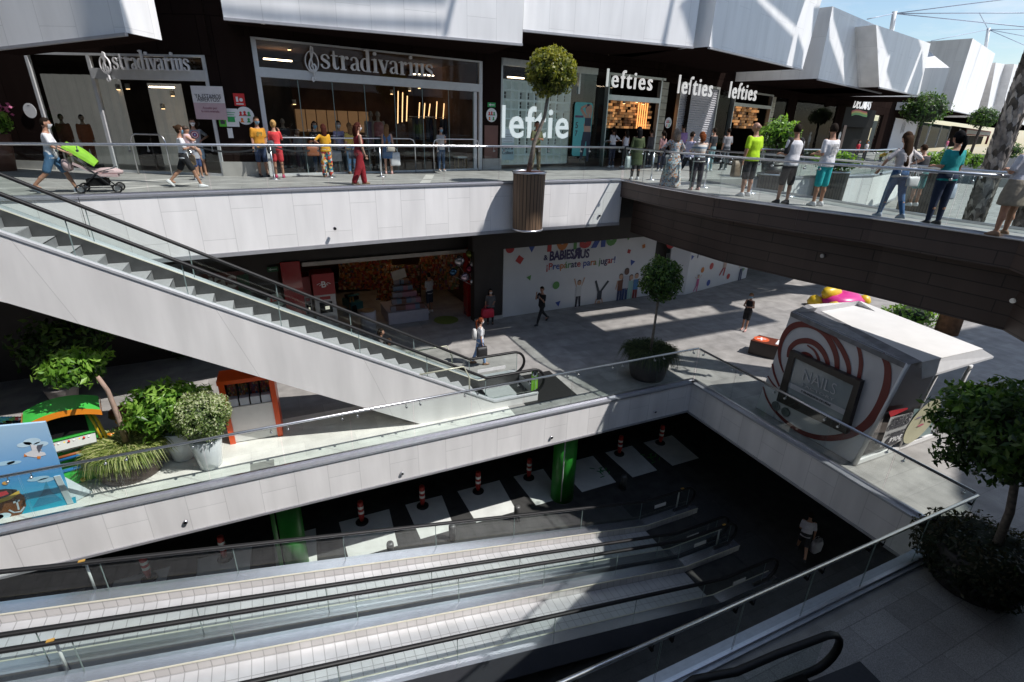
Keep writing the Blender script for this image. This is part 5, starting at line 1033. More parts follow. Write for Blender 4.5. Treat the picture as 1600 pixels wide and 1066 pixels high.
mb=MB(); p=cc(1020,760); e=.55; f2_=F(*zz(1080,690),.05); mb.face([p+fr*(e*math.cos(R(a)))+fu*(e*1.25*math.sin(R(a))) for a in range(0,360,12)]); mb.build('disc',M('face poster',(.62,.60,.40),.5,0,.08,2.),fp)
for (X,Y),a_,b_,mt in (((1010,778),.13,.035,M('pink lips',(.6,.12,.2),.5,0,0)),((1000,735),.12,.02,M('eye shadow',(.25,.2,.35),.5,0,0)),((1040,722),.12,.02,M('eye shadow',(.25,.2,.35),.5,0,0)),((1020,750),.03,.1,M('face shade',(.5,.42,.3),.5,0,0))): mb=MB(); p=cc(X,Y)+Vector((0,-.015,0)); mb.face([p+fr*(a_*math.cos(R(t)))+fu*(b_*math.sin(R(t))) for t in range(0,360,20)]); mb.build('face_feature',mt,fp)
tl=thing('teal_poster','frosted teal sheet behind the face poster on the kiosk front glass','poster',cc(1020,800)); mb=MB(); mb.face([cc(915,880)+Vector((0,.03,0)),cc(1075,830)+Vector((0,.03,0)),cc(1105,690)+Vector((0,.03,0)),cc(985,690)+Vector((0,.03,0))]); mb.build('sheet',M('kiosk teal',(.25,.36,.35),.4,0,.05),tl)
# framed display on the swirl wall
fs=thing('framed_sign','dark framed glass sign hanging on the swirl wall of the nail kiosk','sign',K(1290,600))
o4=[K(*zz(*p),.16) for p in ((272,355),(672,532),(585,832),(192,640))]; i4=[K(*zz(*p),.16) for p in ((298,398),(630,556),(562,762),(246,604))]
mb=MB()
for i in range(4): j=(i+1)%4; mb.face([o4[i],o4[j],i4[j],i4[i]][::-1]); mb.face([o4[i],o4[i]+Vector((.15,0,0)),o4[j]+Vector((.15,0,0)),o4[j]])
mb.build('frame',M('dark frame',(.022,.016,.014),.35,0,.1),fs)
mb=MB(); mb.face([x+Vector((.03,0,0)) for x in i4][::-1]); pn_=mb.build('panel',M('sign panel',(.30,.34,.35),.12,0,.05,2.),fs)
ri=(i4[1]-i4[0]); ri=(Vector((0,-1,0))); up_=(i4[0]-i4[3]).normalized()
sl=M('pale sign letters',(.55,.56,.58),.4,0,0)
def ktext(tx,X,Y,X0,X1,h,b,mt=sl): text('lettering',tx,mt,K(*zz(X,Y),.15),ri,up_,pn_,width=abs(K(*zz(X0,Y),.15).y-K(*zz(X1,Y),.15).y),bold=b,extr=.004,height=h)
ktext('NAILS',437,535,335,545,.29,-.012); ktext('FACTORY',428,592,325,530,.075,0); 
mb=MB(); p=K(*zz(415,625),.14); mb.face([p+ri*a+up_*b for a,b in ((-.80,-.07),(.80,-.07),(.80,.07),(-.80,.07))]); mb.build('lettering_bar',sl,pn_)
ktext('1ª FRANQUICIA DE UÑAS',415,625,322,512,.075,.01,ink)
# glass side table seen by the wall and round stickers
for X,Y in ((190,670),(245,705)):
    mb=MB(); p=K(*zz(X,Y),.02); mb.tube([p+Vector((.0,0,0)),p-Vector((.012,0,0))],.13,18); mb.build('round_sticker',M('sticker grey',(.12,.14,.14),.5,0,.1),kt)
# curved bench-like info counter
p0=G(1183,556,0); cb=thing('info_counter','curved brown counter with an orange round sticker on top, left of the kiosk','counter',p0); ctr=p0+Vector((2.4,1.2,0)); pl=[]; ang0=math.atan2(p0.y-ctr.y,p0.x-ctr.x)
for k in range(13): a=ang0-.12+k*.065; pl.append((ctr.x+2.7*math.cos(a),ctr.y+2.7*math.sin(a)))
for k in range(12,-1,-1): a=ang0-.12+k*.065; pl.append((ctr.x+1.95*math.cos(a),ctr.y+1.95*math.sin(a)))
hc=HZ(1178,534,p0); mb=MB(); mb.prism(pl,0.01,hc); mb.build('body',M('counter brown',(.055,.04,.035),.45,0,.12,2.),cb)
mb=MB(); mb.prism(pl,hc+.003,hc+.02); mb.build('top',M('counter top red',(.13,.03,.015),.4,0,.08),cb)
a=ang0-.02; p=Vector((ctr.x+2.35*math.cos(a),ctr.y+2.35*math.sin(a),hc+.025)); mb=MB(); mb.tube([p,p+Vector((0,0,.006))],.26,20); mb.build('round_sticker',M('sticker orange',(.7,.12,.04),.5,0,.03),cb)
mb=MB(); mb.box(p+Vector((0,0,.01)),(.3,.06,.006),.7); mb.box(p+Vector((0,0,.012)),(.3,.06,.006),-.7); mb.build('sticker_cross',wp,cb)
a=ang0+.3; p=Vector((ctr.x+2.35*math.cos(a),ctr.y+2.35*math.sin(a),hc+.025)); mb=MB(); mb.box(p,(.5,.5,.008),.5); mb.build('leaflet',wp,cb); mb=MB(); mb.box(p+Vector((.05,-.05,.006)),(.25,.2,.006),.5); mb.build('leaflet_print',sg,cb)
# children's ride behind the kiosk
p=G(1310,479,0); p=p+Vector((0,0,-.12)); cr_=thing('kiddie_ride','pink and yellow toy car ride showing behind the kiosk roof','kiddie ride',p); pk=M('ride pink',(.60,.03,.25),.35,0,.05); ye=M('ride yellow',(.75,.50,.03),.35,0,.05)
mb=MB(); mb.lathe(p+Vector((.1,0,0)),[(.1,.1),(1.0,.2),(1.1,.5),(.8,.72),(.2,.8)],20,0,1.,.75); mb.build('body',pk,cr_)
for x,y,z,r in ((-1.05,-.5,.3,.34),(.95,-.5,.45,.28),(-1.0,.5,.3,.34),(1.,.5,.45,.28)): mb=MB(); mb.lathe(p+Vector((x,y,z)),[(.02,-r),(r*.7,-r*.7),(r,0),(r*.7,r*.7),(.02,r)],16); mb.build('wheel_arch',ye,cr_)
mb=MB(); mb.lathe(p+Vector((-.45,.2,.75)),[(.4,-.2),(.5,.05),(.4,.25),(.1,.33)],18,0,1.2,.6); mb.build('hood',ye,cr_)
# ================================================================ picture board
bd=thing('photo_board','painted cut-out board with a sea, a gull and a wooden boat behind the glass railing','picture board',(-5,11.4,0)); by=11.42
Bp=lambda px,py,o=0.: V(px,py,(0,by-o),(0,1))
mb=MB(); tlx=Bp(-60,672); trx=Bp(70,660); brx=Bp(120,806); blx=Bp(-60,845); blx.z=brx.z=.02
q=[blx,brx,trx,tlx]; mb.face(q); mb.face([x+Vector((0,.06,0)) for x in q[::-1]]); mb.face([brx,brx+Vector((0,.06,0)),trx+Vector((0,.06,0)),trx]); mb.face([trx,trx+Vector((0,.06,0)),tlx+Vector((0,.06,0)),tlx]); 
mp=bpy.data.materials.new('painted sky'); mp.use_nodes=True; N=mp.node_tree.nodes; L=mp.node_tree.links; ge=N.new('ShaderNodeTexCoord'); sx=N.new('ShaderNodeSeparateXYZ'); rp=N.new('ShaderNodeValToRGB'); L.new(ge.outputs['Generated'],sx.inputs[0]); L.new(sx.outputs['Z'],rp.inputs[0]); L.new(rp.outputs[0],N['Principled BSDF'].inputs['Base Color'])
rp.color_ramp.elements[0].color=(.03,.42,.62,1); rp.color_ramp.elements[0].position=.1; rp.color_ramp.elements[1].color=(.42,.62,.80,1); e=rp.color_ramp.elements.new(.42); e.color=(.10,.34,.68,1); N['Principled BSDF'].inputs['Roughness'].default_value=.35
mb.build('board',mp,bd)
bw=lambda n,c:M('board '+n,c,.5,0,.04)
def blob(nm,px,py,parts,mt,o):
    for (dx,dy,rx,ry) in parts:
        mb=MB(); c=Bp(px+dx,py+dy,o); k=(Bp(px+dx+10,py+dy,o)-c).length/10; mb.face([c+Vector((k*rx*math.cos(R(a)),0,k*ry*math.sin(R(a)))) for a in range(0,360,20)]); mb.build(nm,mt,bd)
blob('painted_cloud',50,690,[(0,0,14,8),(-12,5,12,6),(14,4,12,6)],bw('cloud',(.55,.74,.86)),.004); blob('painted_cloud',8,724,[(0,0,16,5),(14,-1,12,4)],bw('cloud 2',(.42,.66,.82)),.004); blob('painted_cloud',60,748,[(0,0,18,5),(12,2,14,5)],bw('cloud 2',(.42,.66,.82)),.004)
def bpoly(nm,pts,mt,o): mb=MB(); mb.face([Bp(x,y,o) for x,y in pts]); mb.build(nm,mt,bd)
bpoly('painted_island',[(50,795),(66,770),(72,752),(80,768),(98,782),(112,795)][::-1],bw('island',(.04,.26,.42)),.005)
bpoly('painted_sea',[(122,800),(-10,825),(-10,806),(60,792),(118,776)][::-1],bw('sea',(.02,.40,.58)),.006)
bpoly('painted_gull',[(38,709),(52,703),(70,707),(72,711),(56,715),(42,713)],bw('gull white',(.75,.75,.77)),.007); bpoly('painted_gull_wing',[(50,704),(47,694),(60,697),(66,704)],bw('gull white',(.75,.75,.77)),.009); bpoly('painted_gull_wingtip',[(57,700),(58,696),(68,694),(61,708)],bw('gull grey',(.10,.11,.14)),.0105); bpoly('painted_gull_beak',[(38,709),(37,714),(43,713)],bw('gull orange',(.75,.24,.04)),.009); bpoly('painted_gull_foot',[(58,713),(64,713),(63,717),(58,717)],bw('gull orange',(.75,.24,.04)),.009)
bpoly('painted_boat_hull',[(-6,778),(28,768),(38,776),(41,790),(34,803),(12,812),(-6,815)],bw('hull',(.20,.075,.025)),.008); bpoly('painted_boat_deck',[(-6,766),(8,764),(26,765),(28,770),(14,776),(-6,782)],bw('deck dark',(.02,.015,.015)),.010); bpoly('painted_boat_trim',[(-6,782),(14,775),(30,766),(31,771),(15,781),(-6,788)],bw('rope yellow',(.65,.45,.06)),.012); bpoly('painted_boat_seat',[(-4,770),(10,767),(14,772),(-4,778)],bw('boat red',(.5,.03,.04)),.013)
for pts in ([(24,781),(27,781),(31,796),(28,797)],[(20,784),(31,780),(31,783),(21,787)]): bpoly('painted_anchor',pts,bw('anchor',(.55,.63,.68)),.013)
mb=MB(); ribbon(mb,[(-.14,.03),(-.08,-.05),(.02,-.06),(.1,.03)],.03,lambda x,y,d:Bp(29,796,.013)+Vector((x,-d,y)),.002); mb.build('painted_anchor',bw('anchor',(.55,.63,.68)),bd)
blob('painted_foam',6,806,[(0,0,12,7),(-10,2,10,6),(16,4,10,5)],bw('foam',(.62,.80,.88)),.014)
blob('painted_lantern',8,755,[(0,0,5,4)],bw('lantern',(.75,.4,.1)),.014)
mb=MB(); s0=brx+Vector((.03,.0,0)); mb.face([s0,s0+Vector((.26,.25,0)),s0+Vector((.22,.22,.1)),s0+Vector((-.08,.05,.7)),]); mb.obox(s0+Vector((-.1,-.02,0)),(.1,0,0),(0,.08,0),(-.05,0,.7)); mb.build('board_strut',M('strut pale',(.52,.60,.62),.5,0,.05),bd)
# coloured tile roof at the picture edge
p=G(8,700,.8); t=thing('tiled_toy_roof','little roof of blue, red and white tiles showing behind the painted board','toy roof',p); mb=MB(); random.seed(4)
for i in range(9):
    for j in range(3): mb.obox(V(-10+i*5,658+j*4,(0,13.4),(0,1)),(.1,0,0),(0,.05,0),(0,0,.07),random.randrange(5))
mb.build('tile',[bw('tile blue',(.05,.3,.6)),bw('tile red',(.5,.05,.06)),bw('tile white',(.6,.65,.68)),bw('tile teal',(.05,.4,.4)),bw('tile green',(.1,.35,.08))],t)
# ================================================================ arcade ride
A0=Vector((-4.60,12.75,0)); ar=thing('arcade_ride','green coin ride with orange canopy, black screen and coloured pipes','arcade ride',A0); gr=M('ride green',(.05,.42,.06),.35,0,.06); og=M('ride orange',(.80,.26,.02),.35,0,.06)
T=Matrix.Translation(A0)@Matrix.Rotation(R(12),4,'Z'); q=lambda x,y,z:T@Vector((x,y,z))
def abox(nm,c,d,mt,tilt=None):
    mb=MB(); rr=Matrix.Rotation(R(12),3,'Z'); 
    if tilt: rr=rr@Matrix.Rotation(R(tilt),3,'X')
    e=[rr@Vector(v) for v in ((d[0],0,0),(0,d[1],0),(0,0,d[2]))]; mb.obox(q(*c)-(e[0]+e[1]+e[2])/2,*e); return mb.build(nm,mt,ar)
abox('base',(0,-.1,.14),(.95,1.0,.26),gr); abox('cabinet',(0,.1,.75),(.86,.55,1.0),gr); abox('screen_bezel',(0,-.16,1.22),(.92,.16,.55),gr,-12); abox('screen',(0,-.255,1.24),(.64,.02,.4),black,-12)
abox('control_panel',(0,-.32,.88),(.8,.34,.05),M('panel grey',(.45,.47,.45),.4,0,.05),28)
mb=MB(); random.seed(2)
for i in range(8): p=q(-.3+.085*i,-.36+.03*(i%3),.92-.02*(i%3)); mb.tube([p,p+Vector((0,-.02,.03))],.02,8,i%3)
mb.build('button',[bw('btn red',(.6,.04,.03)),bw('btn white',(.7,.7,.7)),bw('btn yellow',(.7,.5,.04))],ar)
abox('coin_plate',(-.05,-.27,.72),(.34,.02,.14),M('coin plate',(.45,.6,.5),.4,0,.1))
mb=MB()
for i in range(10): 
    x0,x1=-.62+.124*i,-.62+.124*(i+1); h=lambda x:1.62+.16*(1-(x/.62)**2)
    mb.face([q(x0,-.55,h(x0)-.06),q(x1,-.55,h(x1)-.06),q(x1,-.05,h(x1)+.06),q(x0,-.05,h(x0)+.06)]); mb.face([q(x0,-.05,h(x0)+.03),q(x1,-.05,h(x1)+.03),q(x1,-.55,h(x1)-.1),q(x0,-.55,h(x0)-.1)])
mb.build('canopy',gr,ar)
mb=MB()
for i in range(10):
    x0,x1=-.64+.128*i,-.64+.128*(i+1); h=lambda x:1.62+.16*(1-(x/.64)**2)
    mb.face([q(x0,-.57,h(x0)-.17),q(x1,-.57,h(x1)-.17),q(x1,-.57,h(x1)-.04),q(x0,-.57,h(x0)-.04)])
for x in (-.64,.64): mb.face([q(x,-.57,1.45),q(x,-.05,1.54),q(x,-.05,1.67),q(x,-.57,1.6)])
mb.build('canopy_trim',og,ar)
abox('header_panel',(0,-.2,1.53),(.7,.12,.12),M('header dark',(.05,.05,.05),.4,0,.1))
for x in (-.2,0,.2): mb=MB(); mb.tube([q(x,-.27,1.53),q(x,-.30,1.53)],.035,10); mb.build('header_lamp',M('dull lamp',(.5,.45,.35),.3,0,.05),ar)
for P,r,mt in (([(.42,-.2,1.5),(.5,-.25,1.2),(.56,-.3,.8),(.55,-.35,.4)],.03,bw('pipe yellow',(.75,.52,.03))),([(.36,-.22,1.5),(.44,-.3,1.15),(.48,-.33,.8)],.025,bw('pipe yellow',(.75,.52,.03))),([(-.36,-.42,.58),(.3,-.42,.6),(.42,-.4,.72)],.05,bw('pipe blue',(.03,.2,.5))),([(-.36,-.46,.3),(.34,-.46,.32)],.045,bw('pipe blue',(.03,.2,.5))),([(-.38,-.44,.64),(.28,-.44,.66)],.03,bw('pipe copper',(.30,.09,.03)))): mb=MB(); mb.tube([q(*p) for p in P],r,10); mb.build('pipe',mt,ar)
for c,r,mt in (((.34,-.46,.42),.11,bw('ball red',(.6,.03,.03))),((.36,-.47,.5),.09,bw('ball yellow',(.75,.5,.03))),((-.38,-.48,.32),.09,bw('ball red',(.6,.03,.03))),((.36,-.5,.1),.12,bw('ball lime',(.5,.55,.03))),((0,-.62,.08),.05,bw('ball yellow',(.75,.5,.03)))): mb=MB(); mb.lathe(q(*c),[(.01,-r),(r*.7,-r*.7),(r,0),(r*.7,r*.7),(.01,r)],14); mb.build('knob',mt,ar)
fg=thing('toy_figure','orange and yellow round plastic toy driver beside the green coin ride','toy figure',q(.95,.15,0))
mb=MB(); mb.lathe(q(.95,.15,0),[(.28,0),(.3,.2),(.25,.55),(.1,.7)],16); mb.build('body',ye,fg); mb=MB(); r=.2; mb.lathe(q(.95,.1,.9),[(.01,-r),(r*.7,-r*.7),(r,0),(r*.7,r*.7),(.01,r)],16); mb.build('head',og,fg); mb=MB(); mb.lathe(q(.95,.2,1.06),[(.3,-.05),(.28,.05),(.05,.14)],16); mb.build('hat',bw('hat brown',(.14,.04,.02)),fg); mb=MB(); mb.tube([q(.8,0,.6),q(.6,-.2,.75)],.06,8); mb.build('arm',og,fg)
mb=MB(); mb.tube([q(.75,-.15,.3),q(.75,-.2,.32)],.17,16); mb.build('wheel',bw('wheel cream',(.6,.5,.2)),fg)
# ================================================================ orange sweet stand
a=Vector((-1.66,12.6,0)); b=Vector((-.47,12.55,0)); st=thing('sweet_stand','orange framed white stand with four windows of sweets','sweet stand',a); d=(b-a).normalized(); nn=Vector((d.y,-d.x,0)); L=(b-a).length; hs=1.62
orm=M('stand orange',(.72,.085,.012),.35,0,.05,2.); mb=MB(); X=lambda u,z,o:a+d*u+nn*o+Vector((0,0,z))
for u in (0,L-.12): mb.obox(X(u,0,-.55),d*.12,nn*.6,(0,0,hs))
mb.obox(X(-.02,hs,-.57),d*(L+.04),nn*.64,(0,0,.1)); mb.build('frame',orm,st)
mb=MB(); mb.obox(X(.122,.03,-.4),d*(L-.244),nn*.42,(0,0,.95)); mb.build('front_panel',M('stand white',(.70,.69,.67),.4,0,.04),st)
mb=MB(); mb.obox(X(.122,.985,-.5),d*(L-.244),nn*.06,(0,0,.61)); mb.build('back_panel',M('stand grey',(.4,.4,.42),.4,0,.05),st)
w4=(L-.244)/4; random.seed(11)
for k in range(4):
    mb=MB(); mb.obox(X(.122+k*w4-.012,.985,-.43),d*.024,nn*.42,(0,0,.61)); mb.build('divider',black,st)
    mb=MB()
    for i in range(7):
        for j in range(6): mb.box(X(.122+k*w4+.025+(i+.5)*(w4-.05)/7,1.22+.06*j,-.18),(.036,.03,.05),random.random(),random.randrange(8) if k!=2 else random.choice((4,5,3,0)))
    mb.build('sweet_packs',sweet,st)
    mb=MB(); mb.obox(X(.122+k*w4+.016,.99,-.3),d*(w4-.035),nn*.3,(0,0,.2)); mb.build('tray_front',M('tray pale',(.5,.52,.58),.2,0,.05),st)
# reddish shop strip behind it, floor cover with coil stain
p=G(410,728,.006); t=thing('floor_hatch','small square hatch in the pale paving by the pit railing','hatch',p); mb=MB(); mb.box(p,(.5,.34,.006)); mb.build('cover',M('hatch',(.30,.29,.27),.6,0,.1),t)
mb=MB()
# ================================================================ vegetation
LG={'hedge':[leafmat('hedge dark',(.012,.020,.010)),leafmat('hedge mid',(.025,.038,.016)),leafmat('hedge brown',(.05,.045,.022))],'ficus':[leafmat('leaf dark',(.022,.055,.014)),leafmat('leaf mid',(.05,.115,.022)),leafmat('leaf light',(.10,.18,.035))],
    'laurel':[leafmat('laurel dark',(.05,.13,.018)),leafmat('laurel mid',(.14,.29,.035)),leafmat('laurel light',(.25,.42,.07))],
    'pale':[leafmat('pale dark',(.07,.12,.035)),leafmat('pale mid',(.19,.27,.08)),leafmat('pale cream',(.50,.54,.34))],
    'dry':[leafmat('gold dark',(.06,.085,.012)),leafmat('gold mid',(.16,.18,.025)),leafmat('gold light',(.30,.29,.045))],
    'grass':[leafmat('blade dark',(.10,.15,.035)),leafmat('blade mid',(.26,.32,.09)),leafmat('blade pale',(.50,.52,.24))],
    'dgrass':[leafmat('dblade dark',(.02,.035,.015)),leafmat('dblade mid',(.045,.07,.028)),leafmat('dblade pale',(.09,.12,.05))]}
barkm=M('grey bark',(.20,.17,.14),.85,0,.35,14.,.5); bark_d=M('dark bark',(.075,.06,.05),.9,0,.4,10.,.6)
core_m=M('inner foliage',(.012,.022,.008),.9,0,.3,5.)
def leaves(mb,c,rad,n,size,seed,flat=1.,lump=.22,shell=.55,drop=.35,asp=.45):
    rnd=random.Random(seed); c=Vector(c); k=0
    while k<n:
        v=Vector((rnd.gauss(0,1),rnd.gauss(0,1),rnd.gauss(0,1)))
        if v.length<1e-3: continue
        v.normalize(); nv=noise.noise(v*2.3+Vector((seed*3.1,0,0))); rr=1+lump*nv*1.6
        if nv<-drop and rnd.random()<.75: k+=.3; continue
        t=rnd.uniform(shell,1.)**.6; s=rr*t
        p=c+Vector((v.x*rad[0],v.y*rad[1],v.z*rad[2]))*s
        nrm=(v*.7+Vector((rnd.gauss(0,.55),rnd.gauss(0,.55),rnd.gauss(.25,.55)))).normalized()
        a=nrm.cross(Vector((rnd.gauss(0,1),rnd.gauss(0,1),rnd.gauss(0,.6)))).normalized(); b=nrm.cross(a)
        L=size*rnd.uniform(.65,1.3); W=L*asp
        lift=nrm*(L*.16)
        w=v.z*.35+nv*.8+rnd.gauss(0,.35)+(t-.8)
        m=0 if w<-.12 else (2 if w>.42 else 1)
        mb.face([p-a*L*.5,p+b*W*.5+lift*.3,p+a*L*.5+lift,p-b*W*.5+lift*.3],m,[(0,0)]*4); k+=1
def coreball(mb,c,rad,m,seed):
    bm=bmesh.new(); bmesh.ops.create_icosphere(bm,subdivisions=3,radius=1); 
    vs=[Vector(c)+Vector((v.co.x*rad[0],v.co.y*rad[1],v.co.z*rad[2]))*(1+.3*noise.noise(v.co*2.3+Vector((seed*3.1,0,0)))) for v in bm.verts]; fs=[[q.index for q in f.verts] for f in bm.faces]; mb.mesh(vs,fs,None,m); bm.free()
def crown(name,par,c,rad,n,size,kind,seed,core=.62,**k):
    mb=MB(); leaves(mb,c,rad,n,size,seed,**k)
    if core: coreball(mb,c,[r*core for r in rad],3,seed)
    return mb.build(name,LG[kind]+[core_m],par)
def trunk(par,pts,rs,mt=None,name='trunk'):
    mb=MB(); mb.tube(pts,rs,10); return mb.build(name,mt or barkm,par)
def tuft(name,par,c,r,n,length,kind,seed,wd=.02,droop=.9,rise=.5):
    rnd=random.Random(seed); mb=MB(); c=Vector(c)
    for k in range(n):
        a=rnd.uniform(0,2*math.pi); q=r*math.sqrt(rnd.random())*.85; o=c+Vector((q*math.cos(a),q*math.sin(a),0)); a+=rnd.gauss(0,.5); d=Vector((math.cos(a),math.sin(a),0)); l=length*rnd.uniform(.6,1.2); s=Vector((-d.y,d.x,0))*wd*rnd.uniform(.7,1.3); out=rnd.uniform(.5,1.)*(.35+q/r)
        P=[o,o+d*l*.3*out+Vector((0,0,l*rise*.75)),o+d*l*.7*out+Vector((0,0,l*rise*.8)),o+d*l*out+Vector((0,0,l*rise*.8-l*droop*out*.7))]
        m=rnd.choices((0,1,2),(3,4,3))[0]
        for i in range(3):
            w0,w1=(1,.9,.65,.1)[i],(1,.9,.65,.1)[i+1]; mb.face([P[i]-s*w0,P[i]+s*w0,P[i+1]+s*w1,P[i+1]-s*w1],m,[(0,0)]*4)
    return mb.build(name,LG[kind],par)
soil=M('red bark mulch',(.16,.05,.03),.9,0,.4,20.,.5); slat=panels('wooden slats',(.20,.125,.075),.115,9.,.012,.15,0.,rough=.6,var=.12,bump=.8,streak=.15); slat_w=panels('weathered slats',(.16,.13,.10),.115,9.,.012,.2,0.,rough=.6,var=.12,bump=.8,streak=.15)
def slatbox(par,c,r,z0,z1,n=12,mt=None):
    mb=MB(); ps=[(r*math.cos(2*math.pi*(k+.5)/n),r*math.sin(2*math.pi*(k+.5)/n)) for k in range(n)]
    per=2*r*math.sin(math.pi/n)
    for k in range(n):
        p,q=ps[k],ps[(k+1)%n]; mb.face([(c[0]+p[0]*.94,c[1]+p[1]*.94,z0),(c[0]+q[0]*.94,c[1]+q[1]*.94,z0),(c[0]+q[0],c[1]+q[1],z1),(c[0]+p[0],c[1]+p[1],z1)],0,[(per*k,z0),(per*(k+1),z0),(per*(k+1),z1),(per*k,z1)])
    mb.face([(c[0]+p[0]*.94,c[1]+p[1]*.94,z0) for p in ps[::-1]]); mb.build('slatted_box',mt or slat,par)
    mb=MB(); mb.face([(c[0]+p[0]*.93,c[1]+p[1]*.93,z1-.06) for p in ps]); mb.build('soil',soil,par)
    mb=MB(); mb.tube([(c[0]+r*1.0*math.cos(2*math.pi*k/24),c[1]+r*1.0*math.sin(2*math.pi*k/24),z1) for k in range(24)],.035,6,closed=True); mb.tube([(c[0]+r*.94*math.cos(2*math.pi*k/24),c[1]+r*.94*math.sin(2*math.pi*k/24),z0) for k in range(24)],.03,6,closed=True); mb.build('rim',steel_dull,par)
# slatted planter hung on the upper fascia with its tree
c=Vector((7.36,14.9,0)); t=thing('planter_box','round box of vertical brown wooden slats standing out from the white walkway edge','planter',(c.x,c.y,4.36)); slatbox(t,c,.5,4.36,6.08,16)
tr_=thing('ornamental_tree','small ball-crowned tree on a leaning trunk in the slatted wooden box','tree',(c.x,c.y,6.05))
tp=V(858,150,c,(0,1)); cc_=V(861,113,c,(0,1)); trunk(tr_,[c+Vector((-.05,0,6.0)),c+Vector((.12,0,6.9)),Vector((tp.x-.12,c.y,tp.z-.55)),Vector((tp.x+.06,c.y,cc_.z))],[.075,.06,.05,.045])
crown('crown',tr_,cc_,(.74,.72,.64),3800,.13,'dry',1,lump=.16,shell=.5)
# plaza tree in the middle
c=Vector((10.4,11.9,0)); t=thing('plant_pot','dark round pot with drooping grass at the pit corner','plant pot',c); potd=M('dark pot',(.035,.03,.03),.5,0,.15,4.)
mb=MB(); mb.lathe(c,[(.52,0),(.56,.1),(.68,.72),(.70,.8),(.62,.8),(.60,.72)],32); mb.build('pot',potd,t); tuft('grass',t,c+Vector((0,0,.74)),.66,2600,.52,'dgrass',3,.014,.9,.5)
tr_=thing('ornamental_tree','dark ball-crowned tree rising from the grassy pot at the pit corner','tree',c); trunk(tr_,[c+Vector((0,0,.7)),c+Vector((.02,0,1.6)),c+Vector((.05,.03,3.0))],[.045,.04,.035]); crown('crown',tr_,c+Vector((.08,.05,3.2)),(.64,.64,.70),4200,.10,'ficus',4,lump=.15,shell=.45)
# sunlit tree at the left with spiky grass in the pot
c=Vector((-3.6,12.25,0)); t=thing('plant_pot','wide brown pot overflowing with pale green spiky grass','plant pot',c); mb=MB(); mb.lathe(c,[(.58,0),(.62,.1),(.68,.5),(.64,.56),(.6,.5)],32); mb.build('pot',M('brown pot',(.075,.05,.042),.5,0,.15,4.),t); tuft('grass',t,c+Vector((0,0,.5)),.56,4200,.48,'grass',5,.014,.85,.6)
tr_=thing('ornamental_tree','slanting pale-trunked tree with big sunlit leaves and a shaded top, left of the white pots','tree',c)
lt=[V(px,py,c,(0,1)) for px,py in ((197,690),(186,655),(168,610),(152,588))]; trunk(tr_,lt,[.06,.055,.045,.04],M('pale trunk',(.36,.25,.20),.8,0,.2,9.,.4))
crown('crown',tr_,V(116,574,c+Vector((0,.1,0)),(0,1)),(.56,.5,.38),950,.16,'laurel',6,lump=.3,shell=.4,core=.5)
# white pots
whitepot=M('glazed white pot',(.66,.68,.70),.2,0,.04,3.,coat=.4)
c=Vector((-2.02,11.8,0)); t=thing('plant_pot','tall white tapered pot holding the small-leaved round bush','plant pot',c); mb=MB(); mb.lathe(c,[(.21,0),(.23,.03),(.335,.76),(.325,.78),(.30,.74)],36); mb.build('pot',whitepot,t); s=thing('round_bush','round small-leaved variegated bush in the front white pot','bush',c+Vector((0,0,.75))); crown('foliage',s,V(315,650,c,(0,1)),(.60,.58,.56),7000,.062,'pale',7,lump=.14,shell=.55,core=.72)
c=Vector((-2.62,12.4,0)); t=thing('plant_pot','tall white tapered pot behind, under the large-leaved shrub','plant pot',c); mb=MB(); mb.lathe(c,[(.21,0),(.23,.03),(.335,.76),(.325,.78),(.30,.74)],36); mb.build('pot',whitepot,t); s=thing('laurel_shrub','large bright green shrub with long pointed leaves in the rear white pot','shrub',c+Vector((0,0,.75))); crown('foliage',s,V(262,635,c,(0,1)),(.84,.7,.58),2100,.19,'laurel',8,lump=.3,shell=.35,core=.55,asp=.36)
c=G(105,632,0.); t=thing('plant_pot','grey pot with a dark shrub in the shade behind the green coin ride','plant pot',c); mb=MB(); mb.lathe(c,[(.25,0),(.38,.55),(.40,.6),(.34,.58)],24); mb.build('pot',M('grey pot',(.22,.20,.19),.5,0,.1),t); crown('foliage',t,c+Vector((.3,.3,1.6)),(1.1,.9,.9),1300,.2,'ficus',9,lump=.3,shell=.4)
c=G(300,560,0.); t=thing('shade_bush','dark bush in deep shade behind the large-leaved shrub','bush',c); crown('foliage',t,c+Vector((0,0,.9)),(1.0,.7,.8),900,.2,'ficus',19,lump=.3,shell=.4)
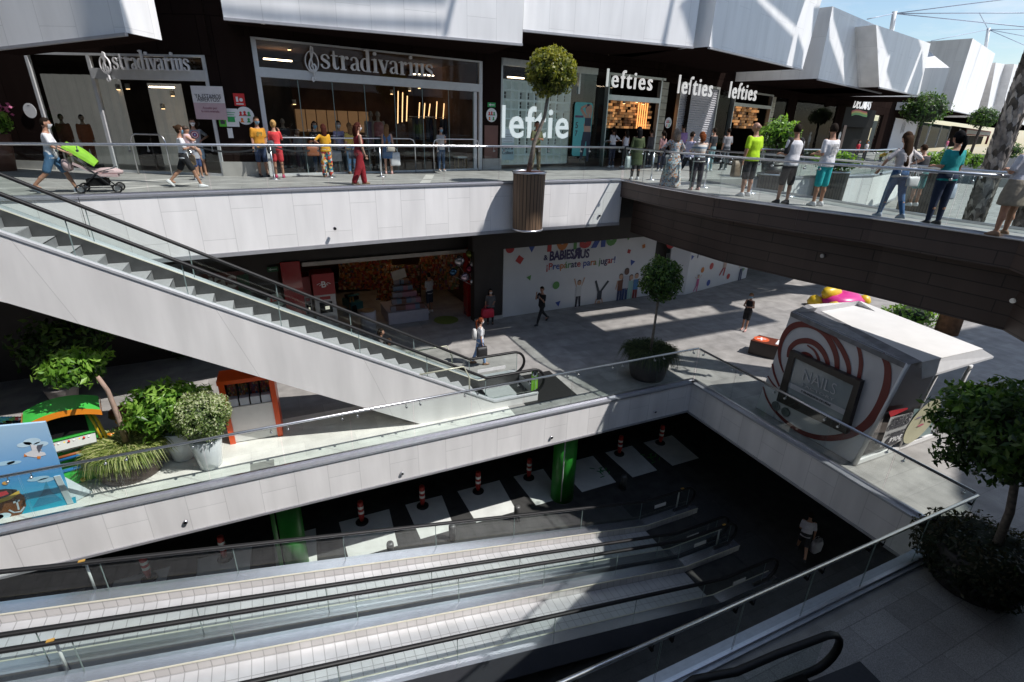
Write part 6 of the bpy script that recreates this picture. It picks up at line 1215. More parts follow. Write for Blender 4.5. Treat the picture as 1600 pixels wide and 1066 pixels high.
# big near tree
c=Vector((10.62,2.88,0)); t=thing('plant_pot','huge dark pot with a dense low hedge in the shade, right of the pit','plant pot',c); mb=MB(); mb.lathe(c,[(.62,0),(.68,.1),(.80,.76),(.78,.82),(.7,.8)],40); mb.build('pot',potd,t); crown('hedge',t,c+Vector((0,0,.58)),(1.04,1.02,.58),7000,.085,'hedge',10,lump=.12,shell=.5,core=.8)
tr_=thing('ornamental_tree','near bushy tree on a curved grey trunk in the huge dark pot','tree',c); p0=c+Vector((.05,-.05,.9)); n_=(c.x,c.y)
P=[V(px,py,c,n_) for px,py in ((1535,890),(1560,845),(1578,800),(1585,760),(1575,700))]; trunk(tr_,P,[.075,.07,.065,.06,.05])
crown('crown',tr_,V(1594,680,c,n_),(1.10,1.10,.80),6200,.135,'ficus',11,lump=.3,shell=.4,core=.6)
crown('lower_spray',tr_,V(1485,715,c,n_),(.34,.34,.16),160,.13,'ficus',12,core=0,shell=.1); crown('lower_spray',tr_,V(1472,655,c,n_),(.3,.3,.2),130,.13,'laurel',13,core=0,shell=.1); crown('crown_top',tr_,V(1530,625,c,n_),(.55,.5,.24),420,.15,'laurel',14,core=0,shell=.2); crown('lower_spray',tr_,V(1448,828,c,n_)+Vector((0,0,.12)),(.2,.2,.16),90,.10,'dgrass',15,core=0,shell=.1)
# pink flowers at the far left
c=G(8,267,U); t=thing('plant_pot','tall rust brown pot with pink flowering plant at the picture edge','plant pot',c); mb=MB(); mb.lathe(c,[(.28,0),(.40,1.05),(.36,1.0)],20); mb.build('pot',M('rust pot',(.13,.055,.035),.6,0,.15),t); crown('foliage',t,c+Vector((0,0,1.4)),(.52,.5,.42),900,.13,'laurel',16,core=.5,shell=.4)
mb=MB(); rnd=random.Random(2)
for k in range(90): p=c+Vector((rnd.gauss(0,.28),rnd.gauss(0,.28),1.62+rnd.uniform(-.05,.28))); a=Vector((rnd.gauss(0,1),rnd.gauss(0,1),rnd.gauss(0,1))).normalized()*.05; b=a.orthogonal(); mb.face([p-a,p+b,p+a,p-b])
mb.build('flowers',leafmat('pink petals',(.55,.12,.28)),t)
# planters beyond the footbridge
def far_planter(label,px,py0,py1,y,r,seed,ball=None,tree=None):
    c=V(px,py0,(0,y),(0,1)); z0=V(px,py1,(0,y),(0,1)).z; t=thing('planter_box',label,'planter',(c.x,y,z0)); slatbox(t,(c.x,y),r,z0,c.z,10,slat_w)
    if ball: crown('foliage',t,(c.x,y,c.z+ball[1]),(ball[0],ball[0],ball[1]),700,.16,'laurel',seed,core=.6,shell=.4)
    return c
far_planter('slatted planter seen through the bridge glass behind the boy in the raglan shirt',1207,272,312,15.1,.55,20)
far_planter('slatted planter with a leafy bush seen behind the boy in turquoise shorts',1302,268,318,14.9,.6,21,(.85,.4))
far_planter('large slatted planter on the far walkway behind the teal-shirted woman',1452,268,335,14.5,.85,22)
for px,py,dist,r,lab,base in ((1218,210,16.5,.62,'round bright bush beyond the bridge, left of the boy in the raglan shirt',None),): 
    c=V(px,py,(0,15.6),(0,1)); t=thing('round_bush',lab,'bush',(c.x,c.y,U)); crown('foliage',t,c,(.78,.7,.62),1100,.17,'laurel',23,core=.6,shell=.4); trunk(t,[(c.x,c.y,U),c],[.06,.05],bark_d); mb=MB(); mb.lathe((c.x,c.y,U),[(.35,0),(.45,.6),(.42,.55)],16); mb.build('pot',potd,t)
for px,py,rx,rz,y,lab,by,sd in ((1446,170,1.3,1.05,24.,'larger dark ball-crowned tree on the far walkway left of the palm trunks',255,24),(1538,184,1.15,.85,30.,'smaller ball-crowned tree on the far walkway touching the palm trunk',240,25)):
    c=V(px,py,(0,y),(0,1)); t=thing('ornamental_tree',lab,'tree',(c.x,c.y,U)); crown('crown',t,c,(rx*1.25,rx,rz),1500,.22,'ficus',sd,core=.7,shell=.5); bp=V(px-22,by,(0,y),(0,1)); trunk(t,[Vector((bp.x,y,U)),Vector((c.x,y,c.z))],[.13,.1],bark_d)
for px,py,y,rx,sd,lab in ((1490,245,18.,.9,26,'low yellow-green shrub behind the black haired woman'),(1572,235,19.,1.2,27,'dark shrub beside the palm trunk base'),(1455,252,20,.7,28,'low bright shrub between the two leaning women'),(1527,252,22,1.,29,'low yellow-green shrub left of the palm trunks')):
    c=V(px,py,(0,y),(0,1)); t=thing('low_shrub',lab,'shrub',(c.x,c.y,U)); crown('foliage',t,c,(rx,rx*.8,.5),600,.2,'laurel' if sd!=27 else 'ficus',sd,core=.6,shell=.4)
# palms growing up through the second opening
palm=M('palm bark',(.25,.22,.195),.9,0,.45,7.,.9)
def palmtree(label,px0,py0,px1,py1,dist,r,seed):
    n=(.93,.36); a=V(px0,py0,(n[0]*dist,n[1]*dist),n); b=V(px1,py1,(n[0]*dist,n[1]*dist),n); d=(b-a).normalized(); a0=a-d*((a.z-4.5)/d.z); t=thing('palm_tree',label,'palm',a0); bx_=thing('planter_box',label.replace('rough palm trunk','deep slatted planter holding the palm trunk').replace(' with ragged bark',''),'planter',(a0.x,a0.y,2.9)); slatbox(bx_,(a0.x,a0.y),.8,3.0,4.6,12,slat_w); mb=MB(); mb.tube([a0,a,b+d*3],[r*1.05,r,r*.9],14); mb.build('trunk',palm,t)
    rnd=random.Random(seed); mb=MB(); kk=r/.37; L=(b+d*2-a0).length; s=d.orthogonal().normalized(); u=d.cross(s)
    for k in range(420):
        h=k/420*L; ang=k*2.4+rnd.gauss(0,.15); o=s*math.cos(ang)+u*math.sin(ang); p=a0+d*h+o*r*.92; w=d.cross(o)*.13*kk
        mb.face([p-w-d*.1,p+w-d*.1,p+w*.6+o*.04*kk+d*.14,p+o*.07*kk+d*.2,p-w*.6+o*.04*kk+d*.14],rnd.randrange(3),[(0,0)]*5)
    mb.build('leaf_base',[palm,M('pale leaf base',(.50,.45,.40),.9,0,.3,6.),M('dark leaf base',(.10,.085,.07),.9,0,.3,6.)],t)
palmtree('rough palm trunk with ragged bark, the left of two behind the footbridge',1537,300,1603,125,19.,.235,1); palmtree('rough palm trunk at the picture edge, right of the other palm',1618,300,1670,160,20.,.22,2)
c=G(1478,520,0); t=thing('palm_tree','brown palm trunk base seen under the footbridge above the kiosk roof','palm',c); trunk(t,[c,c+Vector((0,0,3.8))],[.42,.38],M('brown palm bark',(.24,.13,.07),.9,0,.35,6.,.8))
c=G(1420,505,0); t=thing('low_shrub','low green planting glimpsed under the footbridge above the kiosk roof','shrub',c); crown('foliage',t,c+Vector((0,0,.4)),(1.6,.9,.5),700,.2,'laurel',30,core=.6,shell=.4)
# ================================================================ people
SK={'l':(.52,.30,.21),'m':(.40,.21,.135),'t':(.30,.145,.085),'d':(.10,.05,.03)}
def capsule(mb,a,b,ra,rb,n=12,sc=(1,1)):
    a,b=Vector(a),Vector(b); d=b-a; L=d.length; d=d/L if L>1e-6 else Vector((0,0,1)); x=d.orthogonal().normalized()
    if abs(d.z)>.6: x=Vector((1,0,0)); x=(x-d*x.dot(d)).normalized()
    y=d.cross(x); rings=[]
    for t in (-90,-60,-30,0): rings.append((a+d*ra*math.sin(R(t)),ra*math.cos(R(t))+.0005))
    for t in (0,30,60,90): rings.append((b+d*rb*math.sin(R(t)),rb*math.cos(R(t))+.0005))
    mb.ring([[c+x*(r*sc[0]*math.cos(2*math.pi*j/n))+y*(r*sc[1]*math.sin(2*math.pi*j/n)) for j in range(n)] for c,r in rings],0,True)
def loft(mb,secs,n=18,f=None):
    'stack of ellipses (z, rx, ry, yoff)'
    mb.ring([[(f or (lambda v:v))(Vector((rx*math.cos(2*math.pi*j/n),yo+ry*math.sin(2*math.pi*j/n),z))) for j in range(n)] for z,rx,ry,yo in secs],0,True)
def remesh(mb,vox,it=2):
    me=bpy.data.meshes.new('t'); me.from_pydata([tuple(v) for v in mb.v],[],mb.f); me.update(); ob=bpy.data.objects.new('t',me); COL.objects.link(ob)
    bm=bmesh.new(); bm.from_mesh(me); bmesh.ops.recalc_face_normals(bm,faces=bm.faces); bm.to_mesh(me); bm.free()
    m=ob.modifiers.new('r','REMESH'); m.mode='VOXEL'; m.voxel_size=vox; m.use_smooth_shade=True
    s=ob.modifiers.new('s','SMOOTH'); s.iterations=it; s.factor=.5
    bpy.context.view_layer.update()
    r=bpy.data.meshes.new_from_object(ob.evaluated_get(bpy.context.evaluated_depsgraph_get())); bpy.data.objects.remove(ob); bpy.data.meshes.remove(me); return r
ARM={'down':((.10,-.03,-1),(.04,.16,-1)),'relax':((.16,.05,-1),(.0,.35,-1)),'bent':((.14,-.05,-1),(-.25,.95,.0)),'phone':((.12,.2,-1),(-.35,.6,.75)),'hip':((.75,-.35,-.7),(-.75,.55,-.45)),'rail':((.30,.45,-.85),(-.35,.9,.12)),'push':((.12,.35,-.95),(.0,.9,-.42)),'face':((.1,.55,-.75),(-.25,.15,1)),'fwd':((.05,.45,-.9),(0,.6,-.8)),'back':((.08,-.5,-.88),(.0,-.15,-1)),'hold':((.25,.15,-.95),(-.75,.7,.15)),'carry':((.15,.0,-1),(-.55,.85,.35)),'bag':((.22,-.06,-1),(.05,.12,-1)),'wide':((.6,.25,-.75),(-.2,.75,-.6))}
LEG={'st':(0,0,.03),'st2':(4,3,.05),'fw':(24,6,0),'bk':(-24,22,0),'fs':(12,4,.02),'bs':(-12,12,.02),'wd':(0,2,.10)}
HEADM=None
def headgeo():
    bm=bmesh.new(); bmesh.ops.create_uvsphere(bm,u_segments=22,v_segments=16,radius=1)
    for v in bm.verts:
        x,y,z=v.co; X=x*.078; Y=y*.098; Z=z*.118
        if z<0: k=1+.38*z*(1 if y<.25 else .35); X*=max(.55,1+.33*z); Y*=1+(.22*z if y<0 else .02*z)
        if y>.0 and abs(x)<.28 and -.32<z<.12: Y+=.016*(1-abs(x)/.28)*(1-abs(z+.12)/.24 if abs(z+.12)<.24 else 0)
        if y>.6 and .0<z<.2 and .2<abs(x)<.55: Y-=.006
        v.co=(X,Y,Z)
    vs=[v.co.copy() for v in bm.verts]; fs=[[q.index for q in f.verts] for f in bm.faces]; bm.free(); return vs,fs
HV,HF=headgeo()
def hand(mb,w,d,side,curl=35):
    'palm, four bent fingers and a thumb; w wrist, d forearm direction'
    d=d.normalized(); x=Vector((0,1,0)); x=(x-d*x.dot(d)); x=x.normalized() if x.length>.1 else d.orthogonal().normalized(); n=d.cross(x)*side   # x: across the knuckles
    capsule(mb,w,w+d*.075,.026,.034,8,(1,.5))
    for i,(o,l) in enumerate(((.027,.068),(.009,.076),(-.009,.070),(-.027,.055))):
        p=w+d*.085+x*o; c1=d*math.cos(R(curl*.5))+n*math.sin(R(curl*.5)); c2=d*math.cos(R(curl*1.5))+n*math.sin(R(curl*1.5)); q=p+c1*l*.55; mb.tube([p,q,q+c2*l*.5],[.0095,.0085,.006],6)
    p=w+d*.03+x*.03; c=(d*.7+x*.6+n*.35).normalized(); mb.tube([p,p+c*.035,p+c*.035+(d*.9+n*.4).normalized()*.03],[.011,.0095,.007],6)
def person(label,pos,face,h=1.7,skin='m',top=None,leg=None,hair=None,shoe='w',arms=('down','down'),legs=('st','st'),lean=0.,mask=None,female=False,build=1.,group=None,head=0.,vox=.021,nod=0.,child=False,extra=None):
    """face: heading in degrees; top=(kind,colour); leg=(kind,colour); hair=(style,colour)"""
    k=h/1.75; rz=R(face)-math.pi/2
    th=thing('person',label,'person',pos,group,rz); th.scale=(k,k,k)
    sk=M('skin '+skin,SK[skin],.5,0,.05,12.)
    W=.88 if female else 1.; hw=.165 if not female else .17; sh=(.172 if not female else .15)*build; b=build
    J={}; foot=[]
    for s,p in ((-1,legs[0]),(1,legs[1])):
        sw,kn,ab=LEG[p]; hip=Vector((s*.085*b,0,.92)); a=R(sw); d=Vector((s*(ab+.01),math.sin(a),-math.cos(a))).normalized(); knee=hip+d*.43; a2=a-R(kn); d2=Vector((s*ab*.6,math.sin(a2),-math.cos(a2))).normalized(); ank=knee+d2*.41; J['L%d'%s]=(hip,knee,ank,a2); foot.append(ank.z)
    dz=.085-min(foot)
    lr=Matrix.Rotation(-R(lean),3,'X'); up=lambda v: lr@(Vector(v)-Vector((0,0,.95)))+Vector((0,0,.95+dz))
    dn_=lambda v: Vector(v)+Vector((0,0,dz))
    for s in (-1,1): J['L%d'%s]=tuple(dn_(v) for v in J['L%d'%s][:3])+(J['L%d'%s][3],)
    for s,p in ((-1,arms[0]),(1,arms[1])):
        e,w=ARM[p]; S0=Vector((s*sh,0,1.405)); E=S0+Vector((s*e[0],e[1],e[2])).normalized()*.285; Wr=E+Vector((s*w[0],w[1],w[2])).normalized()*.245; J['A%d'%s]=(up(S0),up(E),up(Wr),lr@Vector((s*w[0],w[1],w[2])))
    # ---- body
    mb=MB(); T=[(.86,.12*b,.09*b,-.01),(.93,hw*b,.115*b,-.01),(1.02,(.145 if female else .15)*b,.105*b,0),(1.10,(.122 if female else .145)*b,.095*b,.005),(1.22,(.138 if female else .158)*b,.108*b,.01),(1.32,(.15 if female else .172)*b,.105*b,.0),(1.40,.13*b,.08,-.01),(1.46,.06,.055,-.01)]
    loft(mb,T,18,up); capsule(mb,up((0,-.012,1.42)),up((0,.012,1.56)),.058,.052)
    for s in (-1,1):
        H_,K_,A_,_=J['L%d'%s]; capsule(mb,H_,K_,.085*b,.056*b); capsule(mb,K_,A_,.055*b,.036); c=K_*.62+A_*.38+Vector((0,-.016,0)); capsule(mb,K_*.85+A_*.15,c,.045*b,.05*b); capsule(mb,A_,A_+Vector((0,.11,-.045)),.036,.03)
        S_,E_,W_,dd=J['A%d'%s]; capsule(mb,S_,E_,.05*b*W,.039*b*W); capsule(mb,E_,W_,.039*b*W,.026*W)
    me=remesh(mb,vox)
    B=MB(); B.mesh([v.co for v in me.vertices],[list(p.vertices) for p in me.polygons]); bpy.data.meshes.remove(me)
    for s in (-1,1): hb=MB(); hand(hb,J['A%d'%s][2],J['A%d'%s][3],s); B.mesh(hb.v,hb.f)
    hs=1.18 if child else 1.; hm=Matrix.Translation(up((0,.025,1.635 if not child else 1.66)))@(lr.to_4x4())@Matrix.Rotation(R(head),4,'Z')@Matrix.Rotation(-R(nod),4,'X')@Matrix.Scale(hs,4)
    B.mesh(HV,HF,hm)
    for s in (-1,1): e=MB(); e.lathe((0,0,0),[(.004,-.03),(.012,-.015),(.013,.012),(.004,.03)],8,0,.55,1.3); B.mesh([hm@(v+Vector((s*.08,-.005,-.005))) for v in e.v],e.f)
    i0=len(B.mi)
    if hair is None or True:
        for s in (-1,1): e=MB(); e.lathe((0,0,0),[(.002,-.007),(.012,-.003),(.012,.003),(.002,.007)],8,0,1.1,.4); B.mesh([hm@(v+Vector((s*.03,.089,.012))) for v in e.v],e.f,None,1)
        e=MB(); e.box((0,.096,-.052),(.045,.012,.012)); B.mesh([hm@v for v in e.v],e.f,None,2,False)
    B.build_local=None; ob=B.build('body',[sk,M('eye dark',(.02,.015,.012),.3,0,0),M('lip',(.28,.08,.07),.5,0,0)]); ob.parent=th; ob.location=(0,0,0)
    def part(nm,me_or_mb,mt):
        if isinstance(me_or_mb,MB): o=me_or_mb.build(nm,mt)
        else:
            o=bpy.data.objects.new(nm,me_or_mb); COL.objects.link(o)
            for m in (mt if isinstance(mt,list) else [mt]): me_or_mb.materials.append(m)
            me_or_mb.name=nm
        o.parent=th; o.location=(0,0,0); return o
    g=.014
    # ---- clothes
    def cloth(c): return c if not isinstance(c,tuple) else M('cloth %.2f %.2f %.2f'%c,c,.85,0,.13,13.,.55)
    if leg:
        kind,c=leg; mb=MB(); wz=1.03
        loft(mb,[(.83,.13*b,.105*b,-.01),(.93,(hw+g)*b,(.115+g)*b,-.01),(wz,(.15 if female else .155)*b+g,.105*b+g,0)],18,up)
        if kind in ('trousers','jeans','shorts','long','wide','cropped'):
            for s in (-1,1):
                H_,K_,A_,_=J['L%d'%s]; e=.030 if kind in('trousers','shorts') else .014
                if kind=='wide': e=.045
                if kind=='shorts': q=H_.lerp(K_,.82); capsule(mb,H_,q,.086*b+.012,.07*b+.018)
                elif kind=='long': q=K_; capsule(mb,H_,q,.086*b+.012,.06*b+.022)
                else:
                    capsule(mb,H_,K_,.085*b+.014,.056*b+e); q=K_.lerp(A_,.97 if kind!='cropped' else .7); capsule(mb,K_,q,.056*b+e*.9,.038+e*(1. if kind!='jeans' else .6))
        if kind in ('skirt','midi','maxi'):
            z1={'skirt':.56,'midi':.42,'maxi':.08}[kind]; fl={'skirt':.035,'midi':.06,'maxi':.14}[kind]
            loft(mb,[(z1+dz if kind!='maxi' else .05,hw*b+fl+.02,.13*b+fl,0),(.75,hw*b+.03+fl*.4,.13*b+.02+fl*.3,0),(.93,(hw+.02)*b,.125*b,0)],20)
        part({'skirt':'skirt','midi':'skirt','maxi':'skirt','shorts':'shorts','long':'shorts'}.get(kind,'trousers'),remesh(mb,vox*.95),cloth(c))
    if top:
        kind,c=top[:2]; mb=MB(); lo=.86 if kind in('tee','loose','coat') else .95
        e=g+(.006 if kind in('loose','coat') else -.003)
        S_=[(lo,(hw+e+.008)*b,(.118+e)*b,-.005),(1.02,(.15 if female else .16)*b+e,.108*b+e,0),(1.10,(.128 if female else .155)*b+e,.098*b+e,.005),(1.22,(.142 if female else .165)*b+e,.112*b+e,.01),(1.33,(.155 if female else .176)*b+e,.107*b+e*.8,0),(1.405,.135*b+e*.7,.078+e*.5,-.01),(1.43,.085,.066,-.012)]
        if kind=='coat': S_=[(.50-dz,.21*b,.16*b,0),(.7,.20*b,.15*b,0)]+S_
        loft(mb,S_,18,up)
        if kind!='tank':
            for s in (-1,1):
                A=J['A%d'%s]; q=A[0].lerp(A[1],.78) if kind!='coat' and kind!='longs' else A[1]; capsule(mb,A[0]-Vector((0,0,.012)),q,.052*b*W+.006,.044*b*W+.012)
                if kind in('coat','longs'): capsule(mb,A[1],A[1].lerp(A[2],.9),.05*b,.042)
        part('coat' if kind=='coat' else 'shirt',remesh(mb,vox*.95),cloth(c))
        if len(top)>2:
            nm,fn=top[2]; o=fn(up); part(nm,o[0],o[1])
    # ---- shoes
    sc=M('shoe '+shoe,{'w':(.70,.70,.70),'b':(.03,.03,.035),'n':(.25,.15,.09),'p':(.45,.05,.12),'u':(.28,.33,.42),'k':(.6,.35,.32)}[shoe],.6,0,.1,20.)
    for s in (-1,1):
        _,K_,A_,a2=J['L%d'%s]; rr=Matrix.Rotation(R(-38) if a2<-.5 else a2*.3,3,'X'); mb=MB(); f=lambda v:A_+rr@Vector(v)
        loft(mb,[(-.082,.044,.13,.045),(-.05,.046,.132,.045),(-.02,.04,.09,.01),(.02,.036,.05,-.012)],14,f); mb.v=[v for v in mb.v]; part('shoe',mb,sc)
    # ---- hair
    if hair:
        st,c=hair; hm_=M('hair %.2f %.2f %.2f'%c,c,.75,0,.3,30.,0,.06); mb=MB()
        vs=[]; keep=[]
        grow=1.10 if st in('short','buzz') else 1.16
        for v in HV:
            x,y,z=v; n=noise.noise(v*40)*.004; vs.append(hm@Vector((x*grow*1.04+n,(y*grow+(-.004))+n,z*grow+.008+n)))
        lim=lambda f: sum(HV[i].z for i in f)/len(f); ym=lambda f: sum(HV[i].y for i in f)/len(f)
        for f in HF:
            z,y=lim(f),ym(f); cut={'short':(-.035 if y<-.02 else .045 if y<.05 else .062),'buzz':(-.02 if y<-.02 else .04 if y<.05 else .07)}.get(st,(-.09 if y<.0 else .0 if y<.045 else .058))
            if st=='bald': cut=(-.03 if y<-.04 else .5); 
            if z>cut and not (st=='bald' and z>.02): keep.append(f)
        mb.mesh(vs,keep)
        if st in('long','vlong','bob','curly'):
            L={'long':.34,'vlong':.56,'bob':.16,'curly':.24}[st]; wv={'curly':.03}.get(st,.008); secs=[]
            for i in range(7):
                t=i/6; z=.06-(.06+L)*t; secs.append((z,(.085+.02*math.sin(t*3))*(1-.25*t if st!='curly' else 1.15),.055*(1-.3*t)+(.02 if st=='curly' else 0),-.06-.035*min(1,t*2)))
            n=16; mb.ring([[hm@Vector((rx*math.cos(2*math.pi*j/n)*(1+wv*10*noise.noise(Vector((j*.9,z*14,0)))*.3),yo+ry*math.sin(2*math.pi*j/n)+wv*noise.noise(Vector((j*1.3,z*20,3))),z)) for j in range(n)] for z,rx,ry,yo in secs],0,True)
        if st in('tail','pony'):
            mb.tube([hm@Vector(p) for p in ((0,-.10,.04),(0,-.15,.03),(0,-.165,-.08),(0,-.14,-.24),(0,-.13,-.34))],[.03,.036,.04,.03,.008],8)
        if st=='bun': e=MB(); e.lathe((0,-.11,.07),[(.005,-.045),(.035,-.03),(.045,0),(.035,.03),(.005,.045)],10); mb.mesh([hm@v for v in e.v],e.f)
        part('hair',mb,hm_)
    if mask:
        mb=MB(); vs=[hm@Vector((v.x*1.10,v.y*1.10+.006,v.z*1.05)) for v in HV]; mb.mesh(vs,[f for f in HF if sum(HV[i].y for i in f)/len(f)>.030 and -.108<sum(HV[i].z for i in f)/len(f)<-.002]); part('face_mask',mb,M('mask '+mask,{'w':(.75,.76,.78),'b':(.22,.45,.62)}[mask],.7,0,.03))
    if extra: extra(th,part,up,hm,J)
    return th,lambda v: Matrix.Translation(Vector(pos))@Matrix.Rotation(rz,4,'Z')@Matrix.Scale(k,4)@up(v),{q:[Matrix.Translation(Vector(pos))@Matrix.Rotation(rz,4,'Z')@Matrix.Scale(k,4)@v for v in J[q][:3]] for q in J}
def bag(label,hand_,size,col,rz=0.,strap=None,kind='tote',name='handbag',cat='bag'):
    'a bag hanging from a point: tapered body, two handles'
    t=thing(name,label,cat,hand_-Vector((0,0,size[2]+.16))); mb=MB(); h=Vector(hand_); r=Matrix.Rotation(rz,3,'Z'); w,d,l=size; q=lambda x,y,z:h+r@Vector((x,y,z)); top=-.14
    prof=[(top,.94,.7),(top-l*.3,1.,1.),(top-l*.9,1.02 if kind!='soft' else .9,1.05),(top-l,.95,.9)]
    rings=[]
    for z,fx,fy in prof:
        rings.append([q(math.copysign(abs(math.cos(2*math.pi*j/16))**.45,math.cos(2*math.pi*j/16))*w/2*fx,math.copysign(abs(math.sin(2*math.pi*j/16))**.45,math.sin(2*math.pi*j/16))*d/2*fy,z) for j in range(16)])
    mb.ring(rings[::-1],0,True); m=M('bag %.2f %.2f %.2f'%col,col,.55,0,.12,9.,.1); mb.build('bag_body',m,t)
    for s in (-1,1): mb=MB(); mb.tube([q(-w*.3,s*d*.3,top-.01),q(-w*.2,s*d*.25,top+.1),q(0,s*d*.12,-.0),q(w*.2,s*d*.25,top+.1),q(w*.3,s*d*.3,top-.01)],.008,6); mb.build('handle',m,t)
    if strap: mb=MB(); mb.tube([q(-w*.45,0,top-.02),strap+Vector((0,.0,.02)),q(w*.45,0,top-.02)],.008,6); mb.build('strap',m,t)
    return t
def backpack(label,P,face,col,sz=1.,soft=False):
    'P(x,y,z) maps body coordinates to the world'
    t=thing('backpack',label,'backpack',P((0,-.2,1.0))); mb=MB(); n=16
    rings=[]
    for z,rx,ry in ((.98,.10,.05),(1.0,.145,.085),(1.15,.15,.095),(1.32,.13,.08),(1.38,.07,.04)): rings.append([P((sz*math.copysign(abs(math.cos(2*math.pi*j/n))**.6,math.cos(2*math.pi*j/n))*rx,-.20+sz*math.copysign(abs(math.sin(2*math.pi*j/n))**.6,math.sin(2*math.pi*j/n))*ry,z)) for j in range(n)])
    mb.ring(rings,0,True); m=M('pack %.2f %.2f %.2f'%col,col,.6,0,.15,8.,.1); mb.build('pack_body',m,t)
    for s in (-1,1): mb=MB(); mb.tube([P((s*.09,-.14,1.36)),P((s*.10,-.03,1.47)),P((s*.11,.115,1.36)),P((s*.125,.11,1.2)),P((s*.13,-.12,1.04))],.014,6); mb.build('strap',m,t)
    mb=MB(); mb.ring([[P((sz*rx*math.cos(2*math.pi*j/12),-.28*sz-.0+sz*.035*math.sin(2*math.pi*j/12),z)) for j in range(12)] for z,rx in ((1.0,.08),(1.03,.10),(1.13,.10),(1.16,.08))],0,True); mb.build('pocket',m,t)
    return t
HB=(.02,.014,.010); HD=(.045,.025,.014); HBl=(.42,.26,.10); HR=(.13,.033,.014); HLb=(.20,.11,.05); HRed=(.055,.016,.011)
def at(fx,fy,hx,hy,z=U):
    P=G(fx,fy,z); return P,max(.9,min(1.92,(HZ(hx,hy,P)-z)))
def who(label,fx,fy,hx,hy,face,z=U,hk=1.,**k):
    P,h=at(fx,fy,hx,hy,z); return person(label,P,face,h*hk,**k)
jean=(.05,.10,.22); navy=(.015,.02,.045); blk=(.012,.012,.014); whi=(.72,.72,.74)
def printed(mbfn):
    return mbfn
def chest_disc(rings):
    def fn(up):
        mb=MB()
        for i,(r,m) in enumerate(rings): mb.face([up((r*math.cos(R(a)),.128+.002*i,1.27+r*math.sin(R(a)))) for a in range(0,360,20)],m)
        return mb,[M('print red',(.42,.03,.03)),M('print pale',(.7,.7,.7)),M('print blue',(.03,.07,.30))]
    return ('shirt_print',fn)
def text_print(tx,col,w,y,z,back=False):
    def fn(up):
        me=textmesh(tx,.2,.004,.001); xs=[v.co.x for v in me.vertices]; ys=[v.co.y for v in me.vertices]; k=w/(max(xs)-min(xs)); cx=(max(xs)+min(xs))/2; cyy=(max(ys)+min(ys))/2; mb=MB(); s=-1 if back else 1
        mb.mesh([up((-(v.co.x-cx)*k*(1 if not back else -1),s*(y),z+(v.co.y-cyy)*k)) for v in me.vertices],[list(p.vertices) for p in me.polygons],smooth=False); bpy.data.meshes.remove(me)
        return mb,M('print ink %.2f'%col[0],col,.7,0,0)
    return ('shirt_print',fn)
# ---- walkway in front of the fashion shops
pm,Tm,Jm=who('man in white tee and denim shorts pushing the green stroller',97,302,74,181,4,skin='m',top=('tee',whi),leg=('shorts',(.07,.16,.28)),hair=('short',HB),shoe='u',arms=('push','push'),legs=('fw','bk'),lean=4,mask='w')
# stroller
s0=G(158,300,U); st=thing('stroller','lime green and pink folding stroller pushed along the upper walkway','stroller',s0); fx=Vector((1,.06,0)).normalized(); fy=Vector((-fx.y,fx.x,0)); q=lambda x,y,z: s0+fx*x+fy*y+Vector((0,0,z))
sm=M('stroller frame',(.06,.06,.065),.4,.5,.1); lime=M('lime fabric',(.24,.50,.03),.8,0,.1,6.); pinkf=M('pale pink fabric',(.58,.42,.42),.8,0,.12,6.)
for sd in (-.2,.2): mb=MB(); mb.tube([q(-.62,sd,1.02),q(-.45,sd,.95),q(.28,sd,.12)],.014,6); mb.tube([q(-.3,sd,.12),q(.05,sd,.45),q(.4,sd,.55)],.012,6); mb.tube([q(-.3,sd,.12),q(.28,sd,.12)],.012,6); mb.build('side_frame',sm,st)
mb=MB(); mb.tube([q(-.62,-.2,1.02),q(-.62,.2,1.02)],.018,8); mb.build('push_bar',rubber,st)
for x in (-.32,.36):
    for sd in (-.23,.23):
        for o in (-.03,.03):
            mb=MB(); ww=.085; mb.tube([q(x+ww*math.cos(R(a)),sd+o,ww+.008+ww*math.sin(R(a))) for a in range(0,360,24)],.016,6,closed=True); w_=mb.build('wheel',rubber,st); mb=MB(); mb.tube([q(x,sd+o-.012,ww+.008),q(x,sd+o+.012,ww+.008)],.055,10); mb.build('rim',steel_dull,w_)
mb=MB(); rows=[]
for i in range(7):
    t_=i/6; c_=Vector((-.47+.50*t_,.0,.98-.40*t_)); r_=.145*math.sin(math.pi*(.22+.62*t_))+.05
    rows.append([q(c_.x+.62*r_*math.sin(R(b)),.215*math.cos(R(b)),c_.z+.78*r_*math.sin(R(b))) for b in range(0,181,20)])
for i in range(6):
    for j_ in range(9): mb.face([rows[i][j_],rows[i+1][j_],rows[i+1][j_+1],rows[i][j_+1]],0,smooth=True)
mb.build('hood',lime,st)
mb=MB(); mb.obox(q(-.36,-.19,.62),(q(.1,-.19,.36)-q(-.36,-.19,.62)),(q(0,.19,0)-q(0,-.19,0)),(0.02,0,.05)); mb.obox(q(.1,-.19,.36),(q(.42,-.19,.34)-q(.1,-.19,.36)),(q(0,.19,0)-q(0,-.19,0)),(0,0,.06)); mb.build('seat',pinkf,st)
mb=MB(); mb.lathe(q(.25,0,.42),[(.02,-.06),(.2,-.02),(.22,.05),(.12,.11),(.02,.12)],14,0,1.3,.85); mb.build('footmuff',pinkf,st)
mb=MB(); mb.obox(q(-.2,-.16,.16),fx*.4,fy*.32,(0,0,.14)); mb.build('basket',black,st)
mb=MB(); mb.lathe(q(-.48,0,.62),[(.02,-.16),(.1,-.13),(.13,0),(.1,.1),(.02,.12)],12,0,.8,1.4); mb.build('hanging_bag',pinkf,st)
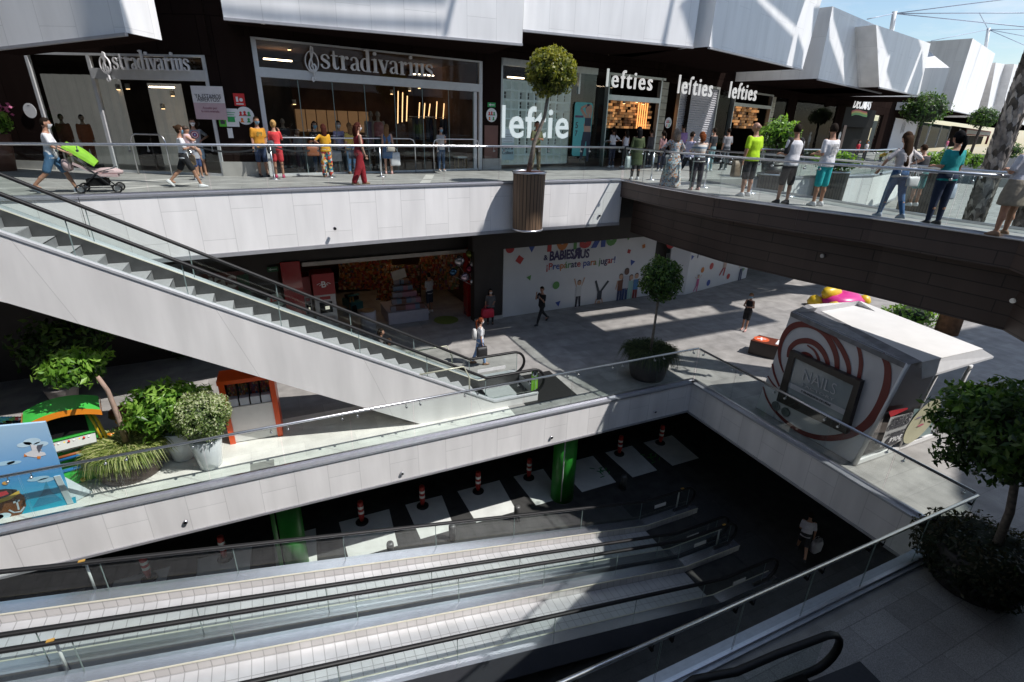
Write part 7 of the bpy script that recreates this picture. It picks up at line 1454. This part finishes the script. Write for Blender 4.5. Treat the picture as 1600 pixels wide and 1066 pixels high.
pw,Tw,Jw=who('woman in white top and black shorts carrying a baby, walking past',297,293,270,193,6,skin='m',top=('tee',whi),leg=('shorts',blk),hair=('bun',HD),arms=('hold','hold'),legs=('bk','fw'),mask='b',female=True)
def baby():
    c=(Jw['A1'][2]+Jw['A-1'][2])/2; t=thing('baby','baby in a pale pink top held in the arms of the woman in black shorts','baby',c); mb=MB(); a=c+Vector((.02,0,.02))
    capsule(mb,a,a+Vector((-.05,.0,.24)),.085,.075); capsule(mb,a+Vector((-.05,0,.24)),a+Vector((-.05,0,.33)),.05,.05); capsule(mb,a+Vector((-.04,.0,.38)),a+Vector((-.04,.0,.40)),.075,.07); 
    for s in (-1,1): capsule(mb,a+Vector((.02,s*.06,0)),a+Vector((.16,s*.08,-.10)),.05,.04); capsule(mb,a+Vector((.16,s*.08,-.1)),a+Vector((.18,s*.08,-.2)),.038,.03); capsule(mb,a+Vector((-.04,s*.08,.22)),a+Vector((.08,s*.1,.14)),.035,.028)
    me=remesh(mb,.018); B=MB(); B.mesh([v.co for v in me.vertices],[list(p.vertices) for p in me.polygons]); B.build('body',M('skin m',SK['m']),t)
    mb=MB(); capsule(mb,a+Vector((0,0,.0)),a+Vector((-.05,0,.23)),.098,.088); me=remesh(mb,.02); B=MB(); B.mesh([v.co for v in me.vertices],[list(p.vertices) for p in me.polygons]); B.build('romper',pinkf,t)
    mb=MB(); mb.lathe(a+Vector((-.05,0,.40)),[(.078,.0),(.075,.04),(.045,.075),(.005,.085)],14); mb.build('hair',M('hair baby',HD),t)
baby()
t=bag('tan handbag hanging from the arm of the woman with the baby',Jw['A-1'][1]+Vector((.05,-.08,-.02)),(.34,.14,.24),(.30,.20,.11))
who('man in grey tee with a ringed chest emblem beside the angled shop window',316,274,301,186,-80,skin='m',top=('tee',(.30,.30,.33),chest_disc([(.115,0),(.092,1),(.07,0),(.048,2),(.02,1)])),leg=('shorts',(.30,.42,.52)),hair=('short',HB),shoe='n',arms=('hip','down'),legs=('st2','st'),mask='w')
who('small boy in grey tee and navy shorts before the ringed-emblem man',313,278,305,217,-60,skin='m',top=('tee',(.38,.38,.42)),leg=('shorts',(.04,.07,.18)),hair=('short',HB),shoe='u',mask='w',child=True)
who('man in mustard tee printed 89 by the dark pillar',413,276,409,183,-70,skin='m',top=('tee',(.58,.26,.02),text_print('89',(.45,.38,.1),.17,.128,1.26)),leg=('long',(.03,.05,.11)),hair=('short',HD),shoe='b',mask='b',nod=8)
_,T_,J_=who('blonde woman in coral tee and red shorts seen from behind',438,278,434,189,80,skin='m',top=('tee',(.72,.055,.06)),leg=('shorts',(.55,.04,.05)),hair=('bun',HBl),shoe='p',arms=('down','face'),female=True)
backpack('black and white backpack slung on the blonde woman in coral',lambda v:T_(Vector(v)+Vector((-.12,.02,-.22))),80,(.05,.05,.06),.85)
who('woman in black top and blue mask behind the woman in yellow',499,272,497,191,-70,skin='l',top=('tee',blk),leg=('jeans',(.03,.05,.10)),hair=('long',HB),mask='b',female=True)
floral=M('bright patterned cloth',(.3,.3,.3),.85,0,0); 
def vor(m,cols,sc):
    N=m.node_tree.nodes; L=m.node_tree.links; tc=N.new('ShaderNodeTexCoord'); v=N.new('ShaderNodeTexVoronoi'); v.inputs['Scale'].default_value=sc; L.new(tc.outputs['Object'],v.inputs['Vector']); r=N.new('ShaderNodeValToRGB'); r.color_ramp.interpolation='CONSTANT'
    sp=N.new('ShaderNodeSeparateColor'); L.new(v.outputs['Color'],sp.inputs[0]); L.new(sp.outputs[0],r.inputs[0]); e=r.color_ramp.elements; n=len(cols)
    e[0].color=(*cols[0],1); e[1].position=1/n; e[1].color=(*cols[1],1)
    for i in range(2,n): x=e.new(i/n); x.color=(*cols[i],1)
    L.new(r.outputs[0],N['Principled BSDF'].inputs['Base Color'])
vor(floral,[(.55,.05,.03),(.03,.20,.26),(.65,.5,.2),(.05,.05,.06),(.6,.25,.03),(.5,.52,.5)],14)
maxi=M('pale floral cloth',(.5,.5,.5),.85,0,0); vor(maxi,[(.48,.50,.50),(.25,.38,.44),(.55,.52,.46),(.45,.20,.10),(.50,.50,.52),(.20,.22,.25)],26)
stripe=M('striped cloth',(.6,.6,.6),.85,0,0); N=stripe.node_tree.nodes; L=stripe.node_tree.links; tc=N.new('ShaderNodeTexCoord'); sx=N.new('ShaderNodeSeparateXYZ'); r=N.new('ShaderNodeValToRGB'); mm=N.new('ShaderNodeMath'); mm.operation='FRACT'; mu=N.new('ShaderNodeMath'); mu.operation='MULTIPLY'; mu.inputs[1].default_value=4.2; L.new(tc.outputs['Object'],sx.inputs[0]); L.new(sx.outputs['Z'],mu.inputs[0]); L.new(mu.outputs[0],mm.inputs[0]); L.new(mm.outputs[0],r.inputs[0]); r.color_ramp.interpolation='CONSTANT'; e=r.color_ramp.elements; e[0].color=(.62,.60,.56,1); e[1].position=.35; e[1].color=(.22,.30,.40,1); x=e.new(.55); x.color=(.66,.64,.60,1); x=e.new(.8); x.color=(.55,.42,.34,1); L.new(r.outputs[0],N['Principled BSDF'].inputs['Base Color'])
_,T_,J_=who('woman in yellow blouse and bright patterned trousers seen from behind',513,277,505,195,95,skin='m',top=('loose',(.62,.32,.015)),leg=('wide',floral),hair=('long',HRed),shoe='n',arms=('hip','down'),female=True)
bag('brown leather bag of the woman in the yellow blouse',J_['A-1'][1]+Vector((-.08,.05,.0)),(.36,.14,.3),(.25,.08,.03))
_,T_,J_=who('woman in lilac tee and white mask facing out of the queue',535,271,533,190,-75,skin='l',top=('tee',(.42,.36,.58),('shirt_print',lambda up:((lambda mb:(mb.face([up(p) for p in ((-.09,.128,1.24),(.09,.128,1.24),(.09,.13,1.28),(-.09,.13,1.28))]),mb)[1])(MB()),M('print navy',(.03,.02,.09))))),leg=('jeans',blk),hair=('tail',HB),shoe='p',mask='w',female=True)
bag('silver shopping bag carried low by the woman in lilac',J_['A1'][2]+Vector((-.02,-.05,.05)),(.40,.2,.34),(.30,.31,.32))
who('girl in yellow tee and light jeans behind the woman in dark red',552,272,547,193,100,skin='l',top=('tee',(.58,.42,.10)),leg=('jeans',(.20,.36,.55)),hair=('long',HLb),shoe='n',female=True)
_,T_,J_=who('woman in dark red top and loose red trousers walking along the queue',565,289,559,192,12,skin='l',top=('tank',(.20,.012,.02)),leg=('wide',(.30,.012,.022)),hair=('curly',HRed),shoe='n',arms=('bent','relax'),legs=('fs','bs'),mask='w',female=True,build=1.12)
bag('grey shoulder bag of the woman in red trousers',J_['A-1'][1]+Vector((-.02,-.10,.02)),(.40,.16,.22),(.14,.14,.155),0,J_['A-1'][0])
_,T_,J_=who('long haired woman in short blue denim dress with her back turned',608,272,601,195,70,skin='l',top=('tank',(.07,.15,.30)),leg=('skirt',(.07,.15,.30)),hair=('vlong',HLb),shoe='k',arms=('down','bag'),female=True)
bag('small beige bag at the back of the woman in the denim dress',Vector(J_['A1'][1])+Vector((-.12,-.22,.05)),(.26,.1,.18),(.44,.40,.34))
bag('white paper shopping bag held by the woman in the denim dress',J_['A1'][2]+Vector((.03,0,.05)),(.34,.16,.44),(.62,.62,.63))
who('woman in white top and jeans standing inside the wide shop window',690,268,688,198,-80,skin='l',top=('tee',(.5,.5,.5)),leg=('jeans',(.05,.09,.16)),hair=('tail',HB),mask='b',female=True,arms=('phone','down'))
camo=M('camouflage cloth',(.1,.1,.05),.9,0,0); vor(camo,[(.10,.075,.04),(.05,.05,.025),(.16,.13,.08),(.03,.025,.018)],16)
who('guard in olive shirt and camouflage trousers with hands clasped',836,269,835,190,-85,skin='t',top=('tee',(.09,.10,.045)),leg=('trousers',camo),hair=('buzz',HB),shoe='b',arms=('hold','hold'),legs=('wd','wd'))
# mannequins
def mannequin(label,px,py,hy,w,o,c,top,leg,face=-90,hatc=None):
    u,z=w.at(px,py,o); P=w.P(u,U+.12,o); h=HZ(px,hy,P)-U-.12; t,_,_=person(label,P,face,max(1.5,min(1.9,h)),skin='l',top=top,leg=leg,hair=hatc); t['category']='mannequin'; t.name='mannequin'
    for ch in t.children:
        if ch.name.startswith('body'): ch.data.materials[0]=c
    mb=MB(); mb.box(Vector((0,0,-.06)),(.6,.5,.11)); o_=mb.build('plinth',shop_floor); o_.parent=t
beige=M('mannequin beige',(.30,.22,.16),.5,0,.05); pale=M('mannequin pale',(.55,.56,.58),.4,0,.03)
mannequin('mannequin in rust brown suit and hat behind the angled window, right of two',148,264,184,W1,-1.0,beige,('longs',(.30,.10,.045)),('trousers',(.28,.09,.04)),-70,('short',(.03,.03,.03)))
mannequin('mannequin in pale brown suit and dark hat behind the angled window, left of two',117,264,183,W1,-1.0,beige,('longs',(.26,.11,.06)),('trousers',(.24,.10,.05)),-70,('short',(.03,.03,.03)))
mannequin('mannequin in mauve dress in the wide shop window, left of a pair',584,255,168,W2,-1.6,beige,('tank',(.20,.13,.17)),('skirt',(.2,.13,.17)))
mannequin('mannequin in pink top in the wide shop window, right of a pair',595,255,167,W2,-1.4,beige,('tank',(.34,.11,.10)),('trousers',(.03,.03,.03)))
mannequin('dark clothed mannequin by the left of the wide shop window',450,258,186,W2,-1.5,beige,('tee',(.05,.05,.05)),('trousers',(.06,.06,.06)))
mannequin('pale mannequin in grey top in the track-lit shop window',1254,262,206,W4,-1.,pale,('tank',(.45,.45,.48)),('trousers',(.2,.2,.2)),-60)
mannequin('pale mannequin in neon top in the track-lit shop window',1268,262,205,W4,-1.,pale,('tee',(.35,.55,.03)),('trousers',(.05,.05,.05)),-60)
# ---- queue at the wooden entrance and shutter
who('woman in white blouse and dark trousers at the wooden entrance, left of two',954,262,950,199,100,skin='t',top=('tee',(.6,.6,.62)),leg=('jeans',navy),hair=('tail',HB),female=True,arms=('bent','hip'))
who('woman in sleeveless white top at the wooden entrance, right of two',974,262,971,202,100,skin='t',top=('tank',(.62,.62,.66)),leg=('jeans',(.03,.025,.03)),hair=('long',HB),female=True,arms=('hip','bent'))
_,T_,J_=who('woman in long olive green coat with a black headscarf',991,281,995,199,75,skin='m',top=('coat',(.052,.075,.026)),leg=('jeans',blk),hair=('long',(.008,.008,.009)),female=True,arms=('bag','bent'),build=1.1)
bag('pale mint shopping bag of the woman in the olive coat',J_['A-1'][2]+Vector((-.02,0,.05)),(.30,.14,.40),(.48,.56,.54))
_,T_,J_=who('grey haired woman in long pale floral dress on the footbridge',1046,293,1049,202,75,skin='l',top=('longs',maxi),leg=('maxi',maxi),hair=('curly',(.22,.17,.13)),female=True,arms=('wide','wide'),build=1.15)
bag('dark shoulder bag of the woman in the floral dress',J_['A-1'][1]+Vector((.03,-.12,-.05)),(.3,.14,.3),(.03,.035,.05),0,J_['A-1'][0])
who('man in pale lilac shirt and mask stepping along the queue behind the striped woman',1071,283,1080,206,5,skin='m',top=('loose',(.45,.44,.60)),leg=('jeans',blk),hair=('short',HB),shoe='b',legs=('bk','fs'),mask='b',arms=('bent','bent'))
who('woman with short copper hair in striped top leaning on the bridge rail',1085,297,1097,207,72,skin='l',top=('tee',stripe),leg=('trousers',(.035,.03,.04)),hair=('bob',(.17,.05,.017)),shoe='k',female=True,arms=('rail','face'),build=1.15)
who('man in purple tee at the foot of the roller shutter',1060,262,1058,192,85,skin='m',top=('tee',(.28,.17,.36)),leg=('jeans',navy),hair=('short',HB))
who('man in black tee and jeans beyond the striped woman',1107,268,1107,200,100,skin='m',top=('tee',(.015,.018,.022)),leg=('jeans',(.20,.32,.34)),hair=('short',HB))
who('man in grey tee looking into the narrow shop bay',1129,266,1131,201,80,skin='m',top=('tee',(.27,.27,.28)),leg=('trousers',(.05,.06,.07)),hair=('short',HB),arms=('down','bent'))
# ---- people on the footbridge
_,T_,J_=who('bald man in neon yellow sports shirt and black shorts on the footbridge',1163,307,1163,191,95,skin='m',top=('loose',(.42,.68,.01)),leg=('long',blk),hair=('bald',(.30,.2,.15)),shoe='w',arms=('bag','bent'),build=1.18,nod=10,head=25)
bag('brown paper bag held by the man in neon yellow',J_['A-1'][2]+Vector((-.10,.1,.12)),(.30,.16,.42),(.20,.15,.10))
def raglan(th,part,up,hm,J):
    mb=MB()
    for s in (-1,1): A=J['A%d'%s]; capsule(mb,A[0]+Vector((-s*.03,0,.02)),A[0].lerp(A[1],.85),.068,.062)
    part('sleeve',remesh(mb,.02),M('sleeve black',blk,.85,0,.1))
who('boy in white raglan shirt with black sleeves and black shorts on the footbridge',1222,319,1236,195,80,skin='m',top=('loose',whi),leg=('long',(.016,.016,.018)),hair=('short',HB),shoe='b',arms=('bent','bent'),mask='b',legs=('st2','st'),head=-30,extra=raglan)
def backprint(up):
    mb=MB()
    for x in (-.06,-.02,.02,.06):
        for z in (1.16,1.24,1.32): mb.face([up(p) for p in ((x-.014,-.142,z-.03),(x-.014,-.142,z+.03),(x+.014,-.142,z+.03),(x+.014,-.142,z-.03))])
    return mb,M('print grey',(.42,.42,.42))
who('young man in white tee and turquoise shorts leaning on the bridge rail',1275,322,1282,194,85,skin='m',top=('loose',whi,('shirt_print',backprint)),leg=('long',(.02,.40,.42)),hair=('short',HB),shoe='w',arms=('bent','hold'),mask='b',head=-35)
_,T_,J_=who('woman with very long dark hair in white tee and jeans on the footbridge',1386,341,1411,206,70,skin='l',top=('tee',(.66,.60,.58)),leg=('jeans',(.045,.12,.27)),hair=('vlong',HD),shoe='u',arms=('wide','hip'),legs=('fs','bs'),lean=6,female=True)
bag('small white shoulder bag hanging behind the long haired woman',T_((.20,-.16,1.02)),(.30,.09,.20),(.68,.68,.68),R(-10),T_((.12,-.05,1.45)),'soft')
_,T_,J_=who('woman with black ponytail in teal top and navy trousers on the footbridge',1455,352,1481,206,72,skin='m',top=('tee',(.015,.30,.30)),leg=('jeans',(.02,.03,.07)),hair=('pony',(.008,.008,.01)),shoe='b',arms=('bent','down'),female=True,build=1.08)
bag('pale blue grey bag of the woman in teal',J_['A1'][2]+Vector((.05,.05,.05)),(.34,.14,.3),(.32,.38,.46))
_,T_,J_=who('woman in white top and beige skirt at the right end of the footbridge',1560,369,1604,212,85,skin='m',top=('tee',(.55,.56,.62)),leg=('skirt',(.26,.23,.18)),hair=('bob',HD),shoe='n',arms=('hold','hold'),female=True,build=1.2)
who('person in dark top leaning on the far rail between the two long haired women',1425,322,1432,225,75,skin='m',top=('tee',(.03,.03,.035)),leg=('shorts',(.08,.22,.22)),hair=('short',HD),arms=('rail','rail'),lean=14)
# ---- distant people
who('distant woman in red top and mask by the black doorway',1335,252,1335,219,-100,skin='m',top=('tee',(.50,.02,.04)),leg=('trousers',blk),hair=('long',HRed),mask='w',female=True,vox=.03)
who('distant fair haired woman in white top by the black doorway',1348,252,1348,219,-100,skin='l',top=('tee',(.6,.58,.58)),leg=('trousers',blk),hair=('bob',HBl),mask='b',female=True,vox=.03)
who('distant bending person in orange top beyond the bridge rail',1372,262,1372,228,-60,skin='m',top=('loose',(.55,.26,.02)),leg=('trousers',(.04,.06,.12)),hair=('short',HB),lean=55,vox=.03,build=1.2)
who('distant person in pink and white near the red shopfront',1475,240,1475,216,-90,skin='m',top=('tee',(.5,.12,.2)),leg=('trousers',(.3,.3,.32)),hair=('short',HB),vox=.035)
who('distant person in white near the red shopfront',1497,242,1496,222,-90,skin='m',top=('tee',(.6,.6,.6)),leg=('trousers',(.1,.2,.22)),hair=('short',HB),vox=.035)
who('distant person in dark grey between the sports mannequins and doorway',1300,250,1300,218,-90,skin='m',top=('tee',(.1,.1,.12)),leg=('trousers',blk),hair=('short',HB),vox=.03)
# ---- plaza level
_,T_,J_=who('red haired woman in white tee and pale jeans crossing the sunlit paving',750,569,744,497,-8,z=0,skin='l',top=('tee',whi),leg=('jeans',(.20,.34,.60)),hair=('tail',HR),shoe='n',arms=('relax','down'),legs=('bs','fs'),mask='w',female=True)
backpack('white backpack of the woman crossing the sunlit paving',T_,0,(.62,.62,.60),.9)
bag('black printed shopping bag of the woman crossing the sunlit paving',J_['A1'][2]+Vector((-.03,-.06,.05)),(.36,.14,.34),(.02,.02,.022))
_,T_,J_=who('woman in grey tee and mask standing in shade by the right red pillar',766,506,758,452,-110,z=0,skin='m',top=('loose',(.10,.10,.105)),leg=('jeans',blk),hair=('long',HB),shoe='b',mask='w',female=True,build=1.1,arms=('bent','bag'),head=20)
bag('bright red bag held by the woman by the right red pillar',J_['A1'][2]+Vector((.05,-.1,.08)),(.52,.2,.36),(.55,.02,.05))
_,T_,J_=who('person all in black looking at a phone in front of the toy hoarding',845,506,841,446,195,z=0,skin='m',top=('tee',blk),leg=('jeans',(.014,.014,.016)),hair=('short',HB),shoe='b',arms=('phone','face'),legs=('fw','bk'),nod=15)
p=J_['A-1'][2]; t=thing('phone','dark phone in the hand of the person in black','phone',p); mb=MB(); mb.box(p+Vector((-.08,.0,.06)),(.075,.012,.15),R(20)); mb.build('case',black,t); mb=MB(); mb.box(p+Vector((-.08,-.008,.06)),(.066,.004,.135),R(20)); mb.build('screen',M('phone screen',(.05,.06,.08),.1,0,0),t)
who('woman in black tank top and short skirt with blue gloves on the sunlit plaza',1163,516,1170,458,200,z=0,skin='m',top=('tank',blk),leg=('shorts',(.02,.02,.022)),hair=('tail',HLb),shoe='k',arms=('hold','hold'),legs=('fs','st'),mask='b',female=True,head=20)
who('young man in white tee and dark shorts inside the sweet shop',672,488,672,427,120,z=0,skin='m',top=('tee',(.45,.45,.46)),leg=('long',(.03,.035,.05)),hair=('short',HB),shoe='w',arms=('bent','relax'))
d_=ray(606,530); P=CAM+d_*(14.3/d_.y)
t,T_,J_=person('girl in grey tee with a pink backpack standing behind the escalator',Vector((P.x,14.3,0)),-15,1.5,skin='m',top=('tee',(.34,.36,.40)),leg=('jeans',(.35,.25,.26)),hair=('tail',HD),shoe='w',female=True,arms=('fwd','bent'))
backpack('pink backpack of the girl behind the escalator',T_,0,(.60,.06,.20),.85)
t,T_,J_=person('dark haired person behind the escalator, next to the girl with the pink backpack',Vector((P.x-.1,14.9,0)),-15,1.6,skin='m',top=('tee',(.12,.10,.10)),leg=('jeans',(.03,.03,.04)),hair=('long',HB),shoe='b',female=True)
_,T_,J_=who('person in white shirt and dark shorts walking off the travelator in deep shade',1250,866,1262,800,40,z=B0,skin='m',top=('tee',(.62,.60,.68)),leg=('shorts',(.03,.03,.04)),hair=('short',HB),shoe='b',legs=('fw','bk'),arms=('bent','bag'),lean=10)
bag('pale grey drawstring bag of the person in deep shade',J_['A1'][2]+Vector((.05,-.1,.1)),(.34,.2,.36),(.34,.33,.36),0,None,'soft')
# ================================================================ queue posts with belts
def stanchion(label,px,py,z=U):
    P=G(px,py,z); t=thing('queue_post',label,'queue post',P,'steel queue posts on the upper walkway'); mb=MB(); mb.lathe(P,[(.17,0.002),(.17,.012),(.06,.03),(.03,.04)],20); mb.build('base',steel_dull,t); mb=MB(); mb.tube([P+Vector((0,0,.03)),P+Vector((0,0,.93))],.03,10); mb.build('pole',steel,t); mb=MB(); mb.tube([P+Vector((0,0,.93)),P+Vector((0,0,1.0))],.038,10); mb.build('belt_head',black,t); return P+Vector((0,0,.96))
Q=[stanchion(l,x,y) for l,x,y in (('steel queue post beside the woman carrying a baby',306,281),('steel queue post in front of the blonde woman in coral',429,280),('steel queue post in front of the patterned trousers',516,277),('steel queue post beside the denim dress',596,276),('steel queue post left of the floral dress',1017,281),('steel queue post between the striped woman and the neon shirt',1100,293),('steel queue post behind the neon shirt',1172,302),('steel queue post behind the boy in the raglan shirt',1232,307))]
def belt(label,a,b,sag=.12):
    mb=MB(); n=10; f=lambda t:a.lerp(b,t)-Vector((0,0,sag*4*t*(1-t)))
    for i in range(n):
        p,q_=f(i/n),f((i+1)/n); mb.face([p-Vector((0,0,.025)),q_-Vector((0,0,.025)),q_+Vector((0,0,.025)),p+Vector((0,0,.025))])
    tag(mb.build('queue_belt',M('black belt',(.012,.012,.014),.7,0,.1)),label,'queue belt','black belts between the queue posts')
belt('sagging black belt from the coral tee to the woman carrying the baby',Q[0],Q[1],.2); belt('sagging black belt between the coral tee and the patterned trousers',Q[1],Q[2],.18); belt('sagging black belt behind the woman in red trousers',Q[2],Q[3],.16); belt('black belt between the floral dress and the striped woman',Q[4],Q[5],.2); belt('black belt between the striped woman and the neon shirt',Q[5],Q[6],.2); belt('black belt between the neon shirt and the raglan shirt',Q[6],Q[7],.15)

who('person in dark jacket just inside the wooden shop entrance, behind the olive coat',1012,261,1009,203,100,skin='m',top=('longs',(.05,.045,.05)),leg=('jeans',(.03,.03,.04)),hair=('short',HB))
who('woman in pale grey top inside the wide shop window, left of the lit tan shelves',472,268,470,203,-90,skin='l',top=('tee',(.30,.29,.30)),leg=('jeans',(.06,.07,.10)),hair=('long',HLb),female=True)
who('woman in dusty pink blouse between the two entrances under the lowercase signs',1030,268,1029,205,95,skin='m',top=('tee',(.36,.20,.20)),leg=('jeans',navy),hair=('tail',HB),female=True)
# ================================================================ light
SX,SY=.553,-.48     # horizontal run of the sun ray per metre of height
sd=Vector((SX,SY,1)).normalized()
sun=bpy.data.lights.new('sun','SUN'); sun.energy=5.; sun.angle=R(.5); sun.color=(1.,.96,.92); so=bpy.data.objects.new('sun',sun); COL.objects.link(so); so.rotation_euler=(-sd).to_track_quat('-Z','Y').to_euler()
w=bpy.data.worlds.new('World'); S.world=w; w.use_nodes=True; N=w.node_tree.nodes; L=w.node_tree.links; bg=N['Background']; sky=N.new('ShaderNodeTexSky'); sky.sky_type='NISHITA'; sky.sun_disc=False; sky.sun_elevation=math.asin(sd.z); sky.sun_rotation=math.atan2(sd.x,sd.y); sky.air_density=1.2; sky.dust_density=.4; sky.ozone_density=3.
tc=N.new('ShaderNodeTexCoord'); mp=N.new('ShaderNodeMapping'); mp.inputs['Scale'].default_value=(2.2,2.2,9.); nz=N.new('ShaderNodeTexNoise'); nz.inputs['Scale'].default_value=1.6; nz.inputs['Detail'].default_value=7; nz.inputs['Roughness'].default_value=.62; L.new(tc.outputs['Generated'],mp.inputs[0]); L.new(mp.outputs[0],nz.inputs['Vector'])
mr=N.new('ShaderNodeMapRange'); mr.inputs['From Min'].default_value=.46; mr.inputs['From Max'].default_value=.72; mr.inputs['To Max'].default_value=.8; L.new(nz.outputs['Fac'],mr.inputs['Value']); mx=N.new('ShaderNodeMix'); mx.data_type='RGBA'; L.new(mr.outputs[0],mx.inputs['Factor']); L.new(sky.outputs[0],mx.inputs['A']); mx.inputs['B'].default_value=(6.2,6.5,7.,1); L.new(mx.outputs['Result'],bg.inputs['Color']); bg.inputs['Strength'].default_value=.15
# ---------------------------------------------------------------- unseen tensile canopy: panels shaped and placed to throw shade on facades and plaza
ZC=24.
cv=thing('canopy','unseen canopy panels shaped to throw shade on the plaza and facades','canopy',(15,5,ZC))
def cast(P,z=ZC): P=Vector(P); t=z-P.z; return Vector((P.x+SX*t,P.y+SY*t,z))
def panel(pts): mb=MB(); mb.face([cast(p) for p in pts]); mb.build('canopy_shade_panel',M('canopy membrane',(.6,.6,.6),.7,0,.05),cv)
def floor_shade_panel(pts,z=0): panel([(x,y,z) for x,y in pts])
floor_shade_panel([(15.9,-3),(44,-3),(44,10.6),(15.9,10.6)])
floor_shade_panel([(11.7,3.0),(13.2,4.5),(15.5,5.6),(16.2,5.6),(16.2,-3),(11.7,-3)]); floor_shade_panel([(10.8,13.9),(19.0,14.05),(19.0,15.75),(10.8,15.8)]); floor_shade_panel([(3.5,16.72),(30,16.85),(30,17.6),(3.5,17.5)]); floor_shade_panel([(14.7,15.8),(15.15,15.8),(15.15,17.2),(14.4,17.2)]); floor_shade_panel([(17.4,15.8),(18.9,15.8),(18.6,17.4),(17.9,17.4)])
A,Bq,T0,T1,n=VOL[3]; f=lambda pts:[V(x,y,A,n) for x,y in pts]
panel(f([(1112,-60),(1183,-60),(1183,0),(1240,57),(1228,106),(1112,80)])); panel(f([(1196,-60),(1300,-60),(1258,0),(1244,42),(1196,0)])); panel(f([(1247,54),(1256,80),(1252,112),(1236,112)]))
A,Bq,T0,T1,n=VOL[4]; f=lambda pts:[V(x,y,A,n) for x,y in pts]
panel(f([(1281,0),(1297,0),(1296,60),(1322,136),(1270,130)])); panel(f([(1302,0),(1374,42),(1380,60),(1352,140),(1334,140),(1302,30)]))
A,Bq,T0,T1,n=VOL[5]; f=lambda pts:[V(x,y,A,n) for x,y in pts]
panel(f([(1380,30),(1398,52),(1394,75),(1385,112),(1394,140),(1412,146),(1440,75),(1434,58),(1410,30)])); panel(f([(1441,80),(1442,115),(1432,150),(1416,148)]))
A,Bq,T0,T1,n=VOL[1]; f=lambda pts:[V(x,y,A,n) for x,y in pts]
panel(f([(340,-40),(690,-40),(700,8),(560,4),(440,-4),(340,-10)])); panel(f([(340,6),(430,17),(560,27),(690,31),(702,50),(690,47),(560,42),(430,34),(340,24)])); panel(f([(712,-40),(722,-40),(698,60),(690,60)]))
A,Bq,T0,T1,n=VOL[0]; f=lambda pts:[V(x,y,A,n) for x,y in pts]
panel(f([(108,-60),(330,-60),(330,90),(126,90),(126,50)]))
A,Bq,T0,T1,n=VOL[2]; f=lambda pts:[V(x,y,A,n) for x,y in pts]
panel(f([(1052,-20),(1058,-20),(1038,80),(1030,80)]))
# unseen fields added north and west to cut sky light (never in the way of the sun for the ground in view)
mb=MB()
for x0,x1,y0,y1 in ((-34,-3,-10,46),(-2.5,28,17.5,46),(29,60,22,50)): mb.face([(x0,y0,ZC+.5),(x1,y0,ZC+.5),(x1,y1,ZC+.5),(x0,y1,ZC+.5)])
mb.build('sky_block_field',M('canopy membrane grey',(.34,.34,.36),.8,0,.05),cv)
ob_=thing('added_opposite_building','unseen brown and white building added behind the viewer to cut sky light','building',(0,-8,U))  # unseen mass added to hold back sky light from the viewer's side
mb=MB(); mb.obox((-24,-6.4,U),(66,0,0),(0,-3,0),(0,0,3.9)); mb.build('shop_windows',M('dark window band',(.03,.03,.035),.2,0,.2),ob_)
mb=MB(); mb.obox((-24,-5.6,9.6),(66,0,0),(0,-4,0),(0,0,5.2)); mb.build('white_wall',vol_clad,ob_)
mb=MB(); mb.obox((-24,-9,0),(.4,0,0),(0,52,0),(0,0,15)); mb.build('side_wall',dark_clad,ob_)
mb=MB(); mb.obox((-24,-9,0),(66,0,0),(0,.3,0),(0,0,5.3)); mb.build('lower_wall',dark_clad,ob_)
# ================================================================ render settings
S.render.engine='CYCLES'; c=S.cycles; c.max_bounces=8; c.diffuse_bounces=3; c.glossy_bounces=3; c.transmission_bounces=4; c.transparent_max_bounces=40; c.caustics_reflective=False; c.caustics_refractive=False; c.use_denoising=True; c.sample_clamp_indirect=6
S.view_settings.view_transform='Standard'; S.view_settings.look='None'; S.view_settings.exposure=0; S.view_settings.gamma=1
S.render.resolution_x=1024; S.render.resolution_y=682
